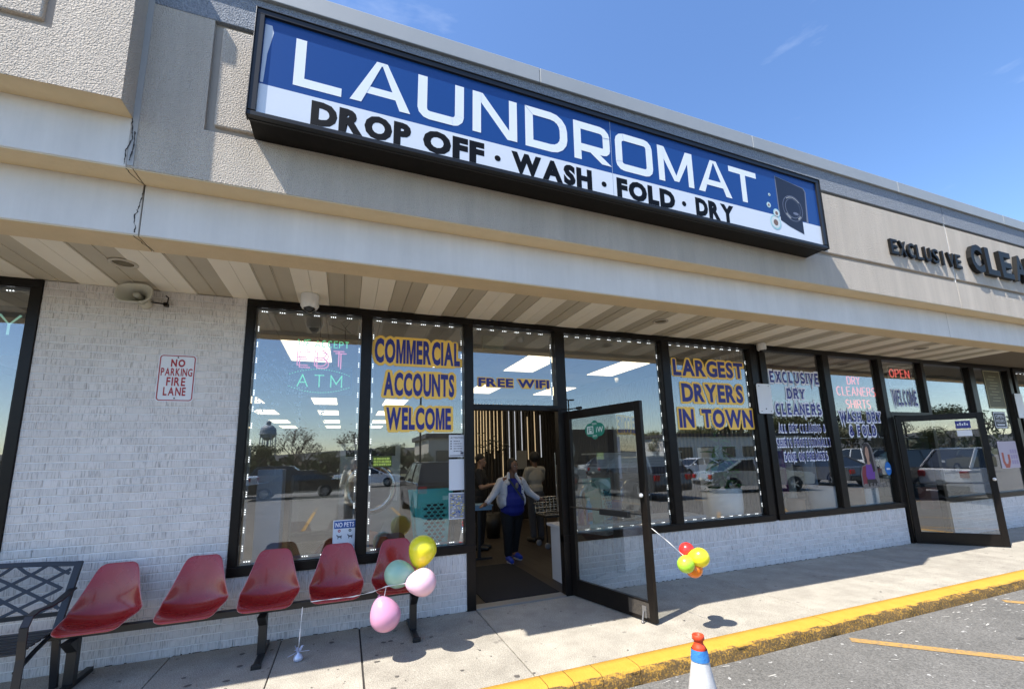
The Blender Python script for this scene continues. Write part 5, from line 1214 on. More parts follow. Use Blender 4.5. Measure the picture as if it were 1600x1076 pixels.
# reception desk band with Welcome script
wd = empty('reception_desk', (0, 0, 0), 0, 'long white slatted reception desk front with a black Welcome script on top', 'desk')
boxobj('desk_panel', 3.80, 5.48, 1.22, 1.25, 1.43, 1.655, m_lam, wd); boxobj('desk_top', 3.78, 5.5, 1.2, 1.7, 1.656, 1.68, m_lam, wd)
for x in (3.84, 5.44): boxobj('desk_post', x-.02, x+.02, 1.60, 1.64, 0, 1.6555, m_black, wd)
q = MB(); 
for i in range(4): q.box(3.80, 5.48, 1.217, 1.2195, 1.47+i*.045, 1.473+i*.045)
q.build('panel_groove', m_tbar, wd, recalc=False)
q = MB(); flat_text('Welcome', 4.22, 4.78, 1.69, 1.80, 0, off=0, gap=.0, mb=q, shear=.45, org=(0, 1.25, 0)); flat_text('Welcome', 4.22, 4.78, 1.69, 1.80, 0, off=0, gap=.0, mb=q, shear=.45, org=(0, 1.262, 0)); q.build('script_lettering', m_blackpl, wd, recalc=False)
fl = empty('paddle_sign', (3.52, 1.6, 0), 0, 'pale oval paddle sign on a thin stand behind the open door', 'sign'); q = MB(); disc(q, 0, 1.75, .085, .16, 0); disc(q, 0, 1.75, .085, .16, .006); q.build('paddle', mat('pale_oval', (.4, .42, .42), .6), fl, recalc=False); MB().tube([(0, .004, 0), (0, .004, 1.62)], .008, 6).build('stand', m_chrome, fl)
# folding table at the left of the doorway
ft = empty('folding_table', (0, 0, 0), 0, 'narrow pale blue folding table left inside the doorway beside the woman', 'table')
boxobj('top', 1.55, 2.33, 2.18, 2.52, .86, .885, mat('pale_blue_top', (.16, .30, .46), .5), ft, bevel=.004); boxobj('apron', 1.57, 2.31, 2.19, 2.20, .80, .8595, MATS['pale_blue_top'], ft)
boxobj('leg', 2.10, 2.15, 2.32, 2.37, .03, .8595, m_black, ft); boxobj('leg', 1.65, 1.70, 2.32, 2.37, .03, .8595, m_black, ft); boxobj('foot', 1.62, 2.34, 2.30, 2.39, .002, .03, m_black, ft)
# laundry cart
lc = empty('laundry_cart', (3.80, 2.75, 0), 0, 'chrome wire laundry cart with dark tray and castors in the doorway', 'cart')
q = MB()
def wire(a, b_): q.tube([a, b_], .0045, 5)
for i in range(10):
    x = -.36+i*.08; wire((x, -.22, .60), (x, -.25, .88)); wire((x, .22, .60), (x, .25, .88)); wire((x, -.22, .60), (x, .22, .60))
for z, s_ in ((.60, 1), (.69, 1.03), (.78, 1.07), (.88, 1.1)):
    for (a, b_) in (((-.36, -.22), (.36, -.22)), ((.36, -.22), (.36, .22)), ((.36, .22), (-.36, .22)), ((-.36, .22), (-.36, -.22))): wire((a[0]*s_, a[1]*s_, z), (b_[0]*s_, b_[1]*s_, z))
for i in range(5):
    y = -.18+i*.09; wire((-.36, y, .60), (-.39, y*1.1, .88)); wire((.36, y, .60), (.39, y*1.1, .88))
q.build('wire_basket', m_chrome, lc); boxobj('tray', -.36, .36, -.22, .22, .55, .58, m_black, lc)
for sx in (-1, 1):
    for sy in (-1, 1): 
        q = MB(); q.tube([(sx*.32, sy*.19, .10), (sx*.35, sy*.21, .58)], .012, 6); q.build('post', m_black, lc)
        q = MB(); q.lathe([(.0, -.018), (.04, -.018), (.055, -.012), (.055, .012), (.04, .018), (.0, .018)], 16, M=Matrix.Rotation(PI/2, 4, 'X')); q.build('castor', mat('castor_grey', (.22, .22, .22), .5), lc, loc=(sx*.32, sy*.19, .056))
rd = MB().lathe([(0, 0), (.06, 0), (.065, .30), (.03, .36), (.03, .4), (0, .4)], 14).build('fire_extinguisher', mat('extinguisher_red', (.35, .01, .015), .35), loc=(4.18, 3.1, 1.35)); tag(rd, 'red fire extinguisher hanging at the right side of the doorway view', 'extinguisher')
# flyer on slat wall
tag(boxobj('wall_poster', 4.42, 4.72, 6.40, 6.405, 1.35, 1.85, mat('poster_grey2', (.20, .20, .20), .7)), 'small grey poster on the black slat wall', 'poster')
# exit box, small camera and lamp at the transom
tag(boxobj('exit_sign_box', 1.62, 1.90, .30, .36, 3.03, 3.22, mat('exit_box', (.42, .41, .33), .6)), 'cream emergency light box behind the transom glass', 'emergency light')
tag(MB().lathe([(0, 0), (.05, 0), (.045, -.07), (.0, -.08)], 14).build('indoor_camera', m_white, loc=(2.22, .5, 3.29)), 'small white camera on the ceiling behind the transom glass', 'security camera')
tag(MB().lathe([(0, 0), (.04, 0), (.035, -.09), (.0, -.10)], 14).build('indoor_camera', m_white, loc=(5.15, 2.5, 3.2)), 'white camera high on the wall above the open door', 'security camera')
# potted plant
m_pot = mat('white_planter', (.85, .87, .88), .35)
def planter(x, y, h, r0, r1, m_, label):
    o = MB().lathe([(0, 0), (r0*.7, 0), (r0*.85, h*.15), (r1, h*.75), (r1, h), (r1*.92, h), (r1*.90, h-.05), (0, h-.05)], 28).build('planter', m_, loc=(x, y, 0)); return tag(o, label, 'planter')
planter(5.47, .34, 1.10, .19, .25, m_pot, 'tall round white planter holding a rubber plant behind the laundromat glass')
pbx = empty('folding_counter', (0, 0, 0), 0, 'pale upright cabinet behind the potted rubber plant', 'cabinet'); boxobj('cabinet_body', 5.60, 6.0, .70, .95, 0, 1.72, mat('pale_cabinet', (.78, .82, .86), .5), pbx, bevel=.01); boxobj('cabinet_door', 5.62, 5.98, .685, .699, .08, 1.68, MATS['pale_cabinet'], pbx, bevel=.004)
pbx.name = 'white_cabinet'
m_leaf = mat('rubber_leaf', (.07, .20, .055), .25, spec=.6, rnd=.3)
def leaf_mesh(l=.2, w_=.07):
    q = MB(); vs = []
    for i in range(6):
        t_ = i/5; hw = w_*math.sin(PI*(t_**.8))*.5+.002; z = -.05*t_*t_
        vs += [(-hw, t_*l, z+.01), (0, t_*l, z), (hw, t_*l, z+.01)]
    q.add(vs, [(i*3+j, i*3+j+1, i*3+j+4, i*3+j+3) for i in range(5) for j in range(2)], 0, True); return q.mesh('leaf', m_leaf)
lm = leaf_mesh(); ptree = empty('rubber_plant', (5.47, .34, 1.06), 0, 'dark green rubber plant with glossy leaves in the white planter', 'plant')
q = MB(); stems = []
for a, b_, h in ((0, 0, 1.05), (.06, .03, .75), (-.05, .04, .6)): q.tube([(a*.3, b_*.3, 0), (a, b_, h*.5), (a*1.6, b_*1.4, h)], .008, 6); stems.append((a, b_, h))
q.build('stem', mat('stem_brown', (.06, .045, .03), .8), ptree)
for i in range(120):
    a, b_, h = random.choice(stems); t_ = random.random()**1.35; o = place(lm, 'leaf', ptree, (a*(.3+1.3*t_), b_*(.3+1.1*t_), .04+h*t_*.98), (random.uniform(-.7, .5), random.uniform(-.4, .4), random.uniform(0, 2*PI))); s_ = random.uniform(.9, 1.5); o.scale = (s_, s_, s_)
# hamper
hm = empty('laundry_hamper', (.985, .50, .52), 0, 'tall turquoise plastic hamper with rows of oval holes behind the second window', 'hamper'); m_teal = mat('turquoise_plastic', (.10, .62, .60), .35, spec=.5)
# front wall built as a sheet with real holes
def hamper_panel(w0, w1, h, y, name, M_, n_cols, n_rows):
    bm = bmesh.new(); cw = 1.0/n_cols; 
    def P(u, v): return Vector(((u-.5)*(w0+(w1-w0)*v), y, v*h))
    v_lo, v_hi = .10, .80; q = MB()
    rows = n_rows
    def quad(u0, u1, v0, v1): q.add([M_ @ P(u0, v0), M_ @ P(u1, v0), M_ @ P(u1, v1), M_ @ P(u0, v1)], [(0, 1, 2, 3)])
    quad(0, 1, 0, v_lo); quad(0, 1, v_hi, 1)
    for r_ in range(rows):
        va = v_lo+(v_hi-v_lo)*r_/rows; vb = v_lo+(v_hi-v_lo)*(r_+1)/rows; sh = .0 if r_ % 2 else .5
        u_lo = .22; u_hi = .92; cols = n_cols-(0 if r_ % 2 else 1); step = (u_hi-u_lo)/n_cols; ua = u_lo+step*sh; 
        quad(0, ua, va, vb); quad(ua+cols*step, 1, va, vb)
        for c in range(cols):
            x0 = ua+c*step; x1 = x0+step; cx = (x0+x1)/2; cy = (va+vb)/2; n = 12; ring = []; out = []
            for i in range(n):
                a = 2*PI*i/n; ring.append(M_ @ P(cx+step*.38*math.cos(a), cy+(vb-va)*.36*math.sin(a)))
                dx, dy = math.cos(a), math.sin(a); k = 1/max(abs(dx), abs(dy)); out.append(M_ @ P(cx+step*.5*dx*k, cy+(vb-va)*.5*dy*k))
            q.add(ring+out, [(i, (i+1) % n, (i+1) % n+n, i+n) for i in range(n)])
    o = q.build(name, m_teal, hm, recalc=False); so = o.modifiers.new('s', 'SOLIDIFY'); so.thickness = .004; return o
hamper_panel(.31, .47, .76, -.13, 'front_wall', Matrix.Identity(4), 4, 13)
hamper_panel(.22, .32, .76, -.20, 'side_wall', Matrix.Translation((.02, 0, 0)) @ Matrix.Rotation(-PI/2, 4, 'Z'), 3, 13)
q = MB(); vs = [(-.16, .12, 0), (.16, .12, 0), (.25, .17, .76), (-.25, .17, .76)]; q.add(vs, [(0, 1, 2, 3)]); vs = [(.16, -.12, 0), (.16, .12, 0), (.25, .17, .76), (.25, -.13, .76)]; q.add(vs, [(0, 1, 2, 3)]); q.build('back_wall', m_teal, hm, recalc=False)
boxobj('added_dark_core', -.12, .15, -.105, .08, .02, .60, mat('added_dark_core', (.015, .02, .025), .9), hm)  # black box added inside so the hamper holes look dark
boxobj('low_shelf', .55, 1.28, .25, .75, .47, .515, m_lam); tag(bpy.data.objects['low_shelf'], 'low white shelf under the turquoise hamper behind the window sill', 'shelf')
# terracotta bean bag behind the left window, folded walker
tag(MB().ball((0, 0, .30), (.50, .42, .36), 22).build('bean_bag', mat('terracotta_cloth', (.30, .11, .065), .85, bump=(30, .7)), loc=(.15, 1.0, .15)), 'rounded terracotta bean bag behind the left window', 'bean bag')
q = MB(); 
for a, c in (((.34, .30, .70), (.44, .30, .98)), ((.52, .30, .70), (.42, .30, .98)), ((.47, .3, .70), (.57, .3, 1.0)), ((.36, .30, .82), (.50, .3, .82))): q.bar(a, c, .02, .02)
tag(q.build('folded_stand', m_steel), 'folded grey metal stand leaning behind the second window', 'stand')
tag(boxobj('kiosk', -.86, -.62, .35, .62, 0, 1.58, mat('kiosk_blue_grey', (.30, .36, .46), .5), bevel=.01), 'pale blue-grey kiosk at the left edge of the left window', 'kiosk')
tag(boxobj('glass_case', -.60, .10, .9, .92, .6, 1.50, MATS['tinted_shop_glass']), 'clear acrylic screen behind the left window', 'screen')
o = MB()
for r_ in range(3):
    xq = .0
    while xq < .29: o.add([(xq, 0, .13-.06*r_), (xq+.018, 0, .13-.06*r_), (xq+.018+random.uniform(-.008, .008), 0, .175-.06*r_), (xq, 0, .175-.06*r_)], [(0, 1, 2, 3)]); xq += random.uniform(.024, .034)
for v_ in range(len(o.v)): a = o.v[v_]; o.v[v_] = (a[0]+.28, .8, a[2]+1.46)
ys = empty('lime_sign', (0, 0, 0), 0, 'small lime green lettered sign hanging behind the second window', 'sign'); o.build('lettering', mat('lime_letters', (.3, .4, .08), .5, emis=(.55, .75, .18), estr=.45), ys, recalc=False); boxobj('board', .26, .60, .805, .815, 1.44, 1.67, mat('lime_board', (.22, .30, .10), .6), ys); ys.scale = (.68, 1, .60); ys.location = (.138, 0, .70)
# silver wire plant ornament (hanging white flowers) in left window
q = MB(); random.seed(5)
for cx_, z0, z1, w_ in ((-.80, 2.0, 2.85, .10), (-.62, 2.35, 2.75, .12), (-.48, 1.95, 2.45, .035), (-.25, 1.98, 2.25, .03), (-.88, 1.8, 2.3, .05), (-.70, 2.45, 2.6, .2)):
    for i in range(int(60*(z1-z0)/.5)): 
        x = cx_+random.gauss(0, w_*.6); z = random.uniform(z0, z1); r_ = random.uniform(.006, .014); a = random.uniform(0, PI); q.add([(x-r_*math.cos(a), .10, z-r_*math.sin(a)), (x+r_*math.sin(a), .10+random.uniform(-.01, .01), z-r_*math.cos(a)), (x+r_*math.cos(a), .10, z+r_*math.sin(a)), (x-r_*math.sin(a), .10, z+r_*math.cos(a))], [(0, 1, 2, 3)])
fd = q.build('hanging_garland', mat('silvery_leaf', (.20, .26, .33), .6), recalc=False); tag(fd, 'silvery hanging leaf garlands behind the left window', 'garland'); fd['kind'] = 'stuff'
# cleaner interior
planter(7.72+.35, .55, .98, .22, .30, m_pot, 'wide white planter at the left of the second cleaner window'); planter(8.52, .40, .95, .13, .17, mat('tan_planter', (.36, .20, .10), .6), 'square tan planter in the second cleaner window')
planter(8.98, .50, .93, .16, .22, m_pot, 'white planter at the right of the second cleaner window'); planter(7.05, .40, .84, .11, .14, MATS['tan_planter'], 'terracotta pot low in the first cleaner window')
rk = empty('garment_rail', (0, 0, 0), 0, 'clothes rail with hanging garments behind the first cleaner window', 'clothes rail'); MB().tube([(6.3, .75, 1.85), (12.0, .75, 1.85)], .012, 8).build('rail', m_chrome, rk)
def garment(x, w_, z0, z1, col, label, y=.72):
    m_ = mat('cloth_'+label.split()[0]+'_'+label.split()[1], col, .8, bump=(25, .5)); q = MB(); n = 16; vs = []
    prof = [(0, .18), (.04, .36), (.10, .50), (.35, .50), (.75, .54), (1.0, .58)]
    for t_, hw in prof:
        for j in range(n): a = 2*PI*j/n; vs.append((x+w_*hw*math.cos(a)*(1+.06*math.sin(5*a)*t_), y+.06*math.sin(a)+.012*math.sin(7*a)*t_, z1+(z0-z1)*t_))
    q.add(vs, [(i*n+j, i*n+(j+1) % n, (i+1)*n+(j+1) % n, (i+1)*n+j) for i in range(len(prof)-1) for j in range(n)], 0, True)
    o = q.build('hanging_garment', m_); tag(o, label+' on the cleaner clothes rail', 'garment')
garment(6.55, .35, .95, 1.78, (.02, .05, .13), 'dark navy coat'); garment(6.98, .38, .85, 1.78, (.05, .16, .33), 'mid blue dress'); garment(7.25, .10, .9, 1.7, (.13, .01, .09), 'narrow magenta garment'); garment(7.42, .16, .8, 1.7, (.30, .30, .27), 'pale grey shirt')
garment(7.95, .28, .9, 1.75, (.24, .30, .38), 'pale blue shirt'); garment(9.6, .30, 1.0, 1.7, (.03, .06, .16), 'deep navy jacket', 1.6)
MA = (10.95, 1.1)
mq = empty('shirt_display', (MA[0], MA[1], 0), 0, 'shirt and tie display form seen through the dry cleaner door glass', 'mannequin')
q = MB(); q.lathe([(.0, 1.0), (.20, 1.0), (.22, 1.25), (.25, 1.42), (.20, 1.50), (.07, 1.54), (.06, 1.56), (0, 1.56)], 18); q.v = [(a, b_*.55, c) for a, b_, c in q.v]; q.build('shirt', mat('pale_aqua_shirt', (.35, .52, .52), .8), mq)
q = MB(); q.box(-.02, .02, -.135, -.125, 1.05, 1.50); q.build('tie', m_blackpl, mq); MB().ball((0, 0, 1.66), (.075, .085, .105), 14).build('head_form', mat('form_brown', (.12, .09, .07), .6), mq); MB().tube([(0, 0, 0), (0, 0, 1.0)], .02, 8).build('stand', m_chrome, mq)
tag(boxobj('service_counter', 9.3, 10.3, 2.4, 2.9, 0, 1.05, mat('counter_black', (.015, .013, .012), .5)), 'black service counter inside the dry cleaner', 'counter')
for i, (x, c) in enumerate(((11.0, (.45, .45, .44)), (10.75, (.4, .2, .16)))): tag(boxobj('storage_crate', x-.13, x+.13, .3, .5, .45, .90-.05*i, mat('crate_%d' % i, c, .6)), ('pale', 'dull red')[i]+' storage box behind the far right window sill', 'box')

# ------------------------------------------------------------------ people
class Fig:
    def __init__(s): s.q = MB()
    def cap(s, a, b_, ra, rb, n=12, flat=1.0):
        a = Vector(a); b_ = Vector(b_); L_ = (b_-a).length; k = max(2, int(L_/min(ra, rb)/.8)); pts = [a+(b_-a)*i/k for i in range(k+1)]; rr = [ra+(rb-ra)*i/k for i in range(k+1)]
        s.q.tube(pts, rr, n); s.q.ball(a, ra, n); s.q.ball(b_, rb, n); return s
    def ball(s, c, r, M=None): s.q.ball(c, r, 14, 0, M); return s
    def make(s, name, m_, parent, vox=.012, smooth=6):
        o = s.q.build(name, m_, parent); rm = o.modifiers.new('remesh', 'REMESH'); rm.mode = 'VOXEL'; rm.voxel_size = vox; rm.use_smooth_shade = True
        sm_ = o.modifiers.new('smooth', 'SMOOTH'); sm_.iterations = smooth; sm_.factor = .5; return o
def hand(F, wrist, d, n_up, r=1.0, curl=.5, thumb_side=1):
    """palm, four fingers of different length and a thumb"""
    d = Vector(d).normalized(); n_up = Vector(n_up); n_up = (n_up-d*d.dot(n_up)).normalized(); sd = d.cross(n_up)*thumb_side; wr = Vector(wrist)
    F.ball(wr+d*.045*r, (.036*r, .036*r, .036*r)); F.cap(wr, wr+d*.05*r, .024*r, .030*r); 
    for i, l in enumerate((.070, .078, .072, .056)):
        b0 = wr+d*.075*r+sd*(.027-.018*i)*r; c = b0+d*l*.5*r-n_up*.1*l*r*curl; e = c+(d*(1-curl)-n_up*curl).normalized()*l*.5*r
        F.cap(wr+d*.03*r+sd*(.018-.012*i)*r, b0, .012*r, .010*r, 8); F.cap(b0, c, .0095*r, .009*r, 8); F.cap(c, e, .009*r, .0075*r, 8)
    t0 = wr+d*.02*r+sd*.02*r; t1 = t0+(d*.5+sd*.8).normalized()*.04*r; t2 = t1+(d*.85+sd*.25-n_up*.3*curl).normalized()*.032*r
    F.cap(t0, t1, .014*r, .011*r, 8); F.cap(t1, t2, .011*r, .009*r, 8)
def head(F, c, face, s_=1.0):
    c = Vector(c); f = Vector(face).normalized(); side_ = f.cross(Vector((0, 0, 1))).normalized(); R = Matrix((( side_.x, f.x, 0, 0), (side_.y, f.y, 0, 0), (side_.z, f.z, 1, 0), (0, 0, 0, 1)))
    F.q.ball(c+Vector((0, 0, .02*s_)), (.073*s_, .088*s_, .095*s_), 18, 0, R); F.q.ball(c+f*.018*s_-Vector((0, 0, .045*s_)), (.054*s_, .064*s_, .062*s_), 14, 0, R)
    F.cap(c+f*.082*s_+Vector((0, 0, .012*s_)), c+f*.100*s_-Vector((0, 0, .018*s_)), .010*s_, .014*s_, 8)
    for k in (-1, 1): F.ball(c+side_*k*.075*s_-Vector((0, 0, .005)), (.010*s_, .016*s_, .026*s_))
    F.ball(c+f*.082*s_-Vector((0, 0, .05*s_)), (.022*s_, .012*s_, .008*s_)); F.ball(c+f*.072*s_-Vector((0, 0, .085*s_)), (.022*s_, .018*s_, .018*s_))
    return f, side_
def eyes(parent, c, f, side_, s_=1.0, browc=(.01, .008, .007)):
    c = Vector(c); q = MB()
    for k in (-1, 1): q.ball(c+f*.079*s_+side_*k*.029*s_+Vector((0, 0, .012*s_)), (.012*s_, .010*s_, .008*s_), 10)
    q.build('eye', mat('eye_white', (.4, .38, .36), .3), parent); q = MB()
    for k in (-1, 1): q.ball(c+f*.087*s_+side_*k*.029*s_+Vector((0, 0, .012*s_)), (.006*s_, .004*s_, .006*s_), 8)
    q.build('pupil', m_blackpl, parent); q = MB()
    for k in (-1, 1): q.bar(c+f*.084*s_+side_*k*.014*s_+Vector((0, 0, .032*s_)), c+f*.076*s_+side_*k*.045*s_+Vector((0, 0, .030*s_)), .006, .006)
    q.build('eyebrow', mat('brow_dark', browc, .8), parent); q = MB(); q.ball(c+f*.090*s_-Vector((0, 0, .05*s_)), (.021*s_, .008*s_, .006*s_), 10); q.build('lips', mat('lips', (.13, .045, .04), .5), parent)
m_skin_d = mat('skin_dark', (.20, .105, .068), .5, spec=.45); m_skin_m = mat('skin_tan', (.30, .17, .11), .5); m_skin_b = mat('skin_brown', (.12, .065, .042), .5)
# woman walking out through the doorway
W = empty('person', (2.60, 2.02, .002), math.radians(8), 'woman in a white denim jacket, blue shirt and blue sneakers walking out of the doorway', 'person')
F = Fig(); hc = (.015, -.06, 1.50); f, sd_ = head(F, hc, (.25, -1, -.15), .95)
F.cap((0, 0, 1.27), (.01, -.04, 1.44), .052, .050); F.ball((0, 0, 1.12), (.20, .14, .20)); F.ball((0, -.02, .92), (.215, .17, .17)); F.ball((0, 0, .78), (.20, .155, .14)); F.cap((-.15, 0, 1.25), (.15, 0, 1.25), .07, .07)
F.cap((-.10, 0, .78), (-.11, -.06, .46), .105, .075); F.cap((-.11, -.06, .46), (-.11, -.05, .09), .068, .042); F.cap((.10, 0, .78), (.105, .07, .46), .105, .075); F.cap((.105, .07, .46), (.10, .13, .10), .068, .042)
F.cap((-.11, -.05, .07), (-.12, -.20, .04), .045, .035); F.cap((.10, .13, .08), (.11, -.01, .04), .045, .035)
armL = [(-.20, 0, 1.245), (-.33, -.01, 1.06), (-.50, -.08, .93)]; armR = [(.20, 0, 1.245), (.33, -.01, 1.06), (.47, -.10, .94)]
for A_ in (armL, armR): F.cap(A_[0], A_[1], .058, .047); F.cap(A_[1], A_[2], .045, .028)
hand(F, armL[2], (-.9, -.25, -.25), (.2, 0, 1), .95, .35, 1); hand(F, armR[2], (.9, -.25, -.2), (0, 0, 1), .95, .35, -1)
F.make('body', m_skin_d, W, .0075, 4)
eyes(W, hc, f, sd_, .95)
F = Fig(); F.ball((.0, -.015, .93), (.232, .195, .21)); F.ball((0, -.012, 1.12), (.195, .145, .20)); F.ball((0, -.015, .80), (.215, .18, .13)); F.cap((-.10, .005, 1.25), (.10, .005, 1.25), .066, .066); F.make('blue_shirt', mat('royal_blue_cotton', (.005, .013, .19), .75, bump=(30, .4)), W, .010)
m_den = mat('white_denim', (.62, .63, .68), .8, bump=(45, .7), var=(9, (.50, .51, .56), .3))
F = Fig()
for k in (-1, 1):
    F.cap((k*.09, .05, 1.265), (k*.195, .01, 1.25), .070, .072); F.ball((k*.145, .02, 1.12), (.088, .13, .20)); F.ball((k*.165, .01, .95), (.085, .15, .14)); F.cap((k*.13, -.07, 1.26), (k*.175, -.10, .90), .030, .034)
for A_ in (armL, armR):
    a, b_, c = [Vector(p) for p in A_]; F.cap(a, b_, .070, .060); F.cap(b_, b_+(c-b_)*.86, .058, .046)
[F.cap((k*.055, -.02, 1.385), (k*.115, -.115, 1.23), .028, .030) for k in (-1, 1)]; F.ball((0, .09, 1.12), (.16, .07, .20)); F.ball((0, .10, .95), (.17, .07, .14)); F.cap((-.07, .02, 1.33), (.07, .02, 1.33), .03, .03)
jk = F.make('denim_jacket', m_den, W, .009, 3)
q = MB(); [q.ball((.135, -.135, 1.20-.075*i), .009, 8) for i in range(5)]; q.build('button', m_frame, W)
for A_ in (armL, armR):
    b_, c = Vector(A_[1]), Vector(A_[2]); MB().tube([b_+(c-b_)*.80, b_+(c-b_)*.92], [.050, .048], 14).build('cuff', m_den, W)
q = MB(); q.bar((-.12, -.14, 1.30), (.13, -.19, .95), .028, .006, upv=(0, -1, 0)); q.build('bag_strap', m_blackpl, W); q = MB(); q.ball((.02, -.165, 1.19), (.03, .015, .05), 10); q.build('pendant', mat('pendant', (.2, .18, .14), .4), W)
F = Fig(); F.ball((0, 0, .77), (.212, .165, .13)); F.cap((-.10, 0, .76), (-.11, -.06, .46), .118, .092); F.cap((-.11, -.06, .46), (-.11, -.05, .13), .088, .068); F.cap((.10, 0, .76), (.105, .07, .46), .118, .092); F.cap((.105, .07, .46), (.10, .13, .14), .088, .068); F.make('black_trousers', mat('black_cotton', (.006, .006, .007), .85), W, .012)
m_sn = mat('sneaker_blue', (.01, .05, .42), .6); m_sole = mat('sneaker_sole', (.5, .5, .55), .6)
for (x, y, rz) in ((-.125, -.12, -.15), (.11, .06, .05)):
    F = Fig(); F.cap((0, .07, .06), (0, -.03, .055), .046, .046); F.cap((0, -.03, .05), (.0, -.11, .04), .044, .036); o = F.make('sneaker', m_sn, W, .008, 3); o.location = (x, y, .0); o.rotation_euler = (0, 0, rz)
    q = MB(); P_ = [(.042*math.cos(a)*(1 if math.sin(a) > 0 else 1.05), .115*math.sin(a)-.02) for a in [2*PI*i/18 for i in range(18)]]; q.add([(a, b_, 0) for a, b_ in P_]+[(a, b_, .022) for a, b_ in P_], [tuple(range(17, -1, -1)), tuple(range(18, 36))]+[(i, (i+1) % 18, (i+1) % 18+18, i+18) for i in range(18)]); s_ = q.build('sneaker_sole', m_sole, W); s_.location = (x, y, 0); s_.rotation_euler = (0, 0, rz)
F = Fig(); hcv = Vector(hc); F.ball(hcv+Vector((-.005, .035, .05)), (.090, .090, .092)); F.ball(hcv+Vector((-.07, .01, .01)), (.028, .05, .07)); F.ball(hcv+Vector((.068, .02, .01)), (.025, .045, .06)); F.ball(hcv+Vector((0, .07, -.01)), (.070, .05, .07)); F.ball(hcv+Vector((-.02, .08, .07)), (.045, .045, .04)); F.make('hair', mat('hair_black', (.008, .007, .006), .6, bump=(80, .8)), W, .008, 2)
# two customers further inside
def simple_person(name_label, loc, rz, top_col, leg_col, skin, hair_r, face, arm_bend, topname):
    P = empty('person', loc, rz, name_label, 'person'); F = Fig(); hc = (0, -.02, 1.60); f, sd_ = head(F, hc, face, 1.0)
    F.cap((0, 0, 1.40), (0, -.01, 1.54), .055, .052); F.ball((0, 0, 1.24), (.18, .11, .2)); F.ball((0, 0, 1.02), (.165, .11, .15)); F.ball((0, 0, .92), (.175, .125, .12)); F.cap((-.15, 0, 1.40), (.15, 0, 1.40), .06, .06)
    for k in (-1, 1): F.cap((k*.095, 0, .90), (k*.10, -.01, .50), .092, .062); F.cap((k*.10, -.01, .50), (k*.10, .02, .10), .058, .038); F.cap((k*.10, .02, .05), (k*.11, -.14, .035), .042, .034)
    arms = []
    for k in (-1, 1):
        a = Vector((k*.195, 0, 1.39)); b_ = Vector((k*.235, -.02+arm_bend*-.06, 1.12)); c = Vector((k*.17, -.26, 1.16)) if arm_bend else Vector((k*.25, -.05, .88)); F.cap(a, b_, .05, .042); F.cap(b_, c, .040, .027); hand(F, c, (c-b_).normalized(), (0, 0, 1) if arm_bend else (k, 0, 0), .95, .6, -k); arms.append((a, b_, c))
    F.make('body', skin, P, .009, 4); eyes(P, hc, f, sd_)
    F = Fig(); F.ball((0, 0, 1.24), (.195, .125, .21)); F.ball((0, 0, 1.02), (.18, .125, .16)); F.cap((-.16, 0, 1.395), (.16, 0, 1.395), .068, .068); [F.cap(a, a+(b_-a)*.7, .066, .060) for a, b_, c in arms]; F.make(topname, mat('cloth_'+topname, top_col, .8, bump=(30, .5)), P, .011)
    F = Fig(); F.ball((0, 0, .92), (.185, .135, .12)); [(F.cap((k*.095, 0, .90), (k*.10, -.01, .50), .104, .080), F.cap((k*.10, -.01, .50), (k*.10, .02, .12), .078, .062)) for k in (-1, 1)]; F.make('trousers', mat('cloth_'+topname+'_trousers', leg_col, .85), P, .012)
    for k in (-1, 1): F = Fig(); F.cap((k*.10, .04, .05), (k*.11, -.14, .04), .050, .042); F.make('shoe', m_black, P, .01, 2)
    F = Fig(); F.ball(Vector(hc)+Vector((0, .02, .055)), (.082*hair_r, .09*hair_r, .085*hair_r)); F.make('hair', MATS['hair_black'], P, .01, 2); return P
simple_person('person in a white T-shirt seen from behind, right of the woman in the doorway', (3.62, 3.35, .002), math.radians(195), (.30, .285, .25), (.05, .055, .07), m_skin_b, 1.35, (.3, -1, -.1), 1, 'white_tshirt')
simple_person('person in dark clothes standing at the left behind the woman in the doorway', (2.38, 3.1, .002), math.radians(60), (.012, .012, .014), (.01, .01, .012), m_skin_m, 1.05, (0, -1, -.2), 1, 'black_top')
q = MB(); random.seed(8)
for i in range(240):
    c = Vector((2.98+random.gauss(0, .22), 4.2+random.gauss(0, .15), 1.92+random.gauss(0, .12))); a = random.uniform(0, 2*PI); r_ = random.uniform(.03, .06); u = Vector((math.cos(a), math.sin(a), random.uniform(-.5, .5)))*r_; v_ = Vector((-math.sin(a), math.cos(a), random.uniform(-.5, .5)))*r_*.4
    q.add([c-u, c-v_, c+u, c+v_], [(0, 1, 2, 3)])
pl_ = empty('leafy_plant', (0, 0, 0), 0, 'dark leafy indoor plant at the back of the doorway view', 'plant'); q.build('foliage', mat('dark_leaf', (.02, .03, .015), .6), pl_, recalc=False); MB().tube([(2.98, 4.2, .5), (2.98, 4.2, 1.9)], .02, 6).build('stem', MATS['stem_brown'], pl_); MB().lathe([(0, 0), (.14, 0), (.19, .5), (0, .5)], 16).build('pot', m_black, pl_, loc=(2.98, 4.2, 0))
# ------------------------------------------------------------------ everything behind the camera, mirrored in the shop glass
random.seed(21)
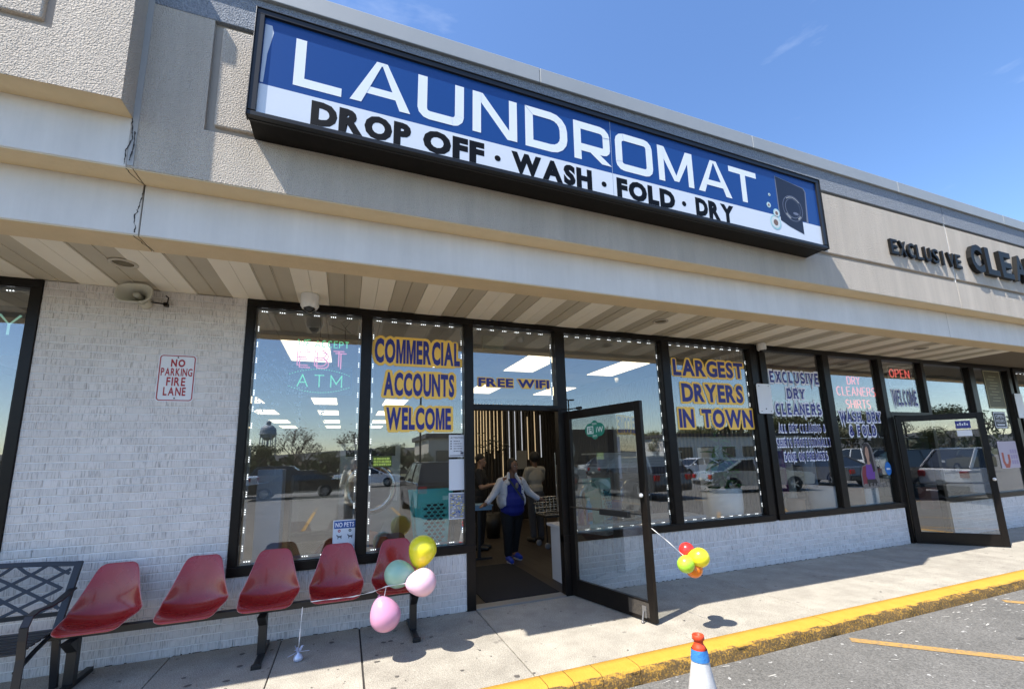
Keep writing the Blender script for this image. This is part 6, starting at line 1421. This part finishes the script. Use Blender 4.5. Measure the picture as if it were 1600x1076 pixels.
# photographer
PH = empty('person', (.20, -5.27, RZ), 0, 'photographer in a pale hooded sweatshirt and knitted cap, mirrored in the window', 'person')
F = Fig(); hc = (0, 0, 1.70); f, sd_ = head(F, hc, (0, 1, 0), 1.0); F.cap((0, 0, 1.48), (0, 0, 1.62), .055, .052); F.ball((0, 0, 1.28), (.19, .12, .22)); F.ball((0, 0, 1.02), (.175, .125, .15)); F.cap((-.16, 0, 1.46), (.16, 0, 1.46), .06, .06)
for k in (-1, 1): F.cap((k*.10, 0, .92), (k*.11, 0, .50), .10, .068); F.cap((k*.11, 0, .50), (k*.11, 0, .10), .062, .04); F.cap((k*.11, 0, .05), (k*.12, .16, .035), .045, .036)
arms = []
for k in (-1, 1):
    a = Vector((k*.20, 0, 1.45)); b_ = Vector((k*.24, .14, 1.26)); c = Vector((-.13+k*.055, .27, 1.61)); F.cap(a, b_, .055, .045); F.cap(b_, c, .042, .028); hand(F, c, (-k*.1, .1, 1), (0, -1, 0), .85, .8, k); arms.append((a, b_, c))
F.make('body', m_skin_m, PH, .009, 4); eyes(PH, hc, f, sd_)
m_hood = mat('cream_fleece', (.55, .52, .44), .9, bump=(16, 1.0))
F = Fig(); F.ball((0, 0, 1.28), (.225, .155, .24)); F.ball((0, 0, 1.02), (.215, .165, .17)); F.ball((0, 0, .90), (.215, .165, .10)); F.cap((-.17, 0, 1.45), (.17, 0, 1.45), .078, .078); F.cap((-.09, -.07, 1.52), (.09, -.07, 1.52), .07, .07)
for a, b_, c in arms: F.cap(a, b_, .078, .070); F.cap(b_, b_+(c-b_)*.85, .066, .050)
F.make('hooded_sweatshirt', m_hood, PH, .012)
F = Fig(); F.ball((0, 0, .88), (.20, .15, .12)); [(F.cap((k*.10, 0, .88), (k*.11, 0, .50), .115, .088), F.cap((k*.11, 0, .50), (k*.11, 0, .12), .085, .068)) for k in (-1, 1)]; F.make('trousers', mat('grey_jeans', (.07, .07, .075), .85), PH, .012)
F = Fig(); F.ball(Vector(hc)+Vector((0, -.01, .05)), (.092, .102, .095)); F.make('knitted_cap', mat('grey_knit', (.22, .20, .18), .9, bump=(90, 1.0)), PH, .01, 2)
for k in (-1, 1): F = Fig(); F.cap((k*.11, -.03, .05), (k*.12, .16, .045), .055, .046); F.make('shoe', m_black, PH, .01, 2)
ph = boxobj('phone', .03, .11, -.006+0, .002, 0, .155, m_blackpl, None, bevel=.004); ph.location = (.0, -4.99, 1.50); tag(ph, 'black phone held up by the mirrored photographer', 'phone')
# cars
m_glass_c = mat('car_glass', (.012, .014, .016), .06, spec=.7); m_tyre = mat('tyre', (.012, .012, .012), .8); m_rim = mat('alloy', (.42, .43, .45), .3, .9); m_tail = mat('tail_lamp', (.35, .01, .012), .2); m_head = mat('head_lamp', (.6, .62, .65), .1, .3); m_plate = mat('plate_pale', (.55, .56, .5), .5)
def car_proto(kind, paint):
    r = empty('parked_car')
    if kind == 'suv': L_, Wd, Hh = 4.6, 1.86, 1.72; sil = [(-2.28, .35), (-2.32, .62), (-2.26, .95), (-1.25, 1.06), (2.05, 1.08), (2.26, 1.02), (2.32, .62), (2.28, .35)]; gh = [(-1.30, 1.05), (-.55, 1.60), (-.2, 1.68), (1.75, 1.66), (2.18, 1.07)]
    elif kind == 'pickup': L_, Wd, Hh = 5.6, 1.95, 1.85; sil = [(-2.75, .42), (-2.8, .75), (-2.72, 1.08), (-1.35, 1.15), (2.7, 1.18), (2.78, 1.1), (2.8, .6), (2.74, .42)]; gh = [(-1.38, 1.14), (-.75, 1.72), (-.4, 1.80), (.75, 1.80), (1.05, 1.17)]
    else: L_, Wd, Hh = 4.75, 1.82, 1.45; sil = [(-2.33, .30), (-2.38, .55), (-2.30, .80), (-1.15, .92), (1.65, .96), (2.30, .92), (2.38, .55), (2.32, .30)]; gh = [(-1.22, .90), (-.35, 1.36), (.05, 1.43), (.85, 1.40), (1.72, .95)]
    wx = (-L_*.30, L_*.30); R_ = .36 if kind != 'sedan' else .33
    bot = []
    for cx_ in wx[::-1]: bot += [(cx_+(R_+.05)*math.cos(t_*PI/8), .30+(R_+.05)*math.sin(t_*PI/8)) for t_ in range(0, 9)]
    poly_ = sil[::-1][:0] + sil + [(p[0], max(p[1], .30)) for p in bot]
    q = MB(); half = Wd/2; n = len(poly_); lay = [(-half*.90, .985, .02), (-half, 1, 0), (half, 1, 0), (half*.90, .985, .02)]
    vs = []
    for yy, sc_, dz in [(-half, .985, 0), (-half+.05, 1, 0), (half-.05, 1, 0), (half, .985, 0)]: vs += [(a*sc_, yy, .55+(c-.55)*(sc_)) for a, c in poly_]
    q.add(vs, [(i*n+j, i*n+(j+1) % n, (i+1)*n+(j+1) % n, (i+1)*n+j) for i in range(3) for j in range(n)]); q.add(vs[:n], [tuple(range(n))]); q.add(vs[-n:], [tuple(range(n))[::-1]])
    q.build('body', paint, r, bevel=.03)
    # glasshouse with tumblehome, pillars and a painted roof
    g = MB(); m_ = len(gh); vs = []
    for yy in (-1, 1): vs += [(a, yy*(half-.06-(c-gh[0][1])*.28), c) for a, c in gh]
    g.add(vs, [tuple(range(m_)), tuple(range(2*m_-1, m_-1, -1))]+[(j, j+m_, (j+1) % m_+m_, (j+1) % m_) for j in range(m_)]); g.build('window_glass', m_glass_c, r)
    rf = MB(); top = [p for p in gh if p[1] > gh[0][1]+.35]
    for (a, c), (a2, c2) in zip(top, top[1:]):
        h1 = half-.05-(c-gh[0][1])*.28; h2_ = half-.05-(c2-gh[0][1])*.28
        rf.add([(a, -h1, c+.004), (a2, -h2_, c2+.004), (a2, h2_, c2+.004), (a, h1, c+.004), (a, -h1, c+.035), (a2, -h2_, c2+.035), (a2, h2_, c2+.035), (a, h1, c+.035)], [(0, 3, 2, 1), (4, 5, 6, 7), (0, 1, 5, 4), (1, 2, 6, 5), (2, 3, 7, 6), (3, 0, 4, 7)])
    rf.build('roof', paint, r); pl_q = MB()
    for s_ in (-1, 1):
        def PP(a, c): return Vector((a, s_*(half-.052-(c-gh[0][1])*.28), c))
        pl_q.bar(PP(*gh[0]), PP(*top[0]), .05, .03, upv=(0, 1, 0)); pl_q.bar(PP(*gh[-1]), PP(*top[-1]), .09, .03, upv=(0, 1, 0))
        for mx_ in ((top[0][0]+top[-1][0])/2, ): pl_q.bar(PP(mx_, gh[0][1]), PP(mx_, top[0][1]+.05), .06, .03, upv=(0, 1, 0))
    pl_q.build('pillar', paint, r)
    RX = Matrix.Rotation(PI/2, 4, 'X')
    ty = MB().lathe([(R_*.62, -.11), (R_*.97, -.11), (R_, -.07), (R_, .07), (R_*.97, .11), (R_*.62, .11)], 24, M=RX, cap=False).mesh('tyre', m_tyre); q = MB(); q.lathe([(0, .03), (R_*.2, .03), (R_*.22, .0), (R_*.64, .02), (R_*.64, -.02)], 20, M=RX, cap=False)
    for i in range(5): a = 2*PI*i/5; q.bar((0, -.04, 0), (R_*.6*math.cos(a), -.05, R_*.6*math.sin(a)), .05, .03, upv=(0, 1, 0)); q.bar((0, .04, 0), (R_*.6*math.cos(a), .05, R_*.6*math.sin(a)), .05, .03, upv=(0, 1, 0))
    ri = q.mesh('rim', m_rim)
    for cx_ in wx:
        for s_ in (-1, 1): wh = place(ty, 'wheel', r, (cx_, s_*(half-.12), R_)); place(ri, 'rim', wh, (0, s_*.05, 0))
    zb = sil[2][1]; xb = sil[-2][0]
    for s_ in (-1, 1):
        boxobj('tail_light', xb-.06, xb+.02, s_*(half-.17)-.13, s_*(half-.17)+.13, zb-.18, zb+.02, m_tail, r, bevel=.02); boxobj('headlight', -xb-.02, -xb+.08, s_*(half-.2)-.16, s_*(half-.2)+.16, zb-.22, zb-.07, m_head, r, bevel=.02)
        boxobj('mirror', gh[0][0]+.30, gh[0][0]+.45, s_*(half+.08)-.09, s_*(half+.08)+.09, gh[0][1]+.02, gh[0][1]+.16, paint, r, bevel=.02)
    boxobj('bumper', xb-.03, xb+.05, -half*.9, half*.9, .36, .52, m_blackpl, r, bevel=.02); boxobj('number_plate', xb+.051, xb+.058, -.16, .16, .56, .68, m_plate, r)
    return r
pw = mat('paint_white', (.70, .71, .72), .25, coat=.6); pk_ = mat('paint_black', (.010, .010, .012), .2, coat=.8); ps = mat('paint_silver', (.42, .44, .46), .28, .6, coat=.5); pg_ = mat('paint_grey', (.09, .095, .10), .25, .3, coat=.6); pb2 = mat('paint_blue', (.02, .05, .16), .25, .2, coat=.6); pr_ = mat('paint_red', (.20, .012, .012), .25, coat=.6)
protos = {}
def car(kind, colname, paint, x, y, rz, label):
    k = kind
    if k not in protos: protos[k] = car_proto(kind, paint); o = protos[k]; fresh = True
    else: o = copy_tree(protos[k])
    o.name = 'pickup_truck' if kind == 'pickup' else 'parked_car'
    for ch in o.children:
        if ch.name.split('.')[0] in ('body', 'roof', 'pillar', 'mirror'):
            if not ch.material_slots[0].material == paint: ch.material_slots[0].link = 'OBJECT'; ch.material_slots[0].material = paint
    o.location = (x, y, RZ); o.rotation_euler = (0, 0, rz); tag(o, label, 'pickup' if kind == 'pickup' else 'car', 'cars parked in the lot'); return o
h_ = PI/2
car('suv', 'black', pk_, 3.0, -11.0, h_, 'black SUV mirrored rear-on behind the turquoise hamper')
car('suv', 'white', pw, 5.75, -11.2, h_+.35, 'white SUV mirrored beside the black one')
car('pickup', 'white', pw, -7.6, -24, .1, 'white pickup mirrored far back in the left window')
car('suv', 'grey', pg_, -9.2, -17.5, -.12, 'grey SUV mirrored at the left of the left window')
car('sedan', 'silver', ps, 17.6, -10.3, PI+.30, 'silver sedan mirrored beside the potted plant')
car('suv', 'grey', pg_, 11.9, -11.2, h_, 'dark grey SUV mirrored left of the potted plant')
car('sedan', 'black', pk_, 8.6, -14.5, h_, 'black sedan mirrored in the open door glass')
car('sedan', 'grey', pg_, 23.5, -11.0, h_+.2, 'grey sedan mirrored in the first cleaner window')
car('pickup', 'white', pw, 29.5, -12.5, h_+.35, 'white pickup mirrored in the second cleaner window')
car('suv', 'blue', pb2, 33.8, -14.5, .2, 'dark blue SUV mirrored in the cleaner door glass')
car('suv', 'black', pk_, 40, -13, .15, 'black SUV mirrored in the far right window')
car('sedan', 'white', pw, 47, -16, .1, 'white sedan mirrored at the far right')
for i_, (kd, cn_, pt_, x_, y_, what) in enumerate((('sedan', 'silver', ps, -9.5, -30, 'silver sedan far back in the lot, leftmost of the far row'), ('suv', 'grey', pg_, -4.0, -31, 'grey SUV far back in the lot below the bare tree'), ('sedan', 'white', pw, 1.6, -30, 'white sedan far back in the lot behind the photographer'), ('suv', 'black', pk_, 7.4, -33, 'black SUV far back in the lot before the low building'), ('sedan', 'red', pr_, 13.2, -33, 'red sedan far back in the lot'), ('suv', 'white', pw, 24.5, -34, 'white SUV far back in the lot'), ('sedan', 'blue', pb2, 31.0, -34, 'dark blue sedan far back in the lot'))):
    car(kd, cn_, pt_, x_, y_, random.choice((0, PI))+random.uniform(-.1, .1), what)
car('sedan', 'black', pk_, -2.4, -21.5, 0, 'black sedan in the second row behind the photographer')
car('suv', 'red', pr_, 6.3, -22, .0, 'dark red SUV in the second row of the lot')
car('sedan', 'silver', ps, 12.8, -22, .0, 'silver sedan in the second row of the lot')
car('suv', 'grey', pg_, 19.2, -23, PI, 'grey SUV in the second row facing the other way')
car('sedan', 'white', pw, 26.2, -23, .0, 'white sedan in the second row of the lot')
car('pickup', 'blue', pb2, 36, -24, PI, 'dark blue pickup in the second row of the lot')
# low commercial buildings, hills, water tower, trees
m_bw = mat('far_wall_cream', (.45, .42, .36), .9); m_bd = mat('far_roof_dark', (.05, .05, .055), .8); m_bg = mat('far_glass', (.03, .035, .045), .15)
def far_bldg(x0, x1, y0, y1, h, mw, label):
    r = empty('commercial_building', (0, 0, 0), 0, label, 'building'); boxobj('wall', x0, x1, y0, y1, RZ, h, mw, r); boxobj('roof', x0-.4, x1+.4, y0-.4, y1+.4, h+.002, h+.6, m_bd, r)
    n = max(3, int((x1-x0)/5)); wm = MB().box(0, (x1-x0)/n*.62, y1+.002, y1+.05, .9, min(h-.6, 3.0)).mesh('window', m_bg)
    for i in range(n): place(wm, 'window', r, (x0+(i+.2)*(x1-x0)/n, 0, 0))
far_bldg(10, 24, -64, -52, 4.6, m_bw, 'cream low building mirrored above the white SUV'); far_bldg(25, 45, -70, -56, 5.4, m_bd, 'dark low building mirrored behind the lot'); far_bldg(58, 96, -76, -62, 5.0, mat('far_wall_white', (.6, .6, .58), .9), 'long white low building mirrored at the right')
m_hill = mat('hill_woods', (.035, .038, .036), .95, var=(.01, (.05, .045, .038), .3)); q = MB(); n = 90; vs = []
for i in range(n+1):
    x = -2600+i*80; h = 44+18*mnoise.noise(Vector((x*.0021, 0, 0)))+9*mnoise.noise(Vector((x*.008, 4, 0)))+30*max(0, min(1, (x-700)/1500))
    for yy, k in ((-900, -.05), (-1250, .55), (-1500, 1.0), (-1900, .8), (-2100, 0)): vs.append((x, yy, RZ+h*k))
q.add(vs, [(i*5+j, (i+1)*5+j, (i+1)*5+j+1, i*5+j+1) for i in range(n) for j in range(4)], 0, True); tag(q.build('wooded_hills', m_hill), kind='structure')
wt_ = empty('water_tower', (-18.6, -120, RZ), 0, 'water tower on legs mirrored in the left window', 'water tower'); m_wtw = mat('tower_grey', (.30, .34, .38), .5)
MB().lathe([(.0, 8.1), (1.2, 8.3), (2.2, 9.2), (2.35, 10.2), (2.1, 11.2), (1.2, 11.9), (.0, 12.1)], 28).build('tank', m_wtw, wt_); MB().lathe([(2.6, 9.6), (2.6, 9.8), (2.4, 9.8)], 28).build('balcony', m_wtw, wt_); MB().lathe([(.0, 12.0), (.7, 12.1), (.7, 12.9), (0, 13.1)], 14).build('vent', m_wtw, wt_)
for i in range(6): a = 2*PI*i/6; MB().tube([(2.5*math.cos(a), 2.5*math.sin(a), 0), (2.1*math.cos(a), 2.1*math.sin(a), 9.4)], .14, 6).build('leg', m_wtw, wt_)
MB().tube([(0, 0, 0), (0, 0, 8.3)], .35, 8).build('riser', m_wtw, wt_)
wt_.scale = (.82, .82, 1)
m_bark = mat('bark', (.085, .068, .052), .9); 
def tree_mesh(seed, H, spread, leafy, m_lf):
    rnd_ = random.Random(seed); q = MB(); tips = []
    def br(p, d, l, r_, lv):
        pts = [p]; dd = d.copy()
        for i in range(3): dd = (dd+Vector((rnd_.gauss(0, .13), rnd_.gauss(0, .13), rnd_.gauss(.03, .06)))).normalized(); pts.append(pts[-1]+dd*l/3)
        q.tube(pts, [r_, r_*.85, r_*.7, r_*.55], 5 if lv < 2 else 3, cap=False)
        if lv >= 4: tips.append((pts[-1], l)); return
        for k in range(4 if lv < 3 else 3):
            a = rnd_.uniform(0, 2*PI); nd = (dd*rnd_.uniform(.6, 1.0)+Vector((math.cos(a), math.sin(a), rnd_.uniform(-.1, .5)))*spread).normalized(); br(pts[rnd_.choice((2, 3, 3))], nd, l*rnd_.uniform(.58, .78), r_*.5, lv+1)
    br(Vector((0, 0, 0)), Vector((0, 0, 1)), H*.32, H*.028, 0)
    t_me = q.mesh('trunk', m_bark); c = MB()
    for p, l in tips:
        for k in range(leafy):
            s_ = rnd_.uniform(.16, .42)*H/8; o = p+Vector((rnd_.gauss(0, .35), rnd_.gauss(0, .35), rnd_.gauss(0, .3)))*H/9; u = Vector((rnd_.uniform(-1, 1), rnd_.uniform(-1, 1), rnd_.uniform(-1, 1))).normalized(); v_ = u.orthogonal().normalized()
            c.add([o-u*s_*.5, o-v_*s_*.25, o+u*s_*.5, o+v_*s_*.25], [(0, 1, 2, 3)])
    return t_me, c.mesh('crown', m_lf)
m_l1 = mat('spring_leaf', (.11, .12, .05), .8, rnd=.2); m_l2 = mat('budding_twig', (.16, .13, .09), .85); m_l3 = mat('pale_blossom', (.26, .27, .18), .8)
TM = [tree_mesh(1, 9, .75, 2, m_l2), tree_mesh(2, 8, .85, 12, m_l1), tree_mesh(3, 6.5, .9, 14, m_l3)]
def tree(kind, x, y, s_, label, grp=None):
    r = empty('tree', (x, y, RZ), random.uniform(0, 6), label, 'tree', grp); a = place(TM[kind][0], 'trunk', r); c = place(TM[kind][1], 'crown', r); r.scale = (s_, s_, s_)
tree(0, -6.1, -60, .92, 'bare branching tree mirrored right of the water tower'); tree(0, .6, -57, .80, 'bare tree mirrored above the photographer'); tree(2, -13.5, -54, .72, 'pale blossoming tree mirrored below the water tower'); tree(2, 9.6, -50, .55, 'small blossoming tree mirrored over the SUV')
tl = ['budding tree in the belt behind the parking lot', 'fresh green tree in the belt behind the parking lot', 'pale blossoming tree in the belt behind the parking lot']
for i in range(46):
    x = -34+i*4.6+random.uniform(-1.5, 1.5); k = random.choice((0, 1, 1, 2)); y_ = -66-random.uniform(0, 14)
    tree(k, x, y_, random.uniform(.55, .85) if x < 25 else random.uniform(.9, 1.5+max(0, (x-60)/110)), tl[k], 'trees behind the parking lot, '+('budding', 'green', 'blossoming')[k])
def pole(x, y, h, label):
    r = empty('light_pole', (x, y, RZ), 0, label, 'light pole'); MB().tube([(0, 0, 0), (0, 0, h)], .07, 8).build('mast', m_frame, r); boxobj('lamp_head', -.6, -.1, -.15, .15, h-.05, h+.07, m_frame, r); boxobj('lamp_head', .1, .6, -.15, .15, h-.05, h+.07, m_frame, r)
pole(5.5, -30, 7.2, 'lot light pole mirrored in the second window'); pole(21, -34, 7.5, 'lot light pole mirrored right of the doorway'); pole(-14, -40, 7.5, 'lot light pole mirrored in the far left')
tag(boxobj('guard_rail', -40, 60, -46, -45.9, .35, .75, mat('rail_brown', (.10, .08, .06), .8)), 'long brown guard rail mirrored behind the parked cars', 'guard rail')

vg = MB(); vg.add([(-400, -900, RZ+.006), (900, -900, RZ+.006), (900, -47, RZ+.006), (-400, -47, RZ+.006)], [(0, 1, 2, 3)]); tag(vg.build('grass_verge', mat('rough_grass', (.06, .075, .03), .95, var=(.4, (.10, .09, .05), .3)), recalc=False), kind='structure')
q = MB(); random.seed(77)
for i in range(9000):
    x = random.uniform(-70, 230); h = 3.2+1.6*mnoise.noise(Vector((x*.09, 0, 0)))+1.2*mnoise.noise(Vector((x*.4, 7, 0)))+max(0, min(9, (x-30)*.09)); y_ = -84+random.gauss(0, 4); z = RZ+h*random.random()**.7
    s_ = random.uniform(.35, .9); u = Vector((random.uniform(-1, 1), random.uniform(-.5, .5), random.uniform(-1, 1))).normalized(); v_ = Vector((0, 1, 0)).cross(u).normalized(); c = Vector((x, y_, z)); q.add([c-u*s_, c-v_*s_*.6, c+u*s_, c+v_*s_*.6], [(0, 1, 2, 3)], 0 if random.random() < .6 else 1)
wo = q.build('far_woods', [mat('woods_green', (.05, .062, .022), .9), mat('woods_brown', (.07, .055, .038), .9)], recalc=False); tag(wo, 'dense belt of spring woods far behind the parking lot', 'woods', kind='stuff')
